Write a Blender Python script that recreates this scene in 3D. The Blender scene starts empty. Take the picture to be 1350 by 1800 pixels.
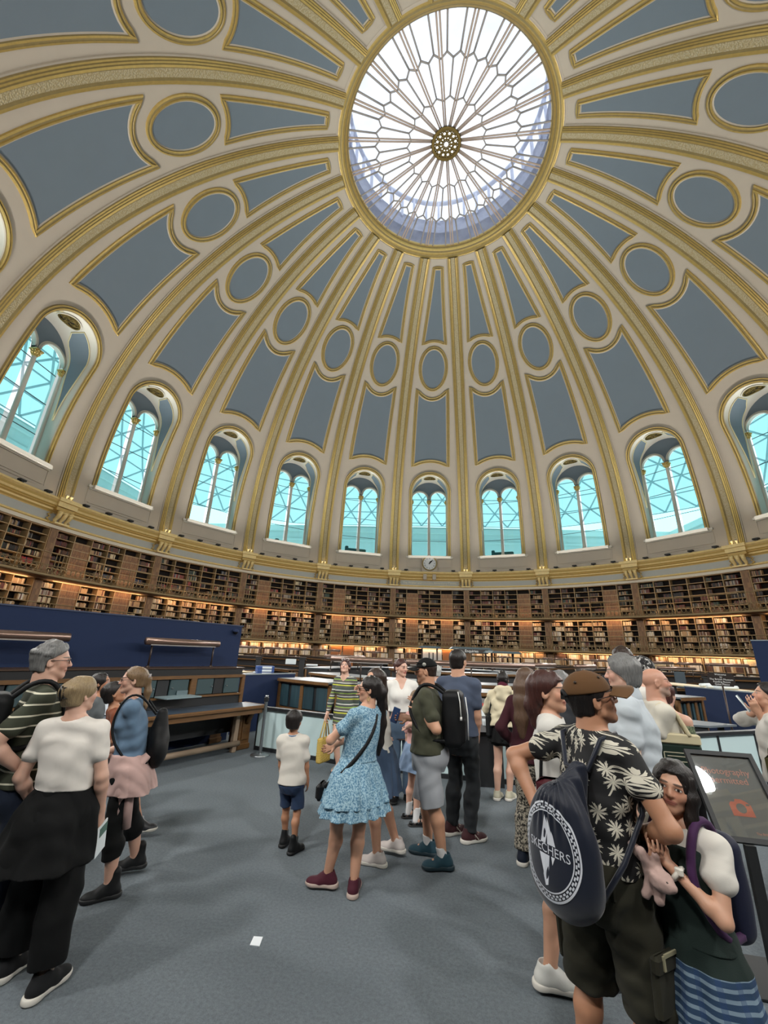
import bpy, math, random
import numpy as np
from mathutils import Vector, Matrix, noise as mnoise
PI = math.pi
C = bpy.context.scene.collection
SC = bpy.context.scene
rnd = random.Random(7)

# ---------------------------------------------------------------- helpers
def lin(h):
    if not isinstance(h, str):
        return (h[0], h[1], h[2], 1.0)
    h = h.lstrip('#')
    v = [int(h[i:i + 2], 16) / 255 for i in (0, 2, 4)]
    return tuple(c / 12.92 if c <= .04045 else ((c + .055) / 1.055) ** 2.4 for c in v) + (1.0,)

class NT:
    """small node-tree writer"""
    def __init__(s, m):
        m.use_nodes = True
        s.t = m.node_tree
        s.b = s.t.nodes['Principled BSDF']
        s.o = s.t.nodes['Material Output']
    def n(s, typ, **kw):
        nd = s.t.nodes.new(typ)
        for k, v in kw.items():
            if k.startswith('i_'):
                key = k[2:]
                key = int(key) if key.isdigit() else key.replace('_', ' ')
                s.set(nd.inputs[key], v)
            else:
                setattr(nd, k, v)
        return nd
    def set(s, inp, v):
        if hasattr(v, 'links') or hasattr(v, 'is_linked'):
            s.t.links.new(v, inp)
        else:
            inp.default_value = v
    def math(s, op, a, b=0.0, c=0.0, clamp=False):
        nd = s.t.nodes.new('ShaderNodeMath'); nd.operation = op; nd.use_clamp = clamp
        s.set(nd.inputs[0], a); s.set(nd.inputs[1], b); s.set(nd.inputs[2], c)
        return nd.outputs[0]
    def mix(s, f, a, b):
        nd = s.t.nodes.new('ShaderNodeMix'); nd.data_type = 'RGBA'
        s.set(nd.inputs[0], f); s.set(nd.inputs[6], a); s.set(nd.inputs[7], b)
        return nd.outputs[2]
    def coord(s, kind='Object'):
        return s.t.nodes.new('ShaderNodeTexCoord').outputs[kind]
    def noise(s, scale, detail=2, vec=None, out='Fac', rough=.5):
        nd = s.n('ShaderNodeTexNoise'); nd.inputs['Scale'].default_value = scale; nd.inputs['Detail'].default_value = detail
        nd.inputs['Roughness'].default_value = rough
        s.t.links.new(vec if vec is not None else s.coord(), nd.inputs['Vector'])
        return nd.outputs[out]
    def mapping(s, vec, scale=(1, 1, 1), rot=(0, 0, 0), loc=(0, 0, 0)):
        nd = s.n('ShaderNodeMapping'); nd.inputs['Scale'].default_value = scale; nd.inputs['Rotation'].default_value = rot
        nd.inputs['Location'].default_value = loc
        s.t.links.new(vec, nd.inputs['Vector']); return nd.outputs[0]
    def ramp(s, fac, stops, interp='LINEAR'):
        nd = s.n('ShaderNodeValToRGB'); cr = nd.color_ramp; cr.interpolation = interp
        while len(cr.elements) < len(stops): cr.elements.new(.5)
        for e, (p, c) in zip(cr.elements, stops): e.position = p; e.color = lin(c)
        s.t.links.new(fac, nd.inputs[0]); return nd.outputs[0]
    def bump(s, h, strength=.3, dist=.01):
        nd = s.n('ShaderNodeBump'); nd.inputs['Strength'].default_value = strength; nd.inputs['Distance'].default_value = dist
        s.t.links.new(h, nd.inputs['Height']); s.t.links.new(nd.outputs[0], s.b.inputs['Normal'])

_mats = {}
def mat(name, col, rough=.6, metal=0.0, var=0.0, vscale=3.0, bump=0.0, bscale=40.0, spec=.5, emit=None, estr=0.0, sheen=0.0):
    if name in _mats: return _mats[name]
    m = bpy.data.materials.new(name); t = NT(m); b = t.b
    c = lin(col)
    b.inputs['Base Color'].default_value = c; b.inputs['Roughness'].default_value = rough; b.inputs['Metallic'].default_value = metal
    b.inputs['Specular IOR Level'].default_value = spec
    if sheen: b.inputs['Sheen Weight'].default_value = sheen
    if var:
        f = t.noise(vscale, 3)
        lo = tuple(x * (1 - var) for x in c[:3]) + (1,); hi = tuple(min(1, x * (1 + var)) for x in c[:3]) + (1,)
        t.set(b.inputs['Base Color'], t.mix(f, lo, hi))
    if bump: t.bump(t.noise(bscale, 2), bump, .005)
    if emit:
        b.inputs['Emission Color'].default_value = lin(emit); b.inputs['Emission Strength'].default_value = estr
    _mats[name] = m
    return m

class MB:
    """mesh builder: collects shapes of one part into ONE mesh"""
    def __init__(s): s.v = []; s.f = []; s.m = []; s.sm = []
    def add(s, vs, fs, mi=0, smooth=False):
        o = len(s.v); s.v.extend([tuple(v) for v in vs])
        for f in fs: s.f.append(tuple(i + o for i in f)); s.m.append(mi); s.sm.append(smooth)
        return s
    def box(s, c, d, mi=0, M=None, bevel=0):
        x, y, z = d[0] / 2, d[1] / 2, d[2] / 2
        if bevel:
            b = min(bevel, x * .9, y * .9, z * .9)
            vs = []
            for sz, zz, ins in ((-1, -z, b), (-1, -z + b, 0), (1, z - b, 0), (1, z, b)):
                X, Y = x - ins, y - ins
                for (a, e) in ((X - b, -Y), (X, -Y + b), (X, Y - b), (X - b, Y), (-X + b, Y), (-X, Y - b), (-X, -Y + b), (-X + b, -Y)):
                    vs.append(Vector((a, e, zz)))
            fs = [tuple(range(7, -1, -1)), tuple(range(24, 32))]
            for r in range(3):
                for i in range(8): fs.append((r * 8 + i, r * 8 + (i + 1) % 8, r * 8 + 8 + (i + 1) % 8, r * 8 + 8 + i))
        else:
            vs = [Vector((a, b_, e)) for a in (-x, x) for b_ in (-y, y) for e in (-z, z)]
            fs = [(0, 1, 3, 2), (4, 6, 7, 5), (0, 4, 5, 1), (2, 3, 7, 6), (0, 2, 6, 4), (1, 5, 7, 3)]
        c = Vector(c)
        vs = [(M @ v if M else v) + c for v in vs]
        return s.add(vs, fs, mi)
    def tube(s, pts, r, seg=8, mi=0, caps=True, smooth=True, closed=False):
        pts = [Vector(p) for p in pts]; n = len(pts)
        rs = r if isinstance(r, (list, tuple)) else [r] * n
        vs = []; up = None
        for i, p in enumerate(pts):
            a = pts[(i - 1) % n] if closed else pts[max(i - 1, 0)]; b = pts[(i + 1) % n] if closed else pts[min(i + 1, n - 1)]
            t = (b - a); t = t.normalized() if t.length > 1e-9 else Vector((0, 0, 1))
            if up is None: up = t.orthogonal().normalized()
            up = (up - t * up.dot(t)); up = up.normalized() if up.length > 1e-6 else t.orthogonal().normalized()
            w = t.cross(up)
            for k in range(seg):
                A = 2 * PI * k / seg; vs.append(p + (up * math.cos(A) + w * math.sin(A)) * rs[i])
        fs = []
        for i in range(n if closed else n - 1):
            j = (i + 1) % n
            for k in range(seg):
                fs.append((i * seg + k, i * seg + (k + 1) % seg, j * seg + (k + 1) % seg, j * seg + k))
        if caps and not closed:
            fs.append(tuple(range(seg - 1, -1, -1))); fs.append(tuple((n - 1) * seg + k for k in range(seg)))
        return s.add(vs, fs, mi, smooth)
    def lathe(s, prof, seg=24, c=(0, 0, 0), mi=0, smooth=True, a0=0, a1=2 * PI, M=None, mis=None):
        full = abs(a1 - a0 - 2 * PI) < 1e-6
        ns = seg if full else seg + 1
        vs = []; c = Vector(c)
        for (r, z) in prof:
            for k in range(ns):
                A = a0 + (a1 - a0) * k / seg
                v = Vector((r * math.cos(A), r * math.sin(A), z)); vs.append((M @ v if M else v) + c)
        o = len(s.v); s.v.extend([tuple(v) for v in vs])
        for i in range(len(prof) - 1):
            for k in range(seg):
                k2 = (k + 1) % ns
                s.f.append((o + i * ns + k, o + i * ns + k2, o + (i + 1) * ns + k2, o + (i + 1) * ns + k))
                s.m.append(mis[i] if mis else mi); s.sm.append(smooth)
        return s
    def prism(s, poly, z0, z1, mi=0, M=None, c=(0, 0, 0)):
        n = len(poly); c = Vector(c)
        vs = [Vector((x, y, z0)) for x, y in poly] + [Vector((x, y, z1)) for x, y in poly]
        vs = [(M @ v if M else v) + c for v in vs]
        fs = [tuple(range(n - 1, -1, -1)), tuple(range(n, 2 * n))] + [(i, (i + 1) % n, n + (i + 1) % n, n + i) for i in range(n)]
        return s.add(vs, fs, mi)
    def sweep(s, pts, nrm, prof, mis=None, closed=False, mi=0, smooth=False, wf=None):
        """prof: (l, n) pairs; l sideways on the surface, n along the normal"""
        n = len(pts); vs = []
        for i in range(n):
            a = pts[(i - 1) % n] if closed else pts[max(i - 1, 0)]; b = pts[(i + 1) % n] if closed else pts[min(i + 1, n - 1)]
            T = (b - a).normalized(); N = nrm[i]; L = T.cross(N).normalized()
            w = wf[i] if wf else 1.0
            for (l, h) in prof: vs.append(pts[i] + L * (l * w) + N * h)
        k = len(prof); o = len(s.v); s.v.extend([tuple(v) for v in vs])
        for i in range(n if closed else n - 1):
            j = (i + 1) % n
            for q in range(k - 1):
                s.f.append((o + i * k + q, o + j * k + q, o + j * k + q + 1, o + i * k + q + 1)); s.m.append(mis[q] if mis else mi); s.sm.append(smooth)
        return s
    def grid(s, P, mi=0, smooth=False):
        """P: rows of equal-length point lists"""
        k = len(P[0]); vs = [p for row in P for p in row]
        fs = [(i * k + j, i * k + j + 1, (i + 1) * k + j + 1, (i + 1) * k + j) for i in range(len(P) - 1) for j in range(k - 1)]
        return s.add(vs, fs, mi, smooth)
    def build(s, name, mats, parent=None, loc=None, rotz=0.0):
        me = bpy.data.meshes.new(name); me.from_pydata(s.v, [], s.f)
        if not isinstance(mats, (list, tuple)): mats = [mats]
        for m in mats: me.materials.append(m)
        me.polygons.foreach_set('material_index', s.m); me.polygons.foreach_set('use_smooth', s.sm)
        me.update()
        return link(name, me, parent, loc, rotz)

def link(name, me, parent=None, loc=None, rotz=0.0):
    o = bpy.data.objects.new(name, me); C.objects.link(o)
    if parent: o.parent = parent
    if loc is not None: o.location = loc
    if rotz: o.rotation_euler = (0, 0, rotz)
    return o
def tag(o, label, cat, group=None, kind=None):
    o['label'] = label; o['category'] = cat
    if group: o['group'] = group
    if kind: o['kind'] = kind
    return o
def thing(name, label, cat, loc=(0, 0, 0), rotz=0.0, group=None):
    return tag(link(name, None, None, loc, rotz), label, cat, group)
def structure(o, label=None):
    o['kind'] = 'structure'
    if label: o['label'] = label
    return o
def dup(root, loc=None, rotz=None, label=None, parent=None):
    """copy of a thing together with copies of its parts and sub-parts; the meshes are shared"""
    r = root.copy(); C.objects.link(r)
    if parent: r.parent = parent
    if loc is not None: r.location = loc
    if rotz is not None: r.rotation_euler = (0, 0, rotz)
    if label: r['label'] = label
    for ch in list(root.children): dup(ch, parent=r)
    return r

# ---------------------------------------------------------------- camera (solved from the room's own regular geometry)
CAM = Vector((-1.86248, -16.45102, 1.75))
F_PX = 715.327
def cam_axes():
    yaw, pitch, roll = -0.067822, 0.333775, 0.038391
    cy, sy, cp, sp = math.cos(yaw), math.sin(yaw), math.cos(pitch), math.sin(pitch)
    f = Vector((sy * cp, cy * cp, sp)); r = Vector((cy, -sy, 0)); u = r.cross(f)
    cr, sr = math.cos(roll), math.sin(roll)
    return r * cr + u * sr, -r * sr + u * cr, f
R_, U_, F_ = cam_axes()
cd = bpy.data.cameras.new('camera'); cam = bpy.data.objects.new('camera', cd); C.objects.link(cam)
cam.matrix_world = Matrix(((R_.x, U_.x, -F_.x, CAM.x), (R_.y, U_.y, -F_.y, CAM.y), (R_.z, U_.z, -F_.z, CAM.z), (0, 0, 0, 1)))
cd.sensor_fit = 'VERTICAL'; cd.sensor_height = 36.0; cd.lens = F_PX / 1800 * 36; cd.clip_end = 400; cd.clip_start = .05
SC.camera = cam
def ray(x, y): return R_ * ((x - 675) / F_PX) + U_ * ((900 - y) / F_PX) + F_
def G(x, y, z=0.0):
    """the point of height z that the photo shows at pixel x, y"""
    d = ray(x, y); return CAM + d * ((z - CAM.z) / d.z)
def at_plan(x, y, P):
    """height over the plan point P seen at pixel row"""
    d = ray(x, y); t = math.hypot(P[0] - CAM.x, P[1] - CAM.y) / math.hypot(d.x, d.y); return CAM + d * t
def at_dist(px, py, D):
    d = ray(px, py); k = D / math.hypot(d.x, d.y); return (CAM.x + d.x * k, CAM.y + d.y * k)
# ---------------------------------------------------------------- the domed room: shell, ribs, panels, windows, cornice, skylight
RS, Z0 = 21.06, 10.27
D2 = PI / 180
def SP(az, ph, off=0.0):
    r = (RS - off); c = r * math.cos(ph * D2)
    return Vector((c * math.sin(az * D2), c * math.cos(az * D2), Z0 + r * math.sin(ph * D2)))
def SN(az, ph): return -(SP(az, ph) - Vector((0, 0, Z0))).normalized()

m_cream = mat('dome_plaster', '#b6ab9d', .75, var=.05, vscale=1.5, bump=.12, bscale=30)
m_blue = mat('dome_blue_paint', '#6b7782', .8, var=.04, vscale=1.2, bump=.15, bscale=25)
def gold_mat(name, col, rough, metal):
    m = bpy.data.materials.new(name); t = NT(m); c = lin(col)
    f = t.noise(6, 3)
    t.set(t.b.inputs['Base Color'], t.mix(f, tuple(x * .8 for x in c[:3]) + (1,), tuple(min(1, x * 1.15) for x in c[:3]) + (1,)))
    t.b.inputs['Metallic'].default_value = metal; t.b.inputs['Roughness'].default_value = rough
    return m
m_gold = gold_mat('gilding', '#c4a865', .32, .5)
m_ochre = gold_mat('dull_gilding', '#938157', .5, .1)
m_bronze = gold_mat('bronze_grille', '#6d5a2c', .45, .6)
def ornament_mat():
    m = bpy.data.materials.new('ornament_band'); t = NT(m)
    v = t.n('ShaderNodeTexVoronoi', i_Scale=15.0); t.t.links.new(t.coord(), v.inputs['Vector'])
    col = t.ramp(v.outputs['Distance'], [(0, '#b3a78c'), (.35, '#aea286'), (.6, '#a39470')])
    t.set(t.b.inputs['Base Color'], col); t.b.inputs['Roughness'].default_value = .6
    t.bump(v.outputs['Distance'], .6, .03)
    return m
m_orn = ornament_mat()
GM = [m_gold, m_ochre, m_cream, m_orn]

PH_SILL, PH_SPR, PH_BOT, PH_TOP = 0.0, 17.2, -4.6, 72.4
W_IN, W_OUT = 4.72, 5.5          # half widths of the window opening and of its gilt surround, in degrees of arc
def hole(ph):
    if ph <= PH_SPR: return W_IN / math.cos(ph * D2)
    d = W_IN ** 2 - (ph - PH_SPR) ** 2
    return math.sqrt(d) / math.cos(ph * D2) if d > 0 else 0.0

ceiling = structure(link('ceiling', None), 'domed ceiling of cream plaster with blue grey panels and gilt ribs')
ceiling['category'] = 'ceiling'
def bay_shell():
    b = MB()
    arch = [PH_SPR + W_IN * math.sin(i / 10 * PI / 2) for i in range(1, 11)]
    rows = [0, 3, 6, 9, 12, 15, PH_SPR] + arch
    for s in (-1, 1):
        P = []
        for ph in rows:
            w = hole(ph)
            P.append([SP(s * (w + (9 - w) * t / 6), ph) for t in range(7)])
        b.grid(P, 0, True)
    up = [arch[-1] + (PH_TOP - arch[-1]) * i / 26 for i in range(27)]
    b.grid([[SP(-9 + 18 * t / 12, ph) for t in range(13)] for ph in up], 0, True)
    b.grid([[SP(-9 + 18 * t / 12, ph) for t in range(13)] for ph in (PH_BOT, -2, 0)], 0, True)
    return b
def panel(bot, top, hw, off=.03, nu=16, nv=24):
    """a patch on the dome between two curves; hw = half width in degrees of azimuth at v"""
    P = []
    for j in range(nv + 1):
        v = j / nv; row = []
        for i in range(nu + 1):
            u = -1 + 2 * i / nu
            # bound the side by its own elevation
            pb, pt = bot(u), top(u); ph = pb + (pt - pb) * v
            row.append(SP(u * hw(ph), ph, off))
        P.append(row)
    return P
def arch_ph(az, R, cen=PH_SPR, ph_guess=24):
    ph = ph_guess
    for _ in range(12):
        x = az * math.cos(ph * D2); ph = cen + math.sqrt(max(R * R - x * x, 0.01))
    return ph
def ell_ph(az, a, b_, sign, cen=48.25):
    ph = cen + sign * b_
    for _ in range(15):
        x = az * math.cos(ph * D2); ph = cen + sign * b_ * math.sqrt(max(1 - (x / a) ** 2, .0))
    return ph
lerp = lambda a, b, t: a + (b - a) * t
def hwL(ph): return 18 * lerp(.252, .268, (ph - 24.4) / 18)
def hwL2(ph): return 18 * lerp(.281, .287, (ph - 24.4) / 18)
def hwU(ph): return 18 * lerp(.212, .085, (ph - 54) / 15.4)
def hwU2(ph): return 18 * lerp(.250, .135, (ph - 54) / 15.4)
def outline_lower():
    k = 14; pts = []
    hb = 18 * .281; ht = 18 * .287
    pb = arch_ph(hb, 8.22); pt = ell_ph(ht, 5.15, 7.25, -1)
    for i in range(k + 1):
        az = -hb + 2 * hb * i / k; pts.append((az, arch_ph(az, 8.22)))
    for i in range(1, 12): t = i / 12; pts.append((lerp(hb, ht, t), lerp(pb, pt, t)))
    for i in range(k + 1):
        az = ht - 2 * ht * i / k; pts.append((az, ell_ph(az, 5.15, 7.25, -1)))
    for i in range(1, 12): t = i / 12; pts.append((lerp(-ht, -hb, t), lerp(pt, pb, t)))
    return pts
def outline_upper():
    k = 10; pts = []
    hb = 18 * .252; ht = 18 * .135; tp = 69.85
    pb = ell_ph(hb, 5.4, 6.45, 1)
    for i in range(k + 1):
        az = -hb + 2 * hb * i / k; pts.append((az, ell_ph(az, 5.4, 6.45, 1)))
    for i in range(1, 12): t = i / 12; pts.append((lerp(hb, ht, t), lerp(pb, tp, t)))
    for i in range(5): pts.append((ht - 2 * ht * i / 4, tp))
    for i in range(1, 12): t = i / 12; pts.append((lerp(-ht, -hb, t), lerp(tp, pb, t)))
    return pts
def moulding(pts, w=.15, closed=True, hi=.09, flip=False):
    P = [SP(a, p) for a, p in pts]; N = [SN(a, p) for a, p in pts]
    pr = [(-w * 1.25, 0), (-w * 1.2, hi * .35), (-w * .8, hi * .5), (-w * .7, hi), (-w * .25, hi * 1.1), (-w * .15, hi * .6), (w * .3, hi * .55), (w * .45, hi * .85), (w * .9, hi * .7), (w, 0)]
    mi = [2, 2, 1, 0, 0, 1, 1, 0, 0]
    if flip: pr = [(-l, h) for l, h in pr][::-1]; mi = mi[::-1]
    return MB().sweep(P, N, pr, mi, closed)
shell_o = bay_shell().build('plaster_shell', [m_cream], ceiling)
lowb = MB().grid(panel(lambda u: arch_ph(u * 18 * .255, 8.5), lambda u: ell_ph(u * 18 * .267, 5.4, 7.7, -1), hwL), 0, True)
low_o = lowb.build('tall_blue_panel', [m_blue], ceiling)
ov = MB()
rings = [[SP(2.85 * r / 6 * math.cos(a) / math.cos((48.25 + 4.5 * r / 6 * math.sin(a)) * D2), 48.25 + 4.5 * r / 6 * math.sin(a), .03) for a in [2 * PI * k / 36 for k in range(37)]] for r in range(0, 7)]
ov.grid(rings, 0, True)
ov_o = ov.build('oval_blue_panel', [m_blue], ceiling)
upb = MB().grid(panel(lambda u: ell_ph(u * 18 * .215, 5.6, 6.8, 1), lambda u: 69.4, hwU), 0, True)
up_o = upb.build('wedge_blue_panel', [m_blue], ceiling)
ml_o = moulding(outline_lower(), .155).build('gilt_moulding', GM, ceiling)
mu_o = moulding(outline_upper(), .13).build('gilt_moulding', GM, ceiling)
ovp = [(3.15 * math.cos(a) / math.cos((48.25 + 4.9 * math.sin(a)) * D2), 48.25 + 4.9 * math.sin(a)) for a in [2 * PI * k / 40 for k in range(40)]]
mo_o = moulding(ovp, .15, flip=False).build('gilt_moulding', GM, ceiling)
def rib():
    b = MB(); n = 56
    pts = [(0, lerp(-3.9, 71.75, i / n)) for i in range(n + 1)]
    P = [SP(a, p) for a, p in pts]; N = [SN(a, p) for a, p in pts]
    wf = [1.0 + .12 * min(1, p / 40) if p < 50 else 1.12 - .22 * (p - 50) / 22 for a, p in pts]
    half = [(.50, 0), (.49, .07), (.44, .08), (.425, .14), (.37, .15), (.355, .20), (.30, .21), (.285, .26), (.215, .28), (.15, .21)]
    pr = [(-l, h) for l, h in half] + [(l, h) for l, h in half[::-1]]
    mh = [2, 2, 1, 0, 1, 0, 1, 0, 1]
    b.sweep(P, N, pr, mh + [3] + mh[::-1], False, wf=wf)
    return b
rib_o = rib().build('gilt_rib', GM, ceiling, rotz=9 * D2)
# gilt window surround, on the dome face
def surround():
    pts = [(W_IN * 1.07 / math.cos(p * D2) * -1, p) for p in [PH_SPR * i / 8 for i in range(8)]]
    R = W_IN * 1.07
    for i in range(25):
        a = PI - PI * i / 24; ph = PH_SPR + R * math.sin(a); pts.append((R * math.cos(a) / math.cos(ph * D2), ph))
    pts += [(W_IN * 1.07 / math.cos(p * D2), p) for p in [PH_SPR * (7 - i) / 8 for i in range(8)]]
    P = [SP(a, p) for a, p in pts]; N = [SN(a, p) for a, p in pts]
    pr = [(-.17, 0), (-.15, .05), (-.10, .06), (-.09, .10), (-.03, .11), (-.02, .06), (.05, .05), (.06, .09), (.11, .09), (.14, .02), (.16, -.1)]
    return MB().sweep(P, N, [(-l, h) for l, h in pr], [2, 1, 0, 0, 1, 1, 0, 0, 1, 2], False)
# ---- windows: built about the +Y bay, then turned round the room
RW = 21.72
def glass_mat():
    m = bpy.data.materials.new('window_glass'); t = NT(m)
    tr = t.n('ShaderNodeBsdfTransparent'); tr.inputs[0].default_value = (.65, .95, .97, 1)
    gl = t.n('ShaderNodeBsdfGlossy'); gl.inputs['Roughness'].default_value = .03; gl.inputs[0].default_value = (.8, .95, 1, 1)
    mx = t.n('ShaderNodeMixShader'); mx.inputs[0].default_value = .05
    t.t.links.new(tr.outputs[0], mx.inputs[1]); t.t.links.new(gl.outputs[0], mx.inputs[2]); t.t.links.new(mx.outputs[0], t.o.inputs[0])
    return m
m_glass = glass_mat()
m_white = mat('white_paint', '#c4bfb4', .55)
m_lead = mat('dark_glazing_bar', '#3b4648', .5)
SX = [-.93, .93]; LR = .79; ZS = 16.42; ZSILL = 10.42
ZC = Z0 + RS * math.sin(PH_SPR * D2); RB = RS * math.sin(W_IN * D2)
def window_parts(root):
    # splayed reveal and barrel soffit from the dome face back to the glazing plane
    edge = []
    for i in range(9): edge.append((-RB, Z0 + (ZC - Z0) * i / 8, PH_SPR * i / 8))
    for i in range(1, 24): a = PI - PI * i / 24; edge.append((RB * math.cos(a), ZC + RB * math.sin(a), None))
    for i in range(9): edge.append((RB, ZC - (ZC - Z0) * i / 8, None))
    def front(x, z):
        q = RS * RS - x * x - (z - Z0) ** 2
        return math.sqrt(max(q, 1))
    b = MB()
    b.grid([[Vector((x, front(x, z) - .02, z)) for x, z, _ in edge], [Vector((x, RW + .06, z)) for x, z, _ in edge]], 0, True)
    b.build('reveal', [m_white], root)
    # blue panels on the soffit with cream borders, one each side of the grille
    for s in (-1, 1):
        P = []
        for z in (13.0, 13.8, 14.6, 15.4, 16.1):
            x = s * (RB - .03); f = front(x, z); w = (z - 13.0) / 3.1; yc_ = (f + .35 + RW - .3) / 2; hw_ = max(.02, (RW - .3 - f - .35) / 2 * min(1, .15 + w)); P.append([Vector((x, yc_ - hw_, z)), Vector((x, yc_ + hw_, z))])
        for j in range(9):
            t = j / 8; a = lerp(.06, 1.12, t); x = s * (RB - .03) * math.cos(a); z = ZC + (RB - .03) * math.sin(a); f = front(x, z)
            y0 = f + .35 + .25 * t; y1 = RW - .3 - (.5 * max(0, t - .7) / .3); P.append([Vector((x, y0, z)), Vector((x, max(y1, y0 + .05), z))])
        MB().grid(P, 0, True).build('soffit_panel', [m_blue], root)
        loop = [p[0] for p in P] + [p[1] for p in P[::-1]]
        MB().tube(loop, .035, 6, closed=True).build('panel_bead', [mat('cream_gilt', '#d2c59c', .5)], root)
    # pierced bronze grille at the crown
    g = MB(); yc = (front(0, ZC + RB) + RW) / 2 - .15; zc = ZC + RB - .05
    ring = [Vector((.56 * math.cos(a), yc + .40 * math.sin(a), zc + .0)) for a in [2 * PI * k / 24 for k in range(24)]]
    drop = lambda v: Vector((v.x, v.y, ZC + math.sqrt(max((RB - .05) ** 2 - v.x ** 2, .01))))
    g.tube([drop(v) for v in ring], .05, 6, closed=True)
    rr = random.Random(3)
    for k in range(26):
        a = rr.random() * 6.283; q = math.sqrt(rr.random()) * .85; cx, cy = .5 * q * math.cos(a), .35 * q * math.sin(a); r = .05 + .05 * rr.random()
        g.tube([drop(Vector((cx + r * math.cos(t), yc + cy + r * math.sin(t), 0))) for t in [2 * PI * j / 8 for j in range(8)]], .022, 4, closed=True)
    g.build('vent_grille', [m_bronze], root)
    bk = MB(); bk.grid([[drop(Vector((.56 * q * math.cos(a), yc + .40 * q * math.sin(a), 0))) + Vector((0, 0, .03)) for a in [2 * PI * k / 24 for k in range(25)]] for q in (.02, .5, 1.0)])
    bk.build('vent_backing', [mat('vent_dark', '#17150f', .9)], root)
    mould = MB(); mould.tube([drop(Vector((.63 * math.cos(a), yc + .46 * math.sin(a), 0))) for a in [2 * PI * k / 28 for k in range(28)]], .035, 6, closed=True)
    mould.build('vent_ring', [m_white], root)
    # tympanum with the two round headed lights cut out of it
    b = MB(); n = 28
    xs = [-RB + 2 * RB * i / (n * 2) for i in range(n * 2 + 1)]
    def low(x):
        for sx in SX:
            if abs(x - sx) < LR: return ZS + math.sqrt(LR * LR - (x - sx) ** 2)
        return ZS - .25
    for y, rev in ((RW, 0), (RW + .22, 1)):
        P = [[Vector((x, y, low(x))), Vector((x, y, max(low(x), ZC + math.sqrt(max(RB * RB - x * x, 0)))))] for x in xs]
        b.grid(P, 0)
    b.build('tympanum', [m_blue], root)
    a_ = MB()
    for sx in SX:
        for rr_, hh in ((LR, .10), (LR + .09, .06)):
            arc = [Vector((sx + rr_ * math.cos(PI - PI * i / 18), RW - .02, ZS + rr_ * math.sin(PI - PI * i / 18))) for i in range(19)]
            a_.tube(arc, hh * .6, 6)
        b2 = [[Vector((sx + LR * math.cos(PI * i / 18), y, ZS + LR * math.sin(PI * i / 18))) for i in range(19)] for y in (RW, RW + .25)]
        a_.grid(b2, 0, True)
    a_.build('arch_moulding', [m_white], root)
    # slender centre column and the two half columns, gilt capitals
    def column(x, r):
        c = MB(); c.lathe([(r * 1.7, 0), (r * 1.7, .12), (r * 1.35, .16), (r * 1.45, .26), (r * 1.05, .34), (r, .6), (r * .86, ZS - ZSILL - .62)], 14, (x, RW - .02, ZSILL))
        return c.build('column', [m_white], root)
    def cap(x, r):
        c = MB(); z = ZS - .62
        c.lathe([(r * .9, 0), (r * 1.1, .03), (r * 1.0, .08), (r * 1.3, .2), (r * 1.9, .34), (r * 1.6, .36)], 12, (x, RW - .02, z))
        for k in range(10):
            A = 2 * PI * k / 10; d = Vector((math.cos(A), math.sin(A), 0))
            for zz, rr2 in ((.12, 1.15), (.26, 1.5)):
                p = Vector((x, RW - .02, z + zz)) + d * (r * rr2)
                c.tube([p, p + d * .05 + Vector((0, 0, .07)), p + d * .09 + Vector((0, 0, .05))], [.035, .03, .012], 5)
        c.box((x, RW - .02, z + .39), (r * 3.6, r * 3.6, .07))
        return c.build('capital', [m_gold], root)
    column(0, .125); cap(0, .125)
    for s in (-1, 1): column(s * 1.72, .1); cap(s * 1.72, .1)
    sill = MB(); sill.box((0, RW - .35, ZSILL - .1), (3.9, 1.5, .2)); sill.box((0, RS - .10, ZSILL - .08), (4.35, .3, .14)); sill.box((0, RS - .1, ZSILL - .2), (4.2, .2, .1))
    sill.build('window_sill', [m_white], root)
    ap = MB(); ap.box((0, RS - .02, 9.75), (4.25, .16, 1.0)); ap.box((0, RS - .06, 9.42), (4.2, .16, .05)); ap.box((0, RS - .1, 9.40), (3.9, .12, .06))
    for s in (-1, 1): ap.box((s * 2.1, RS - .08, 9.8), (.05, .12, .95))
    ap.build('apron', [m_cream], root)
    gl = MB()
    for sx in SX:
        poly = [(sx - LR, ZSILL)] + [(sx + LR * math.cos(PI - PI * i / 18), ZS + LR * math.sin(PI - PI * i / 18)) for i in range(19)] + [(sx + LR, ZSILL)]
        gl.prism([(x, z) for x, z in poly], -.01, .01, M=Matrix(((1, 0, 0), (0, 0, -1), (0, 1, 0))), c=(0, RW + .3, 0))
    gl.build('pane', [m_glass], root)
    br = MB()
    for z in (12.15, 14.0, 15.85):
        br.box((0, RW + .28, z), (3.45, .035, .035))
    br.build('glazing_bar', [m_lead], root)
    surround().build('gilt_surround', GM, root)

win_root = structure(link('window_1', None), 'arched window of two round headed lights with a slender column')
window_parts(win_root)
for k in range(20):
    rz = -18 * k * D2
    if k:
        for o in (shell_o, low_o, ov_o, up_o, ml_o, mu_o, mo_o):
            c = o.copy(); C.objects.link(c); c.rotation_euler = (0, 0, rz)
        c = rib_o.copy(); C.objects.link(c); c.rotation_euler = (0, 0, rz + 9 * D2)
        w = dup(win_root, rotz=rz); w.name = 'window_%d' % (k + 1)

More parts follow.
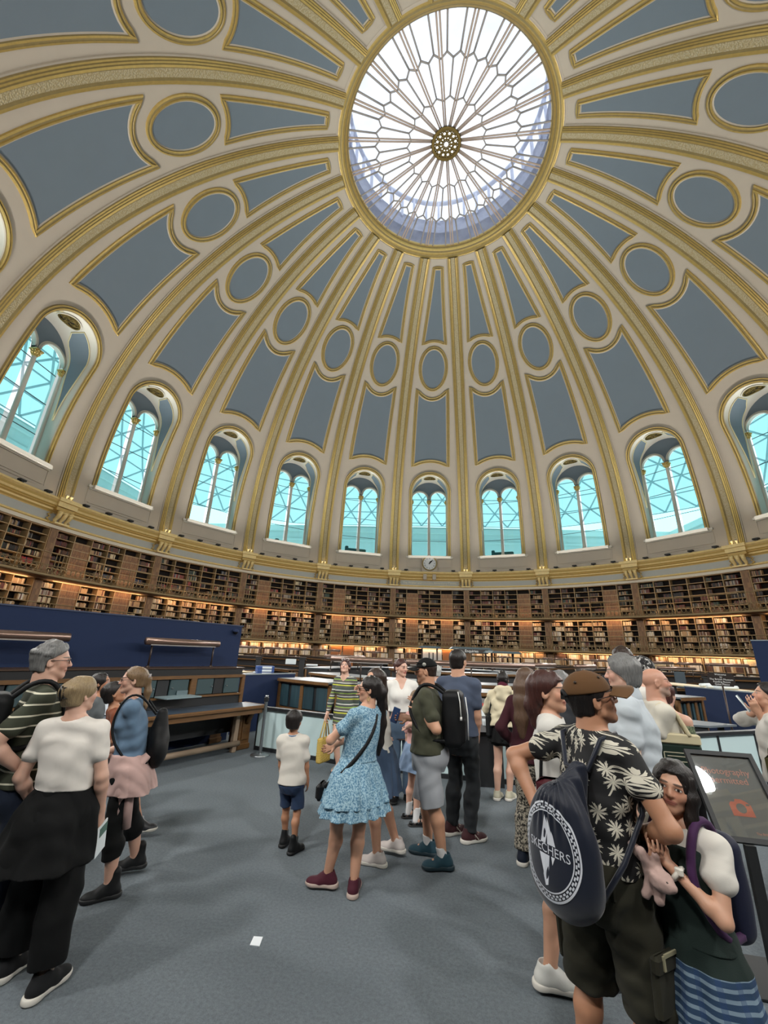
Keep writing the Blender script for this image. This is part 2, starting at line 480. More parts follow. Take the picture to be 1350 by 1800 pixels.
# ---- cornice, frieze, corbels
m_frz = mat('frieze_plaster', '#b3b3ad', .7, var=.04)
m_corn = gold_mat('cornice_gilding', '#e8cd8e', .42, .1)
cor = MB()
prof = [(21.15, 8.95), (20.62, 8.93), (20.50, 8.88), (20.46, 8.78), (20.58, 8.70), (20.62, 8.60), (20.66, 8.50), (20.74, 8.44), (20.70, 8.40), (20.82, 8.34), (20.84, 8.26), (20.94, 8.18), (21.0, 8.14), (21.0, 7.72), (20.93, 7.68), (20.90, 7.60), (20.94, 7.57), (20.86, 7.53), (20.84, 7.36), (21.3, 7.34)]
mi = [2, 0, 0, 0, 1, 0, 1, 0, 1, 0, 1, 0, 3, 0, 0, 1, 2, 2, 2]
cor.lathe(prof, 200, mis=mi, smooth=False)
m_lip = mat('painted_lit_lip', '#d9cfbe', .7)  # cream plaster made lighter: the strong light on the lip is painted in
structure(cor.build('trim_1', [m_corn, mat('cornice_ochre', '#bf9f58', .5), m_lip, m_frz]), 'gilt cornice and pale frieze circling the room above the bookshelves')['category'] = 'cornice'
cornice = bpy.data.objects['trim_1']
def corbel():
    b = MB()
    # breaks of the cornice over the corbel, scrolled bracket and acanthus leaves; built about +Y
    b.box((0, 20.50, 8.83), (1.25, .26, .2), 0); b.box((0, 20.60, 8.60), (1.1, .2, .26), 0); b.box((0, 20.70, 8.36), (1.0, .2, .18), 1)
    for x in (-.3, 0, .3):
        b.tube([Vector((x, 20.62, 8.24)), Vector((x, 20.52, 8.14)), Vector((x, 20.58, 7.95)), Vector((x, 20.76, 7.78)), Vector((x, 20.74, 7.66)), Vector((x, 20.84, 7.60))], [.09, .12, .11, .09, .08, .05], 8, 0)
        b.tube([Vector((x - .12, 20.50, 8.16)), Vector((x + .12, 20.50, 8.16))], .09, 10, 0)
    for s in (-1, 1):
        b.tube([Vector((s * .45, 20.9, 8.12)), Vector((s * .62, 20.9, 8.0)), Vector((s * .5, 20.9, 7.9)), Vector((s * .64, 20.9, 7.78)), Vector((s * .5, 20.9, 7.68))], .045, 6, 1)
    b.box((0, 20.72, 7.6), (.8, .3, .08), 0)
    return b
co = corbel().build('corbel', [m_corn, mat('cornice_ochre', '#bf9f58', .5)], cornice, rotz=9 * D2)
for k in range(1, 20):
    c = co.copy(); C.objects.link(c); c.rotation_euler = (0, 0, 9 * D2 - 18 * k * D2)
# gilt line of lettering on the frieze under the clock
def text_mesh(s, size, ext=.0, font=None, align='CENTER'):
    cu = bpy.data.curves.new('t', 'FONT'); cu.body = s; cu.size = size; cu.extrude = ext; cu.align_x = align; cu.align_y = 'CENTER'; cu.resolution_u = 3
    o = bpy.data.objects.new('t', cu); C.objects.link(o); bpy.context.view_layer.update()
    dg = bpy.context.evaluated_depsgraph_get(); me = bpy.data.meshes.new_from_object(o.evaluated_get(dg))
    bpy.data.objects.remove(o); bpy.data.curves.remove(cu)
    return me
def text_mb(s, size, f, ext=.004, align='CENTER', mb=None, mi=0):
    """lettering as mesh, each vertex sent through f(x, y, depth) -> Vector"""
    me = text_mesh(s, size, ext, align=align); b = mb or MB()
    b.add([f(v.co.x, v.co.y, v.co.z) for v in me.vertices], [tuple(p.vertices) for p in me.polygons], mi); bpy.data.meshes.remove(me)
    return b
def on_frieze(x, y, d):
    a = x / 20.98; r = 20.99 - .015 - d
    return Vector((r * math.sin(a), r * math.cos(a), 7.93 + y))
text_mb('The Walter and Leonore Annenberg Centre', .27, on_frieze, .01).build('gilt_lettering', [mat('pale_gilt_letters', '#ded6bb', .5)], cornice)

# ---- oculus: gilt ring, collar, conical glazing on radial bars, hub rose
ocu = structure(link('window_21', None), 'round skylight at the crown of the dome with radiating glazing bars'); ocu['category'] = 'skylight'
rg = MB()
rg.lathe([(6.62, 30.20), (6.58, 30.16), (6.48, 30.18), (6.44, 30.24), (6.36, 30.22), (6.30, 30.30), (6.22, 30.34), (6.16, 30.44), (6.10, 30.47), (6.05, 30.58), (6.0, 30.62), (5.96, 30.74), (5.98, 30.9)], 120, mis=[2, 0, 0, 1, 0, 0, 1, 0, 0, 1, 0, 0])
rg.build('gilt_ring', GM, ocu)
cl_ = MB(); cl_.lathe([(6.68, 30.21), (6.62, 30.17)], 120); cl_.build('collar', [m_cream], ocu)
m_skyglass = bpy.data.materials.new('skylight_glass'); t = NT(m_skyglass)
tr = t.n('ShaderNodeBsdfTransparent'); tr.inputs[0].default_value = (.60, .64, .70, 1); tl = t.n('ShaderNodeBsdfTranslucent'); tl.inputs[0].default_value = (.9, .93, 1, 1)
mx = t.n('ShaderNodeMixShader'); sm = t.noise(.9, 4); mx.inputs[0].default_value = .3
t.t.links.new(t.math('MULTIPLY', sm, .55), mx.inputs[0]); t.t.links.new(tr.outputs[0], mx.inputs[1]); t.t.links.new(tl.outputs[0], mx.inputs[2]); t.t.links.new(mx.outputs[0], t.o.inputs[0])
zc_ = lambda r: 31.87 - 1.13 * r / 5.95
gl = MB(); gl.lathe([(r, zc_(r) + .09) for r in (.8, 2.3, 4.2, 5.98)], 60); gl.build('pane', [m_skyglass], ocu)
m_bar = mat('skylight_bar', '#9a9492', .55); m_bar2 = mat('skylight_rib', '#b5a296', .5)
pt = lambda r, b: Vector((r * math.sin(b * 18 * D2), r * math.cos(b * 18 * D2), zc_(r)))
thin = MB(); thick = MB()
for k in range(20):
    e = k + .5
    d = Vector((math.cos(e * 18 * D2), -math.sin(e * 18 * D2), 0))
    for s in (-.085, .085): thick.tube([pt(.82, e) + d * s * .6, pt(5.97, e) + d * s], .05, 6)
    A2 = [pt(4.12, k - .5), pt(4.38, k - .25), pt(4.12, k), pt(4.38, k + .25), pt(4.12, k + .5)]
    for i in range(4): thin.tube([A2[i], A2[i + 1]], .048, 6)
    for q in (-.25, .25): thin.tube([pt(4.38, k + q), pt(5.97, k + q)], .05, 6)
    thin.tube([pt(2.42, k), pt(4.12, k)], .048, 6)
    A1 = [pt(2.2, k - .5), pt(2.42, k), pt(2.2, k + .5)]
    for i in range(2): thin.tube([A1[i], A1[i + 1]], .045, 6)
thin.build('glazing_bar', [m_bar], ocu); thick.build('main_rib', [m_bar2], ocu)
hub = MB(); hub.lathe([(.92, 31.6), (.86, 31.52), (.72, 31.54), (.70, 31.66), (.84, 31.85)], 40)
for k in range(12):
    a = 2 * PI * k / 12; hub.tube([Vector((.16 * math.cos(a), .16 * math.sin(a), 31.6)), Vector((.72 * math.cos(a), .72 * math.sin(a), 31.6))], .045, 5)
    for rr_, q in ((.57, .11), (.33, .08)):
        cx, cy = rr_ * math.cos(a + .26), rr_ * math.sin(a + .26); hub.tube([Vector((cx + q * math.cos(t_), cy + q * math.sin(t_), 31.6)) for t_ in [2 * PI * j / 10 for j in range(10)]], .042, 5, closed=True)
hub.tube([Vector((.16 * math.cos(a), .16 * math.sin(a), 31.6)) for a in [2 * PI * k / 16 for k in range(16)]], .03, 6, closed=True)
hub.build('hub_rose', [m_bronze], ocu)
# lantern drum standing over the oculus
lan = MB(); lan.lathe([(6.3, 31.0), (6.35, 33.6), (6.2, 33.7)], 40); 
lan.build('lantern_drum', [mat('lantern_white', '#c6cbe0', .6)], ocu)
lb = MB()
for k in range(40):
    a = 2 * PI * k / 40; lb.box((6.28 * math.cos(a), 6.28 * math.sin(a), 34.6), (.16, .16, 2.2), M=Matrix.Rotation(a, 3, 'Z'))
lb.lathe([(6.4, 35.6), (6.2, 35.7), (6.2, 35.9), (6.4, 36.0)], 40)
lb.build('lantern_mullion', [mat('lantern_white', '#c6cbe0', .6)], ocu)

# ---- the covered court outside the windows: pale walls, steel lattice roof with fritted glass
def frit():
    m = bpy.data.materials.new('fritted_roof_glass'); t = NT(m)
    tr = t.n('ShaderNodeBsdfTransparent'); tr.inputs[0].default_value = (.54, .555, .56, 1); t.t.links.new(tr.outputs[0], t.o.inputs[0]); return m
m_frit = frit()
m_steel = mat('roof_steel', '#9fb0b4', .5); m_stone = mat('court_limestone', '#c9cdc9', .8, var=.04)
def roof(th, s):
    c, sn = math.sin(th), math.cos(th)
    ax, ay = 38.0, 46.0
    R1 = min(ax / max(abs(c), 1e-6), ay / max(abs(sn), 1e-6)); R1 = min(R1, 50)
    r = lerp(22.6, R1, s)
    z = lerp(20.4, 21.2, s) + 5.2 * math.sin(PI * min(1, s ** .9))
    return Vector((r * c, r * sn, z))
NA, NR = 88, 10
lat = MB(); gla = MB()
for i in range(NA):
    for j in range(NR + 1):
        t0 = 2 * PI * (i + .5 * (j % 2)) / NA; p = roof(t0, j / NR); q = roof(t0 + 2 * PI / NA, j / NR)
        if p.y < -14: continue
        lat.tube([p, q], .075, 4, caps=False)
        if j < NR:
            for sgn in (-.5, .5):
                lat.tube([p, roof(t0 + sgn * 2 * PI / NA, (j + 1) / NR)], .1, 4, caps=False)
court_roof = structure(lat.build('roof', [m_steel]), 'steel lattice roof over the court outside the windows')
gla.grid([[roof(2 * PI * i / NA, j / NR) + Vector((0, 0, .12)) for i in range(NA + 1)] for j in range(NR + 1)], 0, True)
gla.build('roof_glass', [m_frit], court_roof)
cw = MB()
for (cx, cy, dx, dy) in ((0, 46.6, 78, 1), (-38.6, 10, 1, 74), (38.6, 10, 1, 74)):
    cw.box((cx, cy, 9.5), (dx, dy, 23)); 
    ddx, ddy = (0, -.35) if dy == 1 else ((.35, 0) if cx < 0 else (-.35, 0))
    cw.box((cx + ddx, cy + ddy, 20.3), (dx, dy, .7)); cw.box((cx + ddx * .5, cy + ddy * .5, 18.6), (dx, dy, .3))
structure(cw.build('wall_court', [m_stone]), 'pale stone court wall seen through the windows')
pr_ = MB()
for k in range(20):
    a = (k * 18 + 9) * D2; M = Matrix.Rotation(-a, 3, 'Z')
    pr_.box(M @ Vector((0, 23.1, 14.6)), (1.7, .9, 11.5), M=M)
pr_.lathe([(22.4, 8.8), (22.4, 8.4)], 60)
structure(pr_.build('wall_pier', [m_stone]), 'pale stone piers outside between the windows')
# dark floodlight housings standing on the sills outside the glass
for k, side in ((-1, 1), (1, -1), (-2, 0)):
    b = MB(); a = 18 * k * D2; M = Matrix.Rotation(-a, 3, 'Z')
    if k == -2:
        b.box(M @ Vector((-.5, 22.5, 10.75)), (.35, .3, .55), M=M, bevel=.05); b.box(M @ Vector((-.5, 22.5, 10.5)), (.2, .2, .15), M=M)
    else:
        b.box(M @ Vector((-.05, 22.5, 10.85)), (1.9, .4, .5), M=M, bevel=.06); b.box(M @ Vector((-.95, 22.5, 11.0)), (.3, .35, .6), M=M, bevel=.05); b.box(M @ Vector((0, 22.5, 10.52)), (1.2, .3, .2), M=M)
    o = b.build('floodlight_housing', [mat('dark_green_metal', '#31504c', .6)])
    tag(o, {-1: 'dark floodlight housing behind the glass of the window just left of the clock', 1: 'dark floodlight housing behind the glass of the window just right of the clock', -2: 'small dark box behind the glass of the second window left of the clock'}[k], 'floodlight', 'floodlight housings outside the windows')

# ---- small uplight fixtures along the cornice ledge
m_black = mat('black_metal', '#15171a', .5); m_wlamp = mat('warm_lamp_face', '#fff0d8', .5, emit='#ffd9a0', estr=2.0)
up = MB(); up.box((0, 20.72, 9.06), (.34, .22, .1), 0, bevel=.02); up.box((0, 20.72, 8.98), (.12, .12, .1), 0); up.box((0, 20.72, 9.112), (.28, .16, .006), 1)
up0 = up.build('uplight_fixture', [m_black, mat('lamp_glass', '#9a968c', .3)])
tag(up0, 'small black uplight standing on the gilt cornice ledge under a window', 'uplight', 'uplights along the cornice')
first = True
for k in range(-6, 7):
    for d in ((-.33, .33) if k == 0 else (-.33, -.11, .11, .33)):
        c = up0 if first else up0.copy()
        if not first: C.objects.link(c)
        first = False; c.rotation_euler = (0, 0, -(18 * (k + d)) * D2)
tw = MB()
for s in (-.13, .13):
    tw.tube([(s, 20.66, 9.12), (s, 20.58, 9.22)], [.07, .08], 8, 0); tw.box((s, 20.68, 9.04), (.06, .1, .16), 0)
tw.box((0, 20.68, 8.97), (.34, .08, .04), 0)
tw0 = tw.build('twin_spot_fixture', [mat('pale_spot', '#b9b3a4', .4)])
tag(tw0, 'pale twin spotlight at the foot of a gilt rib', 'spotlight', 'twin spotlights at the rib feet')
for i, k in enumerate(range(-6, 6)):
    c = tw0 if i == 0 else tw0.copy()
    if i: C.objects.link(c)
    c.rotation_euler = (0, 0, -(18 * (k + .5)) * D2)

# ---- clock
ck = thing('wall_clock', 'round white wall clock with black roman numerals under the middle window', 'clock', (0, 20.72, 9.72))
b = MB(); b.box((0, .12, -.02), (1.45, .24, 1.5), 0, bevel=.03); b.build('backboard', [m_cream], ck)
RX = Matrix.Rotation(PI / 2, 3, 'X')
b = MB(); b.lathe([(.66, 0), (.70, .07), (.62, .09), (.58, .05), (.57, 0)], 40, M=RX); b.build('rim', [m_ochre], ck)
b = MB(); b.lathe([(0.001, .035), (.6, .035)], 40, M=RX); b.build('dial', [mat('clock_white', '#d8d9da', .5)], ck)
for i, s in enumerate(['XII', 'I', 'II', 'III', 'IIII', 'V', 'VI', 'VII', 'VIII', 'IX', 'X', 'XI']):
    a = i * PI / 6
    def fn(x, y, d, a=a):
        X, Y = x * .75, y + .455; return Vector((X * math.cos(a) + Y * math.sin(a), -.045 - d, -X * math.sin(a) + Y * math.cos(a)))
    text_mb(s, .2, fn, .002).build('numeral', [m_black], ck)
for nm, a, L, w in (('hour_hand', 1 * PI / 6 + .12, .33, .075), ('minute_hand', 7.5 * PI / 30, .5, .05)):
    b = MB(); b.prism([(-w / 2, -.1), (w / 2, -.1), (w, L * .55), (0, L), (-w, L * .55)], 0, .01, M=Matrix(((math.cos(a), math.sin(a), 0), (0, 0, -1), (-math.sin(a), math.cos(a), 0))), c=(0, -.06, 0)); b.build(nm, [m_black], ck)
for s in (-.42, .42):
    b = MB(); b.box((s, 20.58, 8.42), (.32, .3, .5), bevel=.03); o = b.build('clock_bracket', [m_cream]); tag(o, 'square pale bracket under the wall clock, its %s one' % ('left' if s < 0 else 'right'), 'bracket', 'brackets under the clock')
m_carpet = bpy.data.materials.new('grey_carpet'); t = NT(m_carpet)
n1 = t.math('ADD', t.math('MULTIPLY', t.noise(150, 2), .5), t.math('MULTIPLY', t.noise(48, 2), .5)); n2 = t.noise(1.1, 4)
c1 = t.mix(n1, lin('#353b40'), lin('#868f95')); 
t.set(t.b.inputs['Base Color'], t.mix(t.math('MULTIPLY', n2, .35), c1, lin('#565c61'))); t.b.inputs['Roughness'].default_value = .95; t.b.inputs['Specular IOR Level'].default_value = .2
t.bump(n1, .5, .006)
b = MB(); b.lathe([(0.001, 0), (10, 0), (21.6, 0), (21.6, -.1)], 80); structure(b.build('floor', [m_carpet]), 'dark grey carpet floor')
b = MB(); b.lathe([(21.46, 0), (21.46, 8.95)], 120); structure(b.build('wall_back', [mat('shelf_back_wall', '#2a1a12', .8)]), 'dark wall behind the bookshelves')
# ---------------------------------------------------------------- bookcases in three tiers, galleries, railings, books
m_wood = bpy.data.materials.new('shelf_wood'); t = NT(m_wood)
t.set(t.b.inputs['Base Color'], t.mix(t.noise(4, 3, t.mapping(t.coord(), (6, 6, .6))), lin('#4d2f1b'), lin('#7a5330'))); t.b.inputs['Roughness'].default_value = .5
m_edge = mat('shelf_edge', '#a88d66', .5)
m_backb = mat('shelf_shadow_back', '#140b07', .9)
def spine_mat(name, a, b_, c, w=.05, h=.37):
    m = bpy.data.materials.new(name); t = NT(m)
    g = t.n('ShaderNodeTexCoord'); sp = t.n('ShaderNodeSeparateXYZ'); t.t.links.new(g.outputs['Object'], sp.inputs[0])
    cmb = t.n('ShaderNodeCombineXYZ'); t.set(cmb.inputs[0], sp.outputs[0]); t.set(cmb.inputs[1], sp.outputs[2])
    br = t.n('ShaderNodeTexBrick'); br.offset = 0; br.inputs['Scale'].default_value = 1; br.inputs['Brick Width'].default_value = w; br.inputs['Row Height'].default_value = h
    br.inputs['Mortar Size'].default_value = .006; br.inputs['Color1'].default_value = lin(a); br.inputs['Color2'].default_value = lin(b_); br.inputs['Mortar'].default_value = lin(c); br.inputs['Bias'].default_value = -.1
    t.t.links.new(cmb.outputs[0], br.inputs['Vector']); t.t.links.new(br.outputs['Color'], t.b.inputs['Base Color']); t.b.inputs['Roughness'].default_value = .5
    return m
m_false = spine_mat('false_book_spines', '#7a5030', '#a27444', '#4a2f18')
m_false2 = spine_mat('pilaster_spines', '#6e4c2e', '#8c673f', '#7a5834', .12, .3)
BOOKC = [('brown', '#5a3a26'), ('dark red', '#5e2a22'), ('tan', '#a8875f'), ('cream', '#cbb894'), ('dark green', '#2e4238'), ('black', '#231d1b'), ('red', '#8e2f2c'), ('navy', '#28324c'), ('grey', '#8d857b'), ('white', '#d9cfbf')]
m_books = [mat('book_' + n.replace(' ', '_'), c, .55, var=.25, vscale=9) for n, c in BOOKC]
UPR = [-.467 + .934 * i / 6 for i in range(7)]
FALSE = {0: (1, 4), 1: (4,), 2: (4,), -1: (1,), -2: (1,), -4: (1, 4), -5: (2,)}
TIERS = [(.08, 2.26, 5), (2.42, 4.70, 6), (4.94, 7.34, 6)]
RF = 20.98
def AR(b, r, z): a = b * 18 * D2; return Vector((r * math.sin(a), r * math.cos(a), z))
def arcbox(mb, b0, b1, r0, r1, z0, z1, mi=0, n=6):
    """curved board between two bay fractions"""
    P = []
    for i in range(n + 1):
        b = lerp(b0, b1, i / n); P.append([AR(b, r0, z0), AR(b, r0, z1), AR(b, r1, z1), AR(b, r1, z0), AR(b, r0, z0)])
    mb.grid(P, mi); mb.add(P[0][:4], [(0, 1, 2, 3)], mi); mb.add(P[-1][:4], [(3, 2, 1, 0)], mi)
    return mb
BAYS = list(range(-6, 6))
WHERE = {-6: 'far left edge', -5: 'left edge', -4: 'fourth bay left of the clock', -3: 'third bay left of the clock', -2: 'second bay left of the clock', -1: 'first bay left of the clock', 0: 'bay under the clock', 1: 'first bay right of the clock', 2: 'second bay right of the clock', 3: 'third bay right of the clock', 4: 'fourth bay right of the clock', 5: 'right edge'}
TN = ['ground floor', 'lower gallery', 'upper gallery']
protos = {}
for ti, (z0, z1, nr) in enumerate(TIERS):
    rowh = (z1 - z0) / nr
    up = arcbox(MB(), -.003, .003, RF - .03, 21.42, z0, z1, 0, 1)
    sh = arcbox(MB(), -.463, .463, RF, 21.42, -.02, .015, 0, 8)
    pl = arcbox(MB(), -.0295, .0295, RF - .06, 21.42, z0, z1, 0, 2)
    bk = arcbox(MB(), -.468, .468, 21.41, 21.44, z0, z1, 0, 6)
    fp = arcbox(MB(), -.074, .074, RF + .01, 21.0 + .05, z0 + .02, z1 - (.35 if ti == 2 else .0), 0, 3)
    for r in range(1, nr): arcbox(fp, -.074, .074, RF - .005, RF + .02, z0 + r * rowh - .02, z0 + r * rowh + .015, 1, 2)
    def mk(mb, nm, ms):
        me_o = mb.build(nm, ms); me = me_o.data; bpy.data.objects.remove(me_o); return me
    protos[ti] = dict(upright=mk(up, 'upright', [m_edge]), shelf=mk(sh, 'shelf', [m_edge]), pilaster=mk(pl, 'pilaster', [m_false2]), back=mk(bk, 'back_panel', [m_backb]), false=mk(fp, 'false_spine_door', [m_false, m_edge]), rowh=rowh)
for k in BAYS:
    for ti, (z0, z1, nr) in enumerate(TIERS):
        p = protos[ti]; a = -18 * k * D2
        bc = thing('bookcase', 'tall brown wooden bookcase on the %s, %s' % (TN[ti], WHERE[k]), 'bookcase', (0, 0, 0), a, 'bookcases on the %s' % TN[ti])
        for i, b in enumerate(UPR): link('upright', p['upright'], bc, rotz=-b * 18 * D2)
        for r in range(nr + 1): link('shelf', p['shelf'], bc, (0, 0, z0 + r * p['rowh']))
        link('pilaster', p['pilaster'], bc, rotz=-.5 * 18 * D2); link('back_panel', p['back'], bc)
        for c_ in FALSE.get(k, ()): 
            if ti: link('false_spine_door', p['false'], bc, rotz=-(UPR[c_] + .078) * 18 * D2)
# books
rb = random.Random(11)
book_mesh = []
for n, c in BOOKC:
    b = MB().box((0, 0, .5), (1, 1, 1), 0, bevel=.12); o = b.build('book', [m_books[[q for q, _ in BOOKC].index(n)]]); book_mesh.append(o.data); bpy.data.objects.remove(o)
ORD = ['first', 'second', 'third', 'fourth', 'fifth', 'sixth']
mass = {}
n_ind = 0
def palette(k, ti):
    if ti == 0: return [3, 9, 9, 3, 2, 9, 0]
    if ti == 2:
        return [0, 0, 5, 1, 0, 2, 5, 7, 4, 6, 0, 8, 3] if k < 0 else [0, 0, 5, 5, 1, 8, 2, 5, 0, 4, 1]
    return [0, 2, 1, 2, 3, 3, 8, 2, 0, 2, 3, 9]
def one_book(k, ti, ci, r, b, wdt, h, col, depth, tilt=0.0):
    global n_ind
    z0, z1, nr = TIERS[ti]; z = z0 + r * protos[ti]['rowh'] + .016
    ang = -(k + b) * 18 * D2
    rr_ = RF + .03 + depth / 2
    P = Vector((-math.sin(ang) * rr_, math.cos(ang) * rr_, z))
    lbl = None
    if (k == -5 and ti == 2 and ci >= 1 or k == -4 and ti == 2 and ci <= 3) and n_ind < 300:
        n_ind += 1
        o = link('book', book_mesh[col], None, P, ang); o.scale = (wdt, depth, h)
        tag(o, '%s %s book, %s shelf up, %s column, %s upper gallery' % ('tall' if h > .25 else 'short', BOOKC[col][0], ORD[r], ORD[ci], 'left edge' if k == -5 else 'fourth bay left,'), 'book', '%s %s books in column %d, shelf %d, %s upper gallery' % ('tall' if h > .25 else 'short', BOOKC[col][0], ci + 1, r + 1, WHERE[k]))
        return
    M = Matrix.Rotation(ang, 3, 'Z') @ Matrix.Rotation(tilt, 3, 'Y')
    mb = mass.setdefault(ti, MB())
    mb.box(P + Vector((0, 0, h / 2)), (wdt, depth, h), col, M)
for k in BAYS:
    for ti, (z0, z1, nr) in enumerate(TIERS):
        for ci in range(6):
            if ci in FALSE.get(k, ()) and ti: continue
            b0, b1 = UPR[ci] + .006, UPR[ci + 1] - .006
            blk = rb.random()
            for r in range(nr):
                if ti == 0 and r < 2: continue
                fill = rb.uniform(.45, .75) if ti == 1 else rb.uniform(.25, .85)
                if ti == 0: fill = .95
                if ti == 2 and rb.random() < .14: continue
                pal = palette(k, ti); base = rb.choice(pal); b = b0 + (0.004 if rb.random() < .8 else (1 - fill) * (b1 - b0))
                end = min(b1, b + fill * (b1 - b0))
                hbase = rb.uniform(.22, .31)
                while True:
                    wdt = rb.uniform(.035, .07) if ti else rb.uniform(.1, .19)
                    db = wdt / 20.98 / (18 * D2)
                    if b + db > end: break
                    h = min(hbase * rb.uniform(.88, 1.08), protos[ti]['rowh'] - .06)
                    if ti == 0: h = .34
                    col = base if rb.random() < .45 else rb.choice(pal)
                    if not (ti == 0 and (k in (0, 1) and ci in (2, 3) and k == 0)):
                        one_book(k, ti, ci, r, b + db / 2, wdt * .94, h, col, .2)
                    b += db
for ti, mb in mass.items():
    o = mb.build('books', m_books); o['kind'] = 'stuff'; o['label'] = ['pale volumes and box files crowding the ground floor shelves', 'rows of brown, tan and cream books filling the lower gallery shelves', 'rows of dark books filling the upper gallery shelves'][ti]; o['category'] = 'books'
# gallery decks and railings
m_deck = mat('gallery_wood', '#5b3f28', .55, var=.15); m_brass = mat('railing_brass', '#8f7a58', .42, .35); m_cove = mat('cove_white', '#cdb9a0', .6)
for i, z in enumerate((2.26, 4.70)):
    b = MB(); b.lathe([(21.45, z + .02), (20.95, z + .02), (20.9, z + .06), (20.1, z + .08), (20.02, z + .03), (19.96, z + .06), (19.94, z + .16), (20.0, z + .2), (21.45, z + .2)], 160, mis=[1, 1, 0, 0, 0, 2, 2, 0])
    structure(b.build('trim_%d' % (i + 2), [m_deck, m_cove, m_brass]), '%s gallery deck running round the bookshelves' % ('lower', 'upper')[i])['category'] = 'gallery'
RR = 20.02
for gi, z in enumerate((2.46, 4.90)):
    b0, b1 = -.5, .5
    tr_ = MB().tube([AR(lerp(b0, b1, i / 8), RR, z + 1.02) for i in range(9)], .024, 6)
    md = MB().tube([AR(lerp(b0, b1, i / 8), RR, z + .42) for i in range(9)], .016, 5); md.tube([AR(lerp(b0, b1, i / 8), RR, z + .05) for i in range(9)], .016, 5)
    po = MB().tube([AR(0, RR, z), AR(0, RR, z + 1.02)], .02, 6); po.lathe([(.04, 0), (.035, .05), (.02, .07)], 8, AR(0, RR, z))
    la = MB(); nn = 24
    for i in range(nn):
        c = AR(b0 + (i + .5) / nn, RR, z + .235); tn = AR(b0 + (i + .5) / nn + .01, RR, z + .235) - c; tn.normalize()
        for r_ in (.12,):
            la.tube([c + tn * (r_ * math.cos(q)) + Vector((0, 0, r_ * 1.35 * math.sin(q))) for q in [2 * PI * j / 10 for j in range(10)]], .014, 4, closed=True)
        la.tube([AR(b0 + i / nn, RR, z + .05), AR(b0 + i / nn, RR, z + .42)], .012, 4)
    mk2 = lambda mb, nm: mb.build(nm, [m_brass])
    for i, k in enumerate(BAYS):
        rt = thing('gallery_railing', 'ornate bronze railing along the %s, %s' % (TN[gi + 1], WHERE[k]), 'railing', (0, 0, 0), -18 * k * D2, 'railings of the %s' % TN[gi + 1])
        if i == 0:
            meshes = []
            for mb, nm in ((tr_, 'top_rail'), (md, 'middle_rail'), (la, 'lattice_band')):
                o = mk2(mb, nm); o.parent = rt; meshes.append((nm, o.data))
            pm = mk2(po, 'post'); pme = pm.data; bpy.data.objects.remove(pm)
        else:
            for nm, me in meshes: link(nm, me, rt)
        for q in (-.47, -.44, -.16, -.13, .16, .19, .47, .5): link('post', pme, rt, rotz=-q * 18 * D2)
# warm strip lamps tucked under the decks
m_strip = mat('warm_strip', '#ffd9b0', .5, emit='#ffb070', estr=.35)
for ti, z in ((0, 2.24), (1, 4.68)):
    b = arcbox(MB(), -.40, .40, 20.86, 20.89, z, z + .03, 0, 8)
    o = b.build('strip_lamp', [m_strip]); me = o.data; bpy.data.objects.remove(o)
    for k in BAYS:
        o = link('strip_lamp', me, None, None, -18 * k * D2)
        tag(o, 'warm strip lamp under the %s deck, %s' % (('lower gallery', 'upper gallery')[ti], WHERE[k]), 'strip lamp', 'strip lamps under the %s' % ('lower gallery', 'upper gallery')[ti])
# ground floor: orange lit doors, white panel doors, boxes with labels on the right
for k, q0, q1, lb in ((-1, -.30, -.16, 'outer orange lit wooden door left of the white double door'), (-1, -.14, .0, 'inner orange lit wooden door left of the white double door'), (0, .17, .28, 'orange lit wooden door right of the white double door')):
    b = MB(); arcbox(b, k + q0, k + q1, 20.88, 20.92, .05, 2.2, 0, 3); tag(b.build('cupboard_door', [mat('orange_wood', '#a8662c', .45, var=.2)]), lb, 'door', 'orange wooden doors')
b = MB(); arcbox(b, -.10, .16, 20.86, 20.9, .05, 2.2, 0, 3); dd = tag(b.build('double_door', [mat('white_door', '#c9c8c6', .5)]), 'white double door under the lower gallery below the clock', 'door')
for s in (-.012, .04):
    b = MB(); arcbox(b, s, s + .014, 20.83, 20.87, 1.2, 1.95, 0, 1); b.build('door_window', [m_black], dd)
# ---------------------------------------------------------------- radial reading desks, catalogue rings, partitions, signs
m_oak = bpy.data.materials.new('desk_oak'); t = NT(m_oak)
t.set(t.b.inputs['Base Color'], t.mix(t.noise(5, 4, t.mapping(t.coord(), (1, 8, 8))), lin('#4c331d'), lin('#77552f'))); t.b.inputs['Roughness'].default_value = .42
m_oakd = mat('dark_oak', '#3a2718', .45, var=.2)
m_dleath = mat('desk_black_leather', '#17181a', .45, bump=.1, bscale=120)
m_bleath = mat('desk_blue_leather', '#3b4755', .35, var=.12, vscale=3, bump=.08, bscale=90)
m_gleath = mat('door_green_leather', '#33474b', .5, var=.12, vscale=5)
m_top = mat('grey_desk_top', '#5d656b', .35, var=.12)
m_lamp = mat('bronze_lamp_hood', '#7d675c', .3, .7, var=.08)
m_post = mat('dark_bronze_post', '#3a2f2a', .4, .5)
m_navy = mat('navy_partition', '#091f42', .85, var=.05, bump=.08, bscale=200)
m_white_panel = mat('pale_barrier_panel', '#b9ced0', .45, var=.03)
m_dark = mat('dark_trim', '#1b1d20', .5)
m_steel2 = mat('brushed_steel', '#9ea2a5', .3, .9)

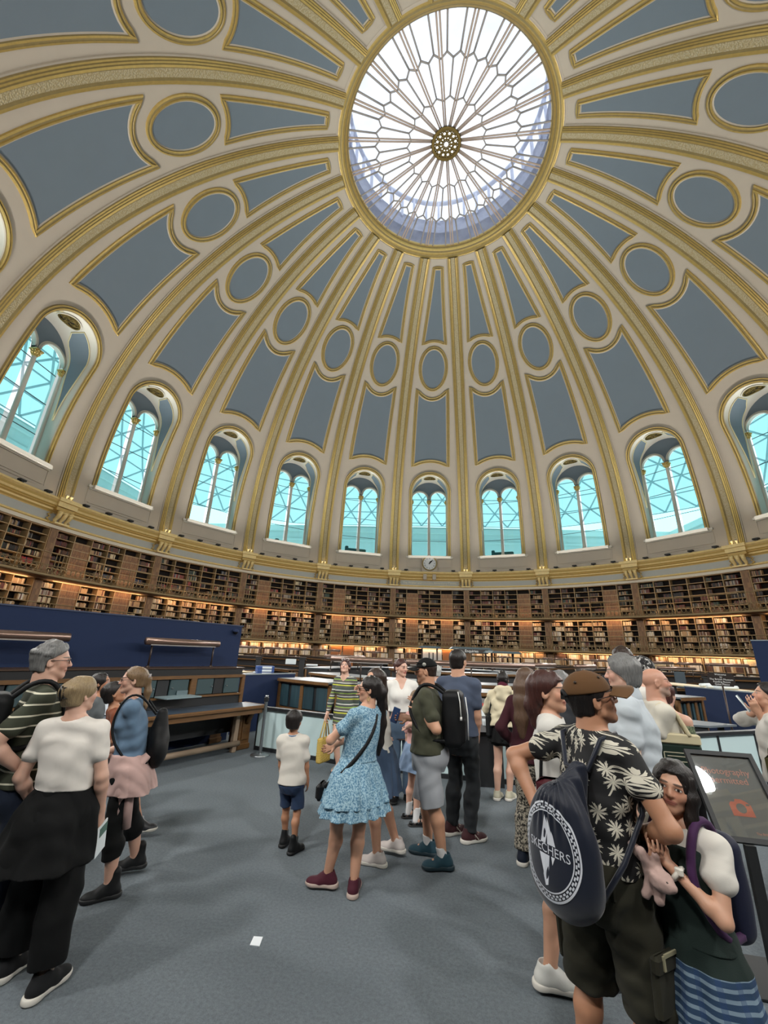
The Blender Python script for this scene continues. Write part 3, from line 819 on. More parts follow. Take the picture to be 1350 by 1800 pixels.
def desk(root, L, full=True, lamps=True):
    """radial double desk; x runs outward from the room's centre, both sides have a leather writing top"""
    b = MB(); b.box((L / 2, 0, 1.31), (L, .46, .12), 0, bevel=.01); b.build('ledge', [m_dleath], root)
    b = MB(); b.box((L / 2, 0, 1.378), (L + .06, .50, .02), 0); b.build('ledge_cap', [m_oakd], root)
    b = MB()
    for s in (-1, 1): b.box((L / 2, s * .245, 1.235), (L + .02, .05, .05), 0); b.box((L / 2, s * .25, .92), (L, .07, .03), 0)
    b.build('front_rail', [m_oak], root)
    b = MB(); b.box((L / 2, 0, .75), (L - .04, .34, 1.0), 0); b.build('core', [m_dark], root)
    for s in (-1, 1):
        b = MB(); b.box((L / 2 - .05, s * .56, .745), (L + .1, .60, .03), 0, bevel=.008); b.build('writing_top', [m_bleath], root)
        b = MB(); b.box((L / 2 - .05, s * .875, .735), (L + .16, .05, .06), 0, bevel=.015); b.box((L / 2 - .05, s * .84, .68), (L, .03, .1), 0); b.box((-.11, s * .57, .735), (.05, .62, .06), 0, bevel=.012)
        b.build('top_edging', [m_oak], root)
        b = MB(); b.box((L / 2, s * .235, .82), (L, .02, .16), 0); b.build('back_leather', [m_dleath], root)
        if full:
            x = .05
            while x < L - .5:
                for j, w in enumerate((.36, .22, .36)):
                    if j == 1:
                        q = MB(); q.box((x + w / 2, s * .22, 1.075), (w - .02, .03, .26), 0); q.build('book_niche', [m_dark], root)
                    else:
                        q = MB(); q.box((x + w / 2, s * .232, 1.075), (w - .02, .035, .27), 0, bevel=.01); d_ = q.build('leather_door', [m_gleath], root)
                        q = MB(); q.lathe([(.001, .03), (.012, .025), (.008, 0)], 8, (x + (w - .05 if j == 0 else .05), s * .25, 1.07), M=Matrix.Rotation(-s * PI / 2, 3, 'X')); q.build('knob', [m_steel2], d_)
                    x += w
                q = MB(); q.box((x + .06, s * .235, 1.075), (.12, .06, .29), 0, bevel=.01); q.build('pilaster', [m_oak], root); x += .14
            q = MB(); q.box((-.02, s * .235, 1.0), (.08, .07, .5), 0, bevel=.01); q.build('end_post', [m_oak], root)
        q = MB(); q.box((.02, s * .40, .35), (.26, .26, .62), 0, bevel=.01); q.box((.02, s * .40, .05), (.3, .3, .1), 0, bevel=.015); q.box((.02, s * .54, .36), (.15, .03, .4), 0, bevel=.008)
        q.tube([(.02, s * .55, .66), (.02, s * .66, .6), (.02, s * .6, .5), (.02, s * .55, .44)], [.07, .06, .05, .04], 8)
        q.build('pedestal', [m_oak], root)
        q = MB(); q.tube([(.2, s * .62, .14), (L, s * .62, .14)], .045, 8); q.box((.28, s * .58, .33), (.09, .09, .66), 0, bevel=.01); q.build('foot_rail', [mat('worn_wood', '#8d7a66', .6)], root)
def lamp_hood(label, M, x0, x1, group='desk lamps with long bronze hoods', z=1.80, zb=1.39, posts=None):
    r = thing('desk_lamp', label, 'lamp', (0, 0, 0), 0, group); r.matrix_world = M
    b = MB(); n = 7; pts = []; rs = []
    for i in range(n): a = i / (n - 1) * PI / 2; pts.append((x0 + .05 * (1 - math.sin(a)), 0, z)); rs.append(.012 + .048 * math.sin(a))
    for i in range(n): a = PI / 2 - i / (n - 1) * PI / 2; pts.append((x1 - .05 * (1 - math.sin(a)), 0, z)); rs.append(.012 + .048 * math.sin(a))
    b.tube(pts, rs, 14); b.build('hood', [m_lamp], r)
    b = MB(); b.box(((x0 + x1) / 2, 0, z - .055), (x1 - x0 - .16, .07, .02), 0); b.build('diffuser', [mat('lamp_diffuser', '#8f8a84', .4)], r)
    for x in (posts or (x0 + .1, x1 - .12)):
        b = MB(); b.tube([(x, 0, zb), (x, 0, z - .04)], .015, 8); b.lathe([(.035, 0), (.03, .015), (.015, .03)], 10, (x, 0, zb)); b.build('post', [m_post], r)
    return r
def frame_at(P, e):
    e = Vector((e[0], e[1], 0)).normalized(); n = Vector((-e.y, e.x, 0))
    return Matrix(((e.x, n.x, 0, P[0]), (e.y, n.y, 0, P[1]), (0, 0, 1, 0), (0, 0, 0, 1)))
A0 = Vector((-4.53, -8.33)); E0 = Vector((-.48, -.8773)); N0 = Vector((-.8773, .48))
DO = A0 + N0 * .88
MD = frame_at(DO, E0)
rd = thing('reading_desk', 'long oak reading desk with blue leather top before the tall navy partition', 'desk', (0, 0, 0), 0, 'radial reading desks'); rd.matrix_world = MD
desk(rd, 6.6)
lamp_hood('long bronze lamp hood on two posts at the near end of the navy backed desk', MD, .48, 1.90, posts=(.58, 1.78))
lamp_hood('long bronze lamp hood behind the grey haired man at the left edge', MD, 3.02, 4.9)
nw = MB(); nw.box((3.2, 0, 1.79), (7.0, .06, .80), 0)
o = nw.build('navy_partition', [m_navy]); o.matrix_world = frame_at(DO + N0 * .12, E0)
nw2 = MB(); nw2.box((3.2, 0, 1.1), (6.9, .05, 2.16), 0)
bpy.data.objects.remove(o)
o = nw2.build('panel', [m_navy]); pw = thing('navy_partition', 'tall navy blue partition standing along the oak reading desk', 'partition', (0, 0, 0)); pw.matrix_world = frame_at(DO + N0 * .30, E0); o.parent = pw
q = MB(); q.box((3.2, 0, 2.19), (6.96, .07, .02), 0); q.build('top_trim', [mat('navy_trim', '#2a3550', .5)], pw)
dome_cam = thing('dome_camera', 'small dark dome camera on the end of the tall navy partition', 'camera', (0, 0, 0)); P_ = DO + N0 * .22 + E0 * -.05
dome_cam.location = (P_.x, P_.y, 2.06)
q = MB(); q.lathe([(.001, -.055), (.035, -.045), (.055, 0), (.055, .03), (.001, .035)], 16); q.build('dome', [mat('smoky_dome', '#0d1114', .1)], dome_cam)
q = MB(); q.lathe([(.06, .0), (.06, .04), (.02, .05), (.001, .05)], 16); q.build('housing', [m_navy], dome_cam)
# sheets propped on the desk
def on_desk(e, lat, z): P = DO + E0 * e - N0 * lat; return Vector((P.x, P.y, z))
def sheet(nm, label, e, lat, z, w, h, m, lean=.18, cat='sheet'):
    r = thing(nm, label, cat, on_desk(e, lat, z), math.atan2(-N0.y, -N0.x) + PI / 2)
    b = MB(); b.box((0, .03, h / 2), (w, .004, h), 0, Matrix.Rotation(-lean, 3, 'X')); b.build('paper', [m], r); return r
m_paper = mat('white_paper', '#cfd6de', .7)
pr_o = sheet('portrait_print', 'white sheet with a grey portrait propped on the desk behind the striped man', 2.42, .36, .77, .15, .22, m_paper, cat='print')
b = MB(); Rl = Matrix.Rotation(-.18, 3, 'X')
def flat(poly, mi, off): b.add([Rl @ Vector((x, .026 - off, y)) + Vector((0, 0, 0)) for x, y in poly], [tuple(range(len(poly)))], mi)
flat([(-.05, .03), (.05, .03), (.055, .08), (.02, .10), (-.02, .10), (-.055, .08)], 0, .002)
flat([(.026 * math.cos(a) * 1.1, .135 + .036 * math.sin(a)) for a in [2 * PI * k / 16 for k in range(16)]], 1, .003)
flat([(.031 * math.cos(a) * 1.1, .155 + .025 * math.sin(a)) for a in [PI * k / 10 for k in range(11)]], 0, .004)
flat([(-.015, .112), (.015, .112), (.012, .122), (-.012, .122)], 0, .004)
b.build('portrait', [mat('print_grey', '#5d6470', .7), mat('print_pale', '#9aa3b0', .7)], pr_o)
ye = sheet('colour_print', 'pale sheet with a yellow shape propped on the desk at the left edge', 2.98, .36, .77, .28, .24, mat('lilac_paper', '#b8bccb', .7), cat='print')
b = MB(); flat([(-.11 + .05 * math.cos(a), .10 + .075 * math.sin(a)) for a in [2 * PI * k / 16 for k in range(16)]], 0, .003); flat([(.02 + .05 * math.cos(a), .17 + .045 * math.sin(a)) for a in [2 * PI * k / 12 for k in range(12)]], 1, .004); b.build('picture', [mat('lemon_yellow', '#d9c437', .6), mat('peach_print', '#c7936c', .6)], ye)
sheet('desk_notice', 'small grey notice standing on the shelf of the oak desk', 1.25, .30, .94, .2, .09, mat('grey_notice', '#5e6f74', .7), 0, 'notice')
op = MB(); op.box((0, 0, 0), (.62, .34, .02)); o = op.build('book_rest', [mat('pale_slope', '#7e9095', .35)]); o.matrix_world = MD @ Matrix.Translation((1.40, .42, .95)); tag(o, 'pale hinged book rest folded out from the oak desk', 'book rest')

# far radial desks: each is a desk of its own, seen over the heads
far_desk = None; lampset = []
HID = {}
k_ = 0
SIDE = lambda a: ('left' if math.sin(a) < 0 else 'right')
for deg in (-112, -96, -80, -64, -48, -34, -20, -7, 7, 20, 34, 48, 64, 80, 96, 112):
    a = deg * D2; e = (math.sin(a), math.cos(a)); P = (e[0] * 10.2, e[1] * 10.2); M = frame_at(P, e)
    NW = ('first', 'second', 'third', 'fourth', 'fifth', 'sixth', 'seventh', 'eighth', 'ninth'); sd_ = 'leftwards' if deg < 0 else 'rightwards'
    lab = 'far oak reading desk with dark ledge, %s from the clock going %s' % (NW[abs(deg) // 14], sd_)
    if far_desk is None:
        far_desk = thing('reading_desk', lab, 'desk', (0, 0, 0), 0, 'far radial reading desks'); desk(far_desk, 6.4, False); far_desk.matrix_world = M
    else:
        d_ = dup(far_desk, label=lab); d_.matrix_world = M
    for j, (x0, x1) in enumerate(((.3, 2.0), (2.4, 4.1), (4.5, 6.2))):
        lab = '%s bronze lamp on the far desk %s from the clock going %s' % (('inner', 'middle', 'outer')[j], NW[abs(deg) // 14], sd_)
        if not lampset:
            lampset.append(lamp_hood(lab, M, .3, 2.0, 'lamps on the far desks'))
        else:
            l_ = dup(lampset[0], label=lab); l_.matrix_world = M @ Matrix.Translation((x0 - .3, 0, 0))

# catalogue rings round the centre
def cat_ring(nm, label, a0, a1, r0, r1, z, doors=True, nseg=14, cells=4):
    r = thing(nm, label, 'catalogue desk', (0, 0, 0), 0, 'catalogue desks round the centre')
    def arc(rr, zz0, zz1, rin, mi=0, mb=None, m0=a0, m1=a1):
        mb = mb or MB(); P = []
        for i in range(nseg + 1):
            a = lerp(m0, m1, i / nseg) * D2; c, s = math.sin(a), math.cos(a)
            P.append([Vector((c * rr, s * rr, zz0)), Vector((c * rr, s * rr, zz1)), Vector((c * rin, s * rin, zz1)), Vector((c * rin, s * rin, zz0)), Vector((c * rr, s * rr, zz0))])
        mb.grid(P, mi); mb.add(P[0][:4], [(0, 1, 2, 3)], mi); mb.add(P[-1][:4], [(3, 2, 1, 0)], mi); return mb
    arc(r1 + .06, z - .03, z + .005, r0 - .06).build('top', [m_top], r)
    arc(r1 + .08, z - .06, z - .0, r1 + .05).build('top_edging', [m_oak], r)
    arc(r1 - .04, .02, z - .05, r0 + .04).build('carcass', [m_dark], r)
    mb = arc(r1, z - .10, z - .06, r1 - .05); arc(r1, .42, .50, r1 - .05, 0, mb); arc(r1, .0, .10, r1 - .05, 0, mb); mb.build('front_rail', [m_oak], r)
    for i in range(cells + 1):
        a = lerp(a0, a1, i / cells); arc(r1 + .005, 0, z - .06, r1 - .06, m0=a - .35, m1=a + .35).build('stile', [m_oak], r)
    if doors:
        for i in range(cells * 2):
            q0 = lerp(a0, a1, (i + .06) / (cells * 2)) + .3; q1 = lerp(a0, a1, (i + .94) / (cells * 2)) - .1
            arc(r1 - .015, .52, z - .12, r1 - .045, m0=q0, m1=q1).build('leather_door', [m_dl2], r)
    return r
m_dl2 = bpy.data.materials.new('ribbed_green_leather'); t = NT(m_dl2)
wv = t.n('ShaderNodeTexNoise', i_Scale=26.0); t.t.links.new(t.mapping(t.coord(), (1, 1, .03)), wv.inputs['Vector'])
t.set(t.b.inputs['Base Color'], t.mix(wv.outputs['Fac'], lin('#10202a'), lin('#2e4a52'))); t.b.inputs['Roughness'].default_value = .5
cat_ring('catalogue_desk', 'curved catalogue desk with green leather doors beside the left navy screen', -152, -126 - 90 + 80, 7.0, 7.85, 1.10, cells=2) if False else None
cat_ring('catalogue_desk', 'curved catalogue desk with green leather doors next to the low navy screen', 207, 219, 6.9, 7.8, 1.10, cells=2)
cat_ring('catalogue_desk', 'curved dark catalogue desk behind the woman in the striped dress', 188, 205.5, 6.9, 7.8, 1.10, cells=3)
cat_ring('catalogue_desk', 'curved dark catalogue desk behind the woman in the cream hoodie', 154, 186, 6.9, 7.8, 1.10, cells=5)
cat_ring('catalogue_desk', 'curved dark catalogue desk behind the bald man, beside the right navy screen', 144, 151, 6.9, 7.8, 1.10, cells=3)
cat_ring('catalogue_desk', 'inner ring catalogue desk with grey top seen behind the curved left desk', 186, 236, 4.9, 5.8, 1.12, False, cells=7)
cat_ring('catalogue_desk', 'inner ring catalogue desk with grey top seen over the braided head', 130, 182, 4.9, 5.8, 1.12, False, cells=7)
cat_ring('catalogue_desk', 'far inner catalogue desk on the left beyond the centre', 272, 350, 4.9, 5.8, 1.12, False, cells=7)
cat_ring('catalogue_desk', 'far inner catalogue desk on the right beyond the centre', 10, 88, 4.9, 5.8, 1.12, False, cells=7)
cat_ring('catalogue_desk', 'central round supervisor desk with a raised grey top', 120, 480, 1.6, 2.5, 1.25, False, nseg=40, cells=12)
# lamps above the catalogue desks
def straight_lamp(label, P, Q, z=1.585, zb=1.12):
    e = Vector((Q[0] - P[0], Q[1] - P[1])); return lamp_hood(label, frame_at(P, e), 0, e.length, 'lamps over the catalogue desks', z, zb, posts=(.25, e.length - .25, e.length / 2))
straight_lamp('bronze lamp hood above the striped dress woman, behind the dark haired heads', (-3.62, -6.55), (-2.21, -6.75))
straight_lamp('long bronze lamp hood running behind the head of the man in the slate tee', (-1.89, -6.75), (1.02, -6.35))
straight_lamp('pale far lamp hood left of the striped dress woman, over the inner desks', (-4.75, -1.6), (-3.4, -1.0), 1.58)
straight_lamp('bronze lamp hood continuing right of the long brown hair', (1.15, -4.9), (2.2, -4.2), 1.60)
straight_lamp('lamp hood glimpsed between the flat cap and the grey haired man', (2.6, -4.6), (3.4, -3.9), 1.60)
straight_lamp('pale lamp hood behind the bald man by the notice board', (5.2, -1.2), (7.0, .2), 1.60)
straight_lamp('dark lamp hood above the black notice board', (7.6, .6), (10.2, 2.6), 1.60, 1.12)
# canopy signs on posts at the centre
def canopy(label, P, w, txt=None, z=2.02, rot=0, m=None):
    r = thing('canopy_sign', label, 'sign', (P[0], P[1], 0), rot, 'canopies over the central desk')
    b = MB(); b.prism([(-w / 2, 0), (w / 2, 0), (w / 2 + .12, -.09), (-w / 2 - .12, -.09)], -.35, .35, M=Matrix.Rotation(PI / 2, 3, 'X'), c=(0, 0, z)); b.build('canopy', [m or mat('slate_canopy', '#46565b', .4)], r)
    for s in (-1, 1):
        b = MB(); b.box((s * w * .42, 0, (1.26 + z - .09) / 2), (.06, .06, z - .09 - 1.26)); b.build('post', [m_post], r)
    if txt: text_mb(txt, .15, lambda x, y, d: Vector((x, -.36 - d, z - .15 + y)), .003).build('lettering', [mat('white_letters', '#d9dad8', .5)], r); q = MB(); q.box((0, -.345, z - .155), (w * .9, .02, .17)); q.build('fascia', [mat('dark_fascia', '#2b2622', .5)], r)
    return r
canopy('slate canopy with a white Enquiries fascia behind the slate tee man', (.75, 1.75), 1.5, 'Enquiries', 2.11)
canopy('small slate canopy over the central desk above the woman in white', (-.95, 1.75), .75, None, 2.10)
canopy('slate canopy right of the Enquiries canopy', (1.9, 1.0), 1.1, None, 2.0, .3)
# low navy screens closing the ring, left and right
def screen(label, P, Q, z0, z1):
    P, Q = Vector(P), Vector(Q); e = Q - P; r = thing('navy_screen', label, 'screen', (0, 0, 0), 0, 'low navy screens'); r.matrix_world = frame_at(P, e)
    b = MB(); b.box((e.length / 2, 0, (z0 + z1) / 2), (e.length, .05, z1 - z0)); b.build('panel', [m_navy], r)
    b = MB(); b.box((e.length / 2, 0, z1 + .005), (e.length + .02, .07, .025)); b.build('top_trim', [mat('grey_trim', '#7c868c', .4)], r)
    return r
screen('low navy screen between the oak desk and the leather doored cabinet', (-5.62, -6.95), (-4.72, -5.5), 0, 1.18)
screen('wide low navy screen on the right behind the black notice board', (5.62, -4.1), (6.35, -7.3), 0, 1.20)
tP = at_dist(1331, 1170, 15.5); tp = screen('tall navy partition at the right edge of the room', tP, (tP[0] + 2.6, tP[1] - 3.0), 0, at_plan(1331, 1126, tP).z); tp.name = 'navy_partition'; tp['category'] = 'partition'; tp['group'] = ''
del tp['group']
# low pale barrier of panels on a circle of radius 9.35
def barrier(label, P, Q, h=.70):
    P, Q = Vector(P), Vector(Q); e = Q - P; L = e.length; r = thing('crowd_barrier', label, 'barrier', (0, 0, 0), 0, 'low pale barrier panels'); r.matrix_world = frame_at(P, e)
    b = MB(); b.box((L / 2, 0, .05 + (h - .05) / 2), (L - .03, .04, h - .08)); b.build('panel', [m_white_panel], r)
    b = MB(); b.box((L / 2, 0, h), (L, .12, .05)); b.build('top_rail', [m_dark], r)
    b = MB(); b.box((L / 2, 0, .03), (L, .07, .06)); b.build('kick_board', [m_dark], r)
    for x in (.012, L - .012):
        b = MB(); b.box((x, 0, h / 2), (.024, .06, h)); b.build('edge_strip', [m_dark], r)
ring = [(-4.64, -8.11), (-3.02, -8.80), (-1.45, -9.25), (-.1, -9.42), (1.35, -9.25), (2.45, -8.98), (3.22, -8.62), (4.1, -8.22), (4.9, -7.75)]
RL = ['pale barrier panel behind the little boy, next to the chrome post', 'pale barrier panel behind the woman in the blue dress', 'pale barrier panel behind the man in the olive tee', 'pale barrier panel behind the legs of the girl in the cream hoodie', 'pale barrier panel behind the man in the palm shirt', 'pale barrier panel just left of the framed sign', 'pale barrier panel right behind the framed sign', 'pale barrier panel at the right edge behind the visitor in white']
for i in range(8): barrier(RL[i], ring[i], ring[i + 1])
dt = thing('side_table', 'dark grey table top with black apron behind the framed sign', 'table', (0, 0, 0))
b = MB(); b.prism([(2.4, -8.25), (3.25, -8.45), (3.95, -8.1), (3.22, -7.5), (2.3, -7.65)], .755, .785); b.build('table_top', [m_top], dt)
b = MB(); b.prism([(2.42, -8.22), (3.25, -8.42), (3.25, -8.36), (2.42, -8.16)], .62, .755); b.build('apron', [m_dark], dt)
for x, y in ((2.5, -8.1), (3.7, -8.05), (3.2, -7.7)):
    b = MB(); b.box((x, y, .377), (.07, .07, .755)); b.build('leg', [m_dark], dt)
# chrome barrier post with belt
sp = thing('barrier_post', 'chrome queue barrier post standing at the end of the oak desk', 'post', (-4.39, -8.54, 0))
b = MB(); b.lathe([(.001, .035), (.05, .034), (.15, .025), (.165, .012), (.165, 0), (.001, 0)], 28); b.build('base', [m_steel2], sp)
b = MB(); b.lathe([(.028, .03), (.028, .92), (.032, .925), (.032, .955), (.001, .96)], 16); b.build('pole', [m_steel2], sp)
b = MB(); b.box((0, 0, .89), (.075, .075, .08), bevel=.012); b.build('belt_cassette', [m_black], sp)
bl = MB(); P1 = Vector((-4.42, -8.5, .89)); P2 = Vector((-5.05, -8.05, .86))
bl.grid([[P1.lerp(P2, i / 8) + Vector((0, 0, z - .10 * math.sin(PI * i / 8) * .4)) for i in range(9)] for z in (-.025, .025)]); bl.build('belt', [m_black], sp)
# framed photography sign on its black stand
sg = thing('sign_stand', 'black framed photography permitted sign tilted on a black floor stand', 'sign', (0, 0, 0))
sa, stl, sh_, sw_ = -.15, .557, .53, .42
BLp = Vector((.103, -13.252, .717)); wv_ = Vector((math.cos(sa), math.sin(sa), 0)); nb_ = Vector((-math.sin(sa), math.cos(sa), 0)); hv_ = nb_ * math.sin(stl) + Vector((0, 0, 1)) * math.cos(stl); nn_ = wv_.cross(hv_)
SP2 = lambda x, y, d=0.0: BLp + wv_ * x + hv_ * y + nn_ * d
def slab(mb, x0, y0, x1, y1, d0, d1, mi=0):
    vs = [SP2(x, y, d) for d in (d0, d1) for x, y in ((x0, y0), (x1, y0), (x1, y1), (x0, y1))]
    mb.add(vs, [(3, 2, 1, 0), (4, 5, 6, 7), (0, 1, 5, 4), (1, 2, 6, 5), (2, 3, 7, 6), (3, 0, 4, 7)], mi)
b = MB(); fw = .028
slab(b, 0, 0, sw_, fw, -.01, .018); slab(b, 0, sh_ - fw, sw_, sh_, -.01, .018); slab(b, 0, fw, fw, sh_ - fw, -.01, .018); slab(b, sw_ - fw, fw, sw_, sh_ - fw, -.01, .018); b.build('frame', [mat('frame_black', '#17191b', .6)], sg)
b = MB(); slab(b, fw, fw, sw_ - fw, sh_ - fw, -.008, -.002); b.build('poster', [mat('poster_grey', '#666b69', .6)], sg)
b = MB(); cxs, cys = sw_ / 2, sh_ * .36
def pl2(mb, poly, d, mi=0): mb.add([SP2(x, y, d) for x, y in poly], [tuple(range(len(poly)))], mi)
m_coral = mat('coral_print', '#c26a55', .6)
body = [(-.062, -.045), (.062, -.045), (.062, .035), (.036, .035), (.028, .052), (-.018, .052), (-.026, .035), (-.062, .035)]
n_ = 20
for i in range(n_):   # camera body drawn as a band between the outline and the lens hole
    a0_, a1_ = 2 * PI * i / n_, 2 * PI * (i + 1) / n_
    def outp(a):
        dx, dy = math.cos(a), math.sin(a); best = 9
        for j in range(len(body)):
            (x1, y1), (x2, y2) = body[j], body[(j + 1) % len(body)]; ex, ey = x2 - x1, y2 - y1; det = dx * (-ey) + ex * dy
            if abs(det) < 1e-9: continue
            tt = (x1 * (-ey) + ex * y1) / det; ss = (dx * y1 - dy * x1) / det
            if tt > 0 and -1e-6 <= ss <= 1 + 1e-6: best = min(best, tt)
        return dx * best, dy * best
    p0, p1 = outp(a0_), outp(a1_)
    pl2(b, [(cxs + .028 * math.cos(a0_), cys + .028 * math.sin(a0_)), (cxs + p0[0], cys + p0[1]), (cxs + p1[0], cys + p1[1]), (cxs + .028 * math.cos(a1_), cys + .028 * math.sin(a1_))], .0)
b.build('camera_symbol', [m_coral], sg)
b = MB(); pl2(b, [(cxs + .034, cys + .016), (cxs + .054, cys + .016), (cxs + .054, cys + .027), (cxs + .034, cys + .027)], .001); b.build('flash_window', [mat('poster_grey', '#666b69', .6)], sg)
b = MB()
for s, yy in (('Photography', .405), ('permitted', .350)): text_mb(s, .056, lambda x, y, d, yy=yy: SP2(sw_ / 2 + x, yy + y, .0 + d), .0004, mb=b)
text_mb('The British Museum', .018, lambda x, y, d: SP2(sw_ - .115 + x, .058 + y, d), .0003, mb=b)
b.build('lettering', [mat('coral_letters', '#d39480', .6)], sg)
def clear_glass():
    m = bpy.data.materials.new('sign_glass'); t = NT(m); tr = t.n('ShaderNodeBsdfTransparent'); gl_ = t.n('ShaderNodeBsdfGlossy'); gl_.inputs['Roughness'].default_value = .02
    fr = t.n('ShaderNodeFresnel'); fr.inputs[0].default_value = 1.5; mx = t.n('ShaderNodeMixShader'); t.t.links.new(t.math('MULTIPLY', fr.outputs[0], 1.6, clamp=True), mx.inputs[0]); t.t.links.new(tr.outputs[0], mx.inputs[1]); t.t.links.new(gl_.outputs[0], mx.inputs[2]); t.t.links.new(mx.outputs[0], t.o.inputs[0])
    t.t.nodes.remove(t.b); return m
m_signglass = clear_glass()
b = MB(); slab(b, fw, fw, sw_ - fw, sh_ - fw, .006, .009); b.build('glass', [m_signglass], sg)
b = MB(); q0 = SP2(.17, -.0, -.02); b.box((q0.x + .0, q0.y, q0.z / 2), (.055, .035, q0.z), 0, Matrix.Rotation(sa, 3, 'Z')); b.build('post', [mat('frame_black', '#17191b', .6)], sg)
b = MB(); b.box((q0.x, q0.y + .12, .012), (.36, .40, .02), 0, Matrix.Rotation(sa, 3, 'Z'), bevel=.005); b.build('base_plate', [mat('frame_black', '#17191b', .6)], sg)
# black notice board with white lettering on a thin post
nb = thing('notice_board', 'black shaped notice board with white lettering on a thin post', 'sign', (0, 0, 0))
NP = Vector((4.3, -7.45)); na = math.atan2(NP.y - CAM.y, NP.x - CAM.x) - PI / 2
zt = at_plan(1232, 1181, NP).z; zb_ = at_plan(1232, 1204, NP).z; nw_ = (Vector(at_plan(1255, 1192, NP)) - Vector(at_plan(1210, 1192, NP))).length
Mn = Matrix.Rotation(na, 3, 'Z') @ Matrix.Rotation(PI / 2, 3, 'X'); cN = (NP.x, NP.y, (zt + zb_) / 2); hh = (zt - zb_) / 2; ww = nw_ / 2
b = MB(); b.prism([(-ww, -hh * .5), (-ww * .8, -hh), (ww * .8, -hh), (ww, -hh * .5), (ww, hh * .5), (ww * .8, hh), (-ww * .8, hh), (-ww, hh * .5)], -.012, .012, M=Mn, c=cN); b.build('board', [mat('notice_black', '#1d1411', .4)], nb)
b = MB()
for i, s in enumerate(('Welcome', 'to', 'The British Museum', 'Reading Room', 'Quiet Please')): text_mb(s, .045, lambda x, y, d, i=i: Mn @ Vector((x, y + hh * (.72 - .36 * i), .0135 + d)) + Vector(cN), .0005, mb=b)
b.build('lettering', [mat('white_letters', '#d9dad8', .5)], nb)
b = MB(); b.tube([(NP.x, NP.y, .02), (NP.x, NP.y, zb_)], .016, 8); b.build('post', [m_post], nb)
b = MB(); b.lathe([(.001, .03), (.13, .02), (.14, 0), (.001, 0)], 20, (NP.x, NP.y, 0)); b.build('base', [m_post], nb)
# white card lying on the carpet
c4 = [G(439, 1662), G(456, 1664), G(462, 1648), G(446, 1647)]
b = MB(); b.add([Vector((p.x, p.y, z)) for z in (.001, .004) for p in c4], [(3, 2, 1, 0), (4, 5, 6, 7), (0, 1, 5, 4), (1, 2, 6, 5), (2, 3, 7, 6), (3, 0, 4, 7)])
tag(b.build('paper_card', [mat('card_white', '#e6ebf0', .6)]), 'small white card lying on the carpet in the foreground', 'card')
# things left on the catalogue tops
def clutter(nm, label, cat, P, z, dims, m, rz=0.0, bevel=.01, group=None):
    b = MB(); b.box((0, 0, dims[2] / 2), dims, 0, bevel=bevel); return tag(b.build(nm, [m], None, (P[0], P[1], z), rz), label, cat, group)
m_pblue, m_pwhite, m_pcream = mat('pale_blue_folder', '#9db8bf', .6), mat('white_folder', '#d5dde0', .6), mat('manila', '#c9b791', .6)
def topP(x, y, z): p = G(x, y, z); return (p.x, p.y)
zT = 1.105
b = MB()
Pq = topP(448, 1183, 1.25)
rs = random.Random(4)
tbl = thing('side_table', 'dark table behind the low navy screen carrying folders and box files', 'table', (0, 0, 0))
b = MB(); b.box((-6.3, -5.1, 1.02), (2.0, 2.6, .04), 0, Matrix.Rotation(-.5, 3, 'Z')); b.build('table_top', [m_top], tbl)
for dx, dy in ((-.8, -.8), (.7, -.9), (-.7, .9), (.75, .8)):
    b = MB(); b.box((-6.3 + dx, -5.1 + dy, .5), (.06, .06, 1.0)); b.build('leg', [m_dark], tbl)
for i in range(7):
    P = Vector((-6.15 + rs.uniform(-.3, .25), -5.55 + rs.uniform(-.2, .3)))
    clutter('paper_folder', ('pale blue', 'white', 'cream', 'teal')[i % 4] + ' folder in the loose pile behind the navy screen, %s layer' % ('lowest', 'second', 'third', 'fourth', 'fifth', 'sixth', 'topmost')[i], 'folder', P, 1.042 + i * .022, (.42, .3, .02), (m_pblue, m_pwhite, m_pcream, mat('teal_folder', '#5f8d96', .6))[i % 4], rs.uniform(-.8, .8), .004, 'folders piled behind the navy screen')
m_bxb = mat('box_blue', '#2c4a86', .5)
for i in range(4):
    r = thing('box_file', ('lowest', 'second lowest', 'second highest', 'topmost')[i] + ' blue and white box file in the stack behind the navy screen', 'box file', (-5.55, -5.35, 1.042 + i * .072), .55, 'box files behind the navy screen')
    b = MB(); b.box((0, 0, .035), (.42, .3, .068), 0, bevel=.006); b.build('box', [m_bxb], r); b = MB(); b.box((0.02, -.152, .035), (.24, .006, .05)); b.build('label', [m_pwhite], r)
for i, (x, y, z, nm, lab, dims, m) in enumerate([
    (511, 1166, 1.16, 'printer', 'white topped desk printer on the inner desk left of the striped dress', (.45, .35, .22), m_pwhite), (548, 1170, 1.13, 'paper_stack', 'stack of pale papers on the inner desk near the striped dress', (.5, .35, .06), m_pwhite),
    (840, 1185, 1.13, 'paper_stack', 'white papers on the inner desk behind the slate tee man', (.6, .4, .05), m_pwhite), (862, 1184, 1.13, 'paper_stack', 'black wire tray on the inner desk above the braided head', (.4, .3, .09), m_dark),
    (905, 1183, 1.13, 'paper_stack', 'pale papers on the inner desk left of the long brown hair', (.5, .3, .04), m_pwhite)]):
    p = G(x, y, z); clutter(nm, lab, 'printer' if nm == 'printer' else 'papers', (p.x, p.y), 1.125, dims, m, .2)
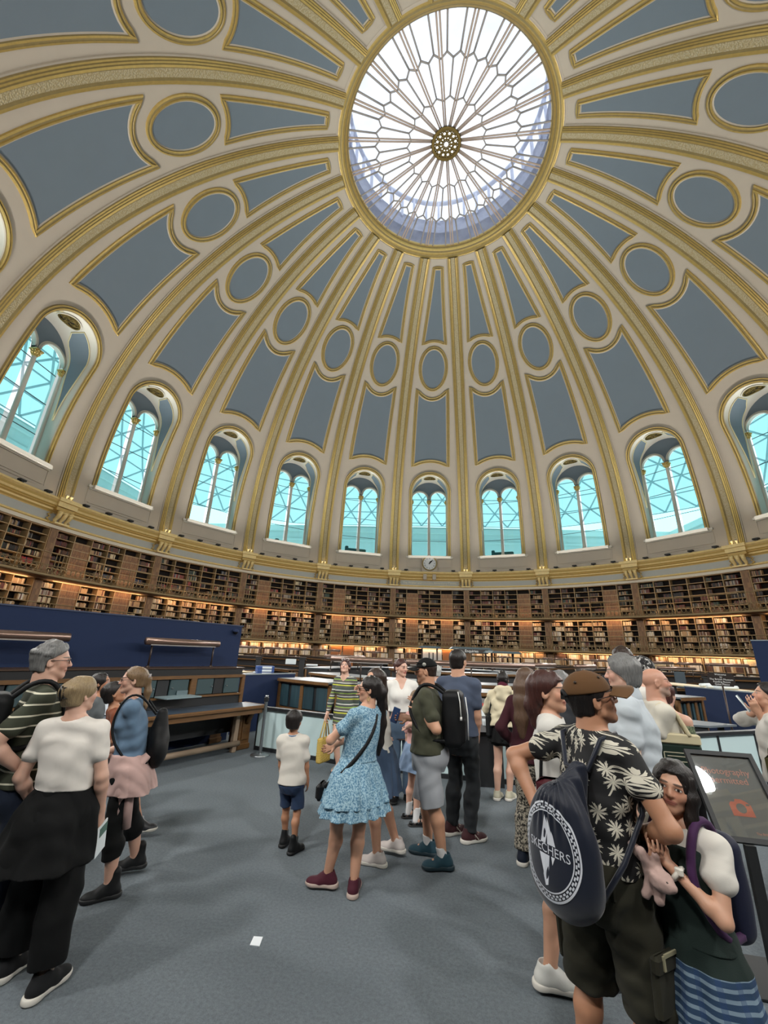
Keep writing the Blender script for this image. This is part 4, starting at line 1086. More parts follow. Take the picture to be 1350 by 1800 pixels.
# rolled drawings and papers on a trestle behind the right screen
tt = thing('trestle_table', 'pale trestle table behind the right navy screen', 'table', (0, 0, 0))
b = MB(); b.box((7.1, -2.2, 1.13), (1.0, 3.6, .03), 0, Matrix.Rotation(.05, 3, 'Z')); b.build('table_top', [m_pcream], tt)
for x, y in ((6.75, -3.8), (7.4, -3.8), (6.75, -.6), (7.4, -.6)):
    b = MB(); b.box((x, y, .56), (.05, .05, 1.12)); b.build('leg', [m_dark], tt)
for i, (x, y) in enumerate(((1268, 1205), (1290, 1208), (1310, 1210))):
    p = G(x, y, 1.15); b = MB(); b.tube([(-.35, 0, .05), (.35, 0, .05)], .05, 12); tag(b.build('paper_roll', [m_pwhite], None, (6.95 + .1 * i, -3.7 + .55 * i, 1.146), .2 + .2 * i), ('left', 'middle', 'right')[i] + ' white paper roll on the trestle behind the right navy screen', 'paper roll', 'paper rolls')
ch = thing('office_chair', 'grey mesh backed office chair behind the right catalogue desk', 'chair', (*topP(1197, 1200, 1.1), 0), .2)
b = MB(); b.box((0, 0, 1.24), (.46, .05, .5), 0, bevel=.05); b.build('backrest', [mat('mesh_grey', '#3c4850', .7)], ch)
b = MB(); b.box((0, -.25, .95), (.48, .48, .07), 0, bevel=.03); b.build('seat', [mat('mesh_grey', '#3c4850', .7)], ch)
b = MB(); b.tube([(0, -.2, .92), (0, -.2, .08)], .03, 8); b.build('stem', [m_dark], ch)
for k in range(5):
    a = 2 * PI * k / 5; b = MB(); b.tube([(0, -.2, .1), (.28 * math.cos(a), -.2 + .28 * math.sin(a), .03)], [.03, .025], 6); b.build('leg', [m_dark], ch)
# tall rolling box file shelves are in the bookcases; orange exhibition panel between the visitors
xp = thing('exhibit_panel', 'dark exhibit panel with an orange picture between the flat cap and the grey haired man', 'panel', (*topP(1077, 1310, .7), 0), -.1)
b = MB(); b.box((0, 0, .55), (.7, .06, 1.1), 0, bevel=.01); b.build('board', [m_dark], xp); b = MB(); b.box((0, -.034, .93), (.5, .006, .22)); b.build('picture', [mat('orange_print', '#c9552c', .5, var=.5, vscale=7)], xp)
ip = thing('exhibit_panel', 'grey information panel with white text blocks left of the cream hoodie', 'panel', (*G(845, 1345, .35).xy, 0), .0)
P_ = Vector(ring[3]).lerp(Vector(ring[2]), .45); ip.location = (P_.x, P_.y - .28, 0)
b = MB(); b.box((0, 0, .93), (.62, .03, .46), 0, Matrix.Rotation(-.3, 3, 'X')); b.build('board', [mat('info_grey', '#6a6a6c', .5)], ip)
b = MB()
for y0 in (.84, .96): b.box((.06, -.022 + (y0 - .93) * .31, y0), (.2, .012, .09), 0, Matrix.Rotation(-.3, 3, 'X'))
b.build('text_block', [m_pwhite], ip)
b = MB(); b.box((.06, -.022 + .14 * .31, 1.07), (.2, .012, .04), 0, Matrix.Rotation(-.3, 3, 'X')); b.build('heading', [mat('red_heading', '#b5433a', .5)], ip)
b = MB(); b.box((0, .03, .38), (.5, .05, .76)); b.build('support', [m_dark], ip)
# ---------------------------------------------------------------- figures: distance fields meshed into one continuous skin per body or garment
class Field:
    def __init__(s, lo, hi, res):
        s.res = res; s.lo = np.array(lo, np.float32); n = np.ceil((np.array(hi) - np.array(lo)) / res).astype(int) + 1
        s.n = n; s.D = np.full(tuple(n), 0.2, np.float32)
        s.ax = [(s.lo[i] + res * np.arange(n[i], dtype=np.float32)) for i in range(3)]
    def region(s, lo, hi, pad):
        a = np.maximum(np.floor((np.array(lo) - pad - s.lo) / s.res).astype(int), 0); b = np.minimum(np.ceil((np.array(hi) + pad - s.lo) / s.res).astype(int) + 1, s.n)
        if (b <= a).any(): return None
        return tuple(slice(a[i], b[i]) for i in range(3))
    def op(s, prim, k=.01, mode='add'):
        lo, hi, fn = prim
        sl = s.region(lo, hi, .03 + 2 * k + 2 * s.res)
        if sl is None: return s
        X = s.ax[0][sl[0]][:, None, None]; Y = s.ax[1][sl[1]][None, :, None]; Z = s.ax[2][sl[2]][None, None, :]
        d = fn(X, Y, Z).astype(np.float32); A = s.D[sl]
        if mode == 'add':
            h = np.clip(.5 + .5 * (A - d) / k, 0, 1); s.D[sl] = A + (d - A) * h - k * h * (1 - h)
        elif mode == 'sub':
            d = -d; h = np.clip(.5 - .5 * (A - d) / k, 0, 1); s.D[sl] = A + (d - A) * h + k * h * (1 - h)
        return s
    def cut(s, fn, k=.006):
        """keep only where fn < 0 (the whole field)"""
        X = s.ax[0][:, None, None]; Y = s.ax[1][None, :, None]; Z = s.ax[2][None, None, :]
        d = fn(X, Y, Z).astype(np.float32); h = np.clip(.5 - .5 * (s.D - d) / k, 0, 1); s.D = s.D + (d - s.D) * h + k * h * (1 - h)
        return s
    def mesh(s):
        D = s.D; D[0] = D[-1] = .2; D[:, 0] = D[:, -1] = .2; D[:, :, 0] = D[:, :, -1] = .2
        I = D < 0
        n = D.shape
        cnt = np.zeros(tuple(x - 1 for x in n), np.int8)
        cor = [(a, b, c) for a in (0, 1) for b in (0, 1) for c in (0, 1)]
        for a, b, c in cor: cnt += I[a:n[0] - 1 + a, b:n[1] - 1 + b, c:n[2] - 1 + c]
        act = np.argwhere((cnt > 0) & (cnt < 8))
        idx = np.full(cnt.shape, -1, np.int32); idx[act[:, 0], act[:, 1], act[:, 2]] = np.arange(len(act))
        V = np.zeros((len(act), 3), np.float32); W = np.zeros(len(act), np.float32)
        vals = {c: D[act[:, 0] + c[0], act[:, 1] + c[1], act[:, 2] + c[2]] for c in cor}
        for c in cor:
            for ax in range(3):
                if c[ax]: continue
                e = list(c); e[ax] = 1; e = tuple(e); va, vb = vals[c], vals[e]; m = (va < 0) != (vb < 0)
                t = np.where(m, va / np.where(m, va - vb, 1), 0); P = np.tile(np.array(c, np.float32), (len(act), 1)); P[:, ax] = t
                V[m] += P[m]; W[m] += 1
        V = (V / W[:, None] + act) * s.res + s.lo
        F = []
        for ax in range(3):
            o1, o2 = (ax + 1) % 3, (ax + 2) % 3
            sl0 = [slice(None)] * 3; sl1 = [slice(None)] * 3; sl0[ax] = slice(0, -1); sl1[ax] = slice(1, None)
            ch = I[tuple(sl0)] != I[tuple(sl1)]; e = np.argwhere(ch); e = e[(e[:, o1] > 0) & (e[:, o2] > 0)]
            q = []
            for d1, d2 in ((-1, -1), (0, -1), (0, 0), (-1, 0)):
                p = e.copy(); p[:, o1] += d1; p[:, o2] += d2; ok = (p < np.array(cnt.shape)).all(1); p = np.minimum(p, np.array(cnt.shape) - 1); q.append(np.where(ok, idx[p[:, 0], p[:, 1], p[:, 2]], -1))
            q = np.stack(q, 1); flip = ~I[e[:, 0], e[:, 1], e[:, 2]]; q[flip] = q[flip][:, ::-1]; F.append(q[(q >= 0).all(1)])
        return V, np.concatenate(F)

def np_mesh(name, V, F, mats, smooth=True, attr=None, mi=None):
    me = bpy.data.meshes.new(name); me.vertices.add(len(V)); me.vertices.foreach_set('co', V.astype(np.float32).ravel())
    me.loops.add(F.size); me.loops.foreach_set('vertex_index', F.astype(np.int32).ravel()); me.polygons.add(len(F)); me.polygons.foreach_set('loop_start', np.arange(0, F.size, 4, dtype=np.int32))
    try: me.polygons.foreach_set('loop_total', np.full(len(F), 4, np.int32))
    except Exception: pass
    me.polygons.foreach_set('use_smooth', np.ones(len(F), bool))
    for m in (mats if isinstance(mats, (list, tuple)) else [mats]): me.materials.append(m)
    if mi is not None: me.polygons.foreach_set('material_index', mi.astype(np.int32))
    if attr:
        for k, a in attr.items():
            at = me.attributes.new(k, 'FLOAT_VECTOR', 'POINT'); at.data.foreach_set('vector', a.astype(np.float32).ravel())
    me.update(calc_edges=True)
    return me
def relax(V, F, n=1, f=.5):
    for _ in range(n):
        A = np.zeros_like(V); c = np.zeros(len(V))
        for i in range(4):
            j = F[:, (i + 1) % 4]; np.add.at(A, F[:, i], V[j]); np.add.at(c, F[:, i], 1); np.add.at(A, j, V[F[:, i]]); np.add.at(c, j, 1)
        V = V + f * (A / np.maximum(c, 1)[:, None] - V)
    return V
def vnormals(V, F):
    n = np.cross(V[F[:, 2]] - V[F[:, 0]], V[F[:, 3]] - V[F[:, 1]]); N = np.zeros_like(V)
    for i in range(4): np.add.at(N, F[:, i], n)
    return N / np.maximum(np.linalg.norm(N, axis=1), 1e-9)[:, None]
def fold(V, F, amp, fx=7.0, fz=11.0, seed=0):
    """soft cloth folds: a few crossing waves, stronger where they meet"""
    r = np.random.RandomState(seed); N = vnormals(V, F); d = np.zeros(len(V))
    for i in range(7):
        k = r.normal(size=3) * np.array([fx, fx, fz]) * 1.6; w = r.normal(size=3) * 3.0
        d += np.sin(V @ k + 1.3 * np.sin(V @ w * 2 + r.rand() * 6) + r.rand() * 6.28)
    d = np.tanh(d / 2.4); d = np.sign(d) * np.abs(d) ** 1.3
    return V + N * (amp * d)[:, None]

# ---- primitives: (lo, hi, fn)
A3 = lambda v: np.array(v, np.float32)
def p_cone(a, b, ra, rb):
    a, b = A3(a), A3(b); ab = b - a; L2 = float(ab @ ab) + 1e-12; r = max(ra, rb)
    def fn(X, Y, Z):
        t = np.clip(((X - a[0]) * ab[0] + (Y - a[1]) * ab[1] + (Z - a[2]) * ab[2]) / L2, 0, 1)
        return np.sqrt((X - a[0] - t * ab[0]) ** 2 + (Y - a[1] - t * ab[1]) ** 2 + (Z - a[2] - t * ab[2]) ** 2) - (ra + (rb - ra) * t)
    return np.minimum(a, b) - r, np.maximum(a, b) + r, fn
def p_ell(c, r, M=None):
    c, r = A3(c), A3(r); R = float(r.max()); mr = float(r.min())
    Mi = None if M is None else np.array(M.to_3x3().transposed(), np.float32)
    def fn(X, Y, Z):
        x, y, z = X - c[0], Y - c[1], Z - c[2]
        if Mi is not None: x, y, z = Mi[0, 0] * x + Mi[0, 1] * y + Mi[0, 2] * z, Mi[1, 0] * x + Mi[1, 1] * y + Mi[1, 2] * z, Mi[2, 0] * x + Mi[2, 1] * y + Mi[2, 2] * z
        k0 = np.sqrt((x / r[0]) ** 2 + (y / r[1]) ** 2 + (z / r[2]) ** 2); k1 = np.sqrt((x / r[0] ** 2) ** 2 + (y / r[1] ** 2) ** 2 + (z / r[2] ** 2) ** 2) + 1e-9
        return k0 * (k0 - 1) / k1
    return c - R, c + R, fn
def p_box(c, h, M=None, rd=.01):
    c = A3(c); h = A3(h); R = float(np.linalg.norm(h)); Mi = None if M is None else np.array(M.to_3x3().transposed(), np.float32)
    def fn(X, Y, Z):
        x, y, z = X - c[0], Y - c[1], Z - c[2]
        if Mi is not None: x, y, z = Mi[0, 0] * x + Mi[0, 1] * y + Mi[0, 2] * z, Mi[1, 0] * x + Mi[1, 1] * y + Mi[1, 2] * z, Mi[2, 0] * x + Mi[2, 1] * y + Mi[2, 2] * z
        qx, qy, qz = np.abs(x) - h[0] + rd, np.abs(y) - h[1] + rd, np.abs(z) - h[2] + rd
        return np.sqrt(np.maximum(qx, 0) ** 2 + np.maximum(qy, 0) ** 2 + np.maximum(qz, 0) ** 2) + np.minimum(np.maximum(np.maximum(qx, qy), qz), 0) - rd
    return c - R, c + R, fn
def p_loft(secs, e=0.0, power=2.3, ripple=None):
    """secs: (z, cx, cy, rx, ry) sections stacked upwards; e grows it; ripple(theta, z) adds to the radius"""
    S = np.array(secs, np.float32); z = S[:, 0]; R = float(max(S[:, 3].max(), S[:, 4].max())) + abs(e) + .05
    lo = (S[:, 1].min() - R, S[:, 2].min() - R, z.min() - .02); hi = (S[:, 1].max() + R, S[:, 2].max() + R, z.max() + .02)
    zf = np.linspace(z.min(), z.max(), 60)
    # smooth the section curves
    cur = [np.interp(zf, z, S[:, i]) for i in range(1, 5)]
    for _ in range(3): cur = [np.concatenate([c[:1], (c[:-2] + 2 * c[1:-1] + c[2:]) / 4, c[-1:]]) for c in cur]
    def fn(X, Y, Z):
        zz = Z.ravel(); cx, cy, rx, ry = [np.interp(zz, zf, c).astype(np.float32)[None, None, :] for c in cur]
        rx = rx + e; ry = ry + e; x, y = X - cx, Y - cy
        q = (np.abs(x / rx) ** power + np.abs(y / ry) ** power) ** (1 / power)
        d = (q - 1) * np.minimum(rx, ry)
        if ripple is not None: d = d - ripple(np.arctan2(y, x), Z)
        return np.maximum(d, np.maximum(z.min() - Z, Z - z.max()))
    return lo, hi, fn
def ik(S, T, a, b, pole):
    S, T, pole = Vector(S), Vector(T), Vector(pole); d = T - S; L = min(d.length, (a + b) * .999); dn = d.normalized()
    x = (a * a - b * b + L * L) / (2 * L); h = math.sqrt(max(a * a - x * x, 0)); p = pole - dn * pole.dot(dn)
    p = p.normalized() if p.length > 1e-6 else dn.orthogonal().normalized()
    return S + dn * x + p * h, S + dn * L

# ---- skin, eyes, lips, brows drawn from head coordinates stored on the skin
def skin_mat(name, tone, lips=None, brow='#2a1c14', beard=None, beard_lo=-.30):
    m = bpy.data.materials.new(name); t = NT(m); at = t.n('ShaderNodeAttribute', attribute_name='head'); sp = t.n('ShaderNodeSeparateXYZ'); t.t.links.new(at.outputs['Vector'], sp.inputs[0])
    x, y, z = sp.outputs; ax = t.math('ABSOLUTE', x); c = lin(tone)
    nz = t.noise(14, 3)
    col = t.mix(nz, tuple(v * .88 for v in c[:3]) + (1,), tuple(min(1, v * 1.08) for v in c[:3]) + (1,))
    front = t.math('GREATER_THAN', y, .2)
    def ell(cx, cz, rx, rz, soft=.25, xx=None):
        q = t.math('ADD', t.math('POWER', t.math('ABSOLUTE', t.math('DIVIDE', t.math('SUBTRACT', xx if xx is not None else ax, cx), rx)), 2), t.math('POWER', t.math('ABSOLUTE', t.math('DIVIDE', t.math('SUBTRACT', z, cz), rz)), 2))
        return t.math('MULTIPLY', t.math('MULTIPLY', t.math('SUBTRACT', 1 + soft, q), 1 / soft, clamp=True), front)
    lc = lin(lips) if lips else (c[0] * .72, c[1] * .50, c[2] * .50, 1)
    blush = (min(1, c[0] * 1.02), c[1] * .82, c[2] * .80, 1)
    col = t.mix(t.math('MULTIPLY', ell(.17, -.10, .13, .12, .9), .5), col, blush)
    if beard:
        ss = lambda v, a, b: t.math('DIVIDE', t.math('SUBTRACT', v, a), b - a, clamp=True)
        bm = t.math('MULTIPLY', t.math('MULTIPLY', ss(t.math('ADD', z, t.math('MULTIPLY', t.math('SUBTRACT', nz, .5), .1)), -.12, -.22), ss(y, -.06, .06)), ss(z, -.60, -.46))
        col = t.mix(t.math('MULTIPLY', bm, .6), col, lin(beard))
    col = t.mix(t.math('MULTIPLY', ell(0, -.262, .115, .045, .5), .85), col, lc)
    col = t.mix(t.math('MULTIPLY', ell(0, -.262, .10, .007, .6), .7), col, (lc[0] * .3, lc[1] * .25, lc[2] * .25, 1))
    col = t.mix(t.math('MULTIPLY', ell(.145, .02, .10, .055, .9), .35), col, (c[0] * .55, c[1] * .45, c[2] * .42, 1))
    col = t.mix(ell(.145, .012, .068, .030, .2), col, lin('#2a1d18'))
    col = t.mix(ell(.145, .009, .058, .021, .2), col, lin('#c9c2bb'))
    col = t.mix(ell(.145, .010, .026, .026, .2), col, lin('#1b120d'))
    col = t.mix(t.math('MULTIPLY', ell(.15, .105, .095, .020, .6), .85), col, lin(brow))
    t.set(t.b.inputs['Base Color'], col); t.b.inputs['Roughness'].default_value = .5; t.b.inputs['Subsurface Weight'].default_value = .08; t.b.inputs['Subsurface Radius'].default_value = (.012, .005, .003)
    return m
def hair_mat(name, a, b_):
    m = bpy.data.materials.new(name); t = NT(m); v = t.mapping(t.coord(), (150, 150, 9)); n = t.noise(1, 3, v, rough=.6)
    t.set(t.b.inputs['Base Color'], t.mix(t.math('POWER', n, 1.2), lin(a), lin(b_))); t.b.inputs['Roughness'].default_value = .42; t.b.inputs['Specular IOR Level'].default_value = .35
    t.bump(n, .8, .006); return m
_cl = {}
def cloth(name, col, rough=.85, var=.1, bump=.18, sheen=.04):
    if name in _cl: return _cl[name]
    m = bpy.data.materials.new(name); t = NT(m); c = lin(col); n = t.noise(7, 4)
    t.set(t.b.inputs['Base Color'], t.mix(n, tuple(v * (1 - var) for v in c[:3]) + (1,), tuple(min(1, v * (1 + var)) for v in c[:3]) + (1,)))
    t.b.inputs['Roughness'].default_value = rough; t.b.inputs['Sheen Weight'].default_value = sheen; t.b.inputs['Specular IOR Level'].default_value = .25
    w = t.noise(450, 1); t.bump(w, bump, .002); _cl[name] = m; return m
def striped(name, stops, period, phase=0.0, axis=2, bump=.15):
    """bands of colour up the garment; stops = (position 0..1, colour)"""
    m = bpy.data.materials.new(name); t = NT(m); sp = t.n('ShaderNodeSeparateXYZ'); t.t.links.new(t.coord(), sp.inputs[0])
    nz = t.math('MULTIPLY', t.math('SUBTRACT', t.noise(6, 2), .5), .014)
    f = t.math('FRACT', t.math('DIVIDE', t.math('ADD', t.math('ADD', sp.outputs[axis], phase), nz), period))
    t.set(t.b.inputs['Base Color'], t.ramp(f, stops, 'CONSTANT')); t.b.inputs['Roughness'].default_value = .85; t.bump(t.noise(400, 1), bump, .002); return m

class Person:
    """a figure in its own frame: x to its right, y forward, z up, feet on z = 0"""
    def __init__(s, label, P, az, h, female=False, build=1.0, res=.0065, lean=(0, 0), head=(0, 0), tilt=0.0, feet=None, feet_az=(8, -8), heels=0.0, hands=None, poles=None, curl=(.7, .7), palm=None, child=0.0, skin=None, hip=(0, 0), shoulder=1.0, bend=0.0, lift=(0, 0), chest_turn=0.0, head_px=None, headk=1.0):
        s.h = h; s.f = female; s.res = res; s.child = child; s.skin = skin; s.b = build; s.curl = curl; s.palm = palm; s.heels = heels
        s.root = thing('person', label, 'person', (P[0], P[1], 0), -az * D2); s.az = az; s.P = P
        s.M = Matrix.Translation((P[0], P[1], 0)) @ Matrix.Rotation(-az * D2, 4, 'Z')
        c = child
        s.hh = h * lerp(.132, .163, c) * headk                       # head height
        s.zs = h * lerp(.815, .785, c); s.zh = h * lerp(.515, .485, c) - bend
        s.sw = h * (lerp(.108, .098, c) if not female else .097) * shoulder; s.hw = h * .05
        s.lean = lean; H = h
        s.zs -= bend; s.bend = bend
        if head_px:
            D_ = math.hypot(P[0] - CAM.x, P[1] - CAM.y); q = at_dist(head_px[0], head_px[1], D_ + (head_px[2] if len(head_px) > 2 else 0)); q = s.M.inverted() @ Vector((q[0], q[1], 0))
            if hip == (0, 0): hip = (q.x * .5, (q.y - .012 * h) * .5)
            lean = ((q.x - hip[0]) / 1.35, (q.y - hip[1] - .012 * h) / 1.35)
        s.lean = lean; s.hip = Vector((hip[0], hip[1], s.zh))
        L1, L2 = h * lerp(.2325, .217, c), h * lerp(.2315, .2155, c)
        D0 = math.hypot(P[0] - CAM.x, P[1] - CAM.y); Mi = s.M.inverted()
        def from_px(v):
            if v is None or len(v) < 4: return v
            q = at_dist(v[1], v[2], D0 + v[3]); return Mi @ at_plan(v[1], v[2], q)
        hands = tuple(from_px(v) for v in hands) if hands else None
        if feet: feet = tuple((Mi @ G(v[0], v[1]))[:2] if abs(v[0]) > 5 else v for v in feet)
        feet = feet or ((.09, 0), (-.09, 0)); s.legs = []
        for i, sx in ((0, 1), (1, -1)):
            fa = feet_az[i] * D2; ank = Vector((feet[i][0], feet[i][1], h * .045 + heels + lift[i])) - Vector((math.sin(fa), math.cos(fa), 0)) * .02 * h
            hj = s.hip + Vector((sx * s.hw, 0, -.01 * h)); d = Vector((math.sin(fa), math.cos(fa), .0)) 
            kn, ank2 = ik(hj, ank, L1, L2, d + Vector((sx * .1, 0, 0))); s.legs.append((hj, kn, ank2, fa))
        ct = chest_turn * D2
        R2 = lambda v: Vector((v.x * math.cos(ct) - v.y * math.sin(ct), v.x * math.sin(ct) + v.y * math.cos(ct), v.z))
        s.ct = ct
        U, Fm = h * lerp(.172, .165, c), h * lerp(.150, .145, c); s.arms = []
        top = s.ctr(s.zs); s.sh = []
        hands = hands or (None, None); poles = poles or (None, None)
        for i, sx in ((0, 1), (1, -1)):
            S = top + R2(Vector((sx * s.sw, -.004 * h, -.012 * h)))
            T = hands[i]
            T = Vector((S.x + sx * .035 * h, S.y + .03 * h, S.z - (U + Fm) * .985)) if T is None else Vector(T)
            pole = (Vector(poles[i]) if len(poles[i]) < 4 else from_px(poles[i]) - (S + T) / 2) if poles[i] else Vector((sx * .35, -1, -.1))
            e, w = ik(S, T, U, Fm, pole); s.arms.append((S, e, w)); s.sh.append(S)
        neck = s.ctr(s.zs + .022 * h); s.neck0 = neck
        hy, hp = head[0] * D2, head[1] * D2
        s.RH = Matrix.Rotation(-hy, 3, 'Z') @ Matrix.Rotation(-hp, 3, 'X') @ Matrix.Rotation(tilt * D2, 3, 'Y')
        zc = h - bend - s.hh * .5
        s.hc = Vector((s.ctr(s.zs).x, s.ctr(s.zs).y, 0)) + Vector((lean[0] * .35, lean[1] * .35 + .012 * h, zc)) + s.RH @ Vector((0, .0, 0))
        s.hd = lambda v: s.hc + s.RH @ (Vector(v) * s.hh)
    def ctr(s, z):
        t = max(0, (z - s.zh) / (s.zs - s.zh)); return Vector((s.hip.x + s.lean[0] * t ** 1.3, s.hip.y + s.lean[1] * t ** 1.3, z))
    def secs(s, z0=None, z1=None):
        h, b = s.h, s.b; f = s.f; k = s.zs - s.zh
        if f: base = [(-.32, .074, .060), (-.1, .098, .070), (.04, .101, .070), (.30, .076, .056), (.48, .076, .058), (.70, .084, .063), (.86, .085, .054), (.97, .070, .042), (1.06, .043, .036), (1.13, .032, .032)]
        else: base = [(-.32, .074, .062), (-.1, .092, .068), (.04, .094, .068), (.30, .084, .062), (.48, .087, .064), (.70, .097, .070), (.86, .099, .060), (.97, .082, .047), (1.06, .050, .040), (1.13, .036, .036)]
        if s.child: base = [(u, x * lerp(1, .92, s.child), y * lerp(1, .98, s.child)) for u, x, y in base]
        out = []
        for u, x, y in base:
            z = s.zh + u * k; c = s.ctr(z); bb = b if u < .9 else 1 + (b - 1) * .5
            out.append((z, c.x, c.y + (.004 * h if u > .6 else 0), x * h * bb, y * h * bb))
        if z0 is not None: out = s.clip(out, z0, z1)
        return out
    @staticmethod
    def clip(secs, z0, z1):
        A = np.array(secs); zz = A[:, 0]; f = lambda z: tuple([z] + [float(np.interp(z, zz, A[:, i])) for i in range(1, 5)])
        return [f(z0)] + [tuple(r) for r in A if z0 < r[0] < z1] + [f(z1)]
    def field(s, lo=None, hi=None, pad=.12, res=None):
        pts = [s.hc + Vector((0, 0, s.hh * .6)), s.hc - Vector((0, 0, s.hh * .5))] + [p for a in s.arms for p in a] + [p for l in s.legs for p in l[:3]] + [Vector((l[2].x + math.sin(l[3]) * .2, l[2].y + math.cos(l[3]) * .2, 0)) for l in s.legs]
        P = np.array([list(p) for p in pts]); a, b = P.min(0) - pad, P.max(0) + pad
        a[0] = min(a[0], s.hip.x - .24); b[0] = max(b[0], s.hip.x + .24); a[1] = min(a[1], s.hip.y - .2); b[1] = max(b[1], s.hip.y + .2)
        a[2] = -.03
        if lo is not None: a[2] = max(a[2], lo - .03)
        if hi is not None: b[2] = min(b[2], hi + .03)
        return Field(a, b, res or s.res)
    def arm_prims(s, i, e=0.0, t0=0, t1=2.0):
        h, b = s.h, (s.b + 1) / 2; S, E, W = s.arms[i]; k = 1 if not s.f else .9
        if s.child: k *= .92
        rs, re, rf, rw = .031 * h * k * b, .0235 * h * k * b, .0245 * h * k * b, .0155 * h * k
        out = []
        if t0 < 1:
            q = min(1, t1); out.append(p_cone(S, S.lerp(E, q), rs + e, lerp(rs, re, q) + e))
        if t1 > 1:
            q = min(1, t1 - 1); m = E.lerp(W, .25)
            if q > .25: out += [p_cone(E, m, re + e, rf + e), p_cone(m, E.lerp(W, q), rf + e, lerp(rf, rw, (q - .25) / .75) + e)]
            else: out.append(p_cone(E, E.lerp(W, q), re + e, rf + e))
        return out
    def leg_prims(s, i, e=0.0, t1=2.0, flare=0.0, r_hem=None):
        h, b = s.h, (s.b + 1) / 2; Hj, K, A, fa = s.legs[i]; k = 1.0 if not s.child else .88
        rh, rk, rc, ra = .049 * h * b * k, .0315 * h * b * k, .0335 * h * b * k, .0205 * h * k
        out = []; q = min(1, t1); out.append(p_cone(Hj, Hj.lerp(K, q), rh + e, lerp(rh, rk, q) + e + flare * q))
        if t1 > 1:
            q = t1 - 1; back = Vector((math.sin(fa), math.cos(fa), 0)) * -.010 * h; m = K.lerp(A, .3) + back
            if r_hem is None: out += [p_cone(K, m, rk + e, rc + e)] + ([p_cone(m, K.lerp(A, q), rc + e, lerp(rc, ra, (q - .3) / .7) + e)] if q > .3 else [])
            else: rm = max(rc + e + .006, lerp(rk + e + flare, r_hem, .3 / max(q, .31))); out += [p_cone(K, m, rk + e + flare, rm)] + ([p_cone(m, K.lerp(A, q), rm, r_hem)] if q > .3 else [])
        return out
    def hand_frame(s, i):
        S, E, W = s.arms[i]; d = (W - E).normalized(); sx = 1 if i == 0 else -1
        pn = Vector(s.palm[i]) if s.palm and s.palm[i] else Vector((-sx, 0, 0)); pn = pn - d * pn.dot(d)
        pn = pn.normalized() if pn.length > .05 else d.orthogonal().normalized()
        side = d.cross(pn) * (1 if i == 1 else -1); return d, pn, side     # side points to the thumb
    def hand(s, F, i):
        W = s.arms[i][2]; d, pn, sd = s.hand_frame(i); L = s.h * lerp(.105, .10, s.child); cu = s.curl[i]
        B = W + d * .03 * L; k = .010
        M = Matrix((sd, d, pn)).transposed()
        F.op(p_box(B + d * .26 * L, (.205 * L, .27 * L, .075 * L), M, .05 * L), .012)
        F.op(p_cone(W - d * .12 * L, B + d * .12 * L, .088 * L * 1.6, .12 * L), .015)
        for j, (o, ln) in enumerate(((.158, .43), (.053, .48), (-.053, .45), (-.153, .35))):
            p = B + d * (.48 - .04 * abs(j - 1.3)) * L + sd * o * L; ang = .25 * cu; r = .047 * L
            for sl, fr in ((.45, 1.0), (.32, .92), (.26, .82)):
                ang_d = d * math.cos(ang) + pn * math.sin(ang) + sd * o * .25; q = p + ang_d.normalized() * ln * sl * L
                F.op(p_cone(p, q, r * fr, r * fr * .93), .004); p = q; ang += cu * .75
        p = B + d * .10 * L + sd * .16 * L + pn * .04 * L
        td = (d * .62 + sd * .72 + pn * (.25 + .25 * cu)).normalized(); q = p + td * .24 * L; F.op(p_cone(p, q, .072 * L, .056 * L), .010)
        td = (d * .85 + sd * (.40 - .3 * cu) + pn * (.2 + .35 * cu)).normalized(); F.op(p_cone(q, q + td * .20 * L, .054 * L, .043 * L), .004)
    def head_prims(s, F):
        u = s.hh; ap = lambda c, r, k=.02, M=None: F.op(p_ell(s.hd(c), tuple(x * u for x in r), s.RH if M is None else s.RH @ M), k * u)
        ap((0, -.065, .13), (.34, .425, .37), .02); ap((0, .09, -.12), (.265, .295, .37), .12)
        jw = .20 if s.f or s.child else .225
        for sx in (-1, 1):
            F.op(p_cone(s.hd((sx * jw, .02, -.27)), s.hd((sx * .06, .27, -.41)), .085 * u, .075 * u), .10 * u)
            ap((sx * .165, .235, -.10), (.12, .12, .13), .08)
        F.op(p_cone(s.hd((0, .265, -.41)), s.hd((0, .27, -.40)), .095 * u, .09 * u), .06 * u)
        F.op(p_cone(s.hd((-.15, .335, .085)), s.hd((.15, .335, .085)), .06 * u, .06 * u), .06 * u)
        for sx in (-1, 1):
            F.op(p_ell(s.hd((sx * .15, .425, .0)), (.085 * u, .075 * u, .065 * u), s.RH), .05 * u, 'sub')
            F.op(p_ell(s.hd((sx * .145, .30, .008)), (.085 * u, .085 * u, .075 * u), s.RH), .02 * u)
        nl = .455 if not s.child else .42
        F.op(p_cone(s.hd((0, .365, .06)), s.hd((0, nl, -.125)), .034 * u, .052 * u), .035 * u)
        for sx in (-1, 1): F.op(p_ell(s.hd((sx * .048, nl - .055, -.135)), (.04 * u, .05 * u, .035 * u), s.RH), .03 * u)
        F.op(p_cone(s.hd((-.075, .352, -.237)), s.hd((.075, .352, -.237)), .036 * u, .036 * u), .035 * u); F.op(p_cone(s.hd((-.06, .350, -.288)), s.hd((.06, .350, -.288)), .038 * u, .038 * u), .03 * u)
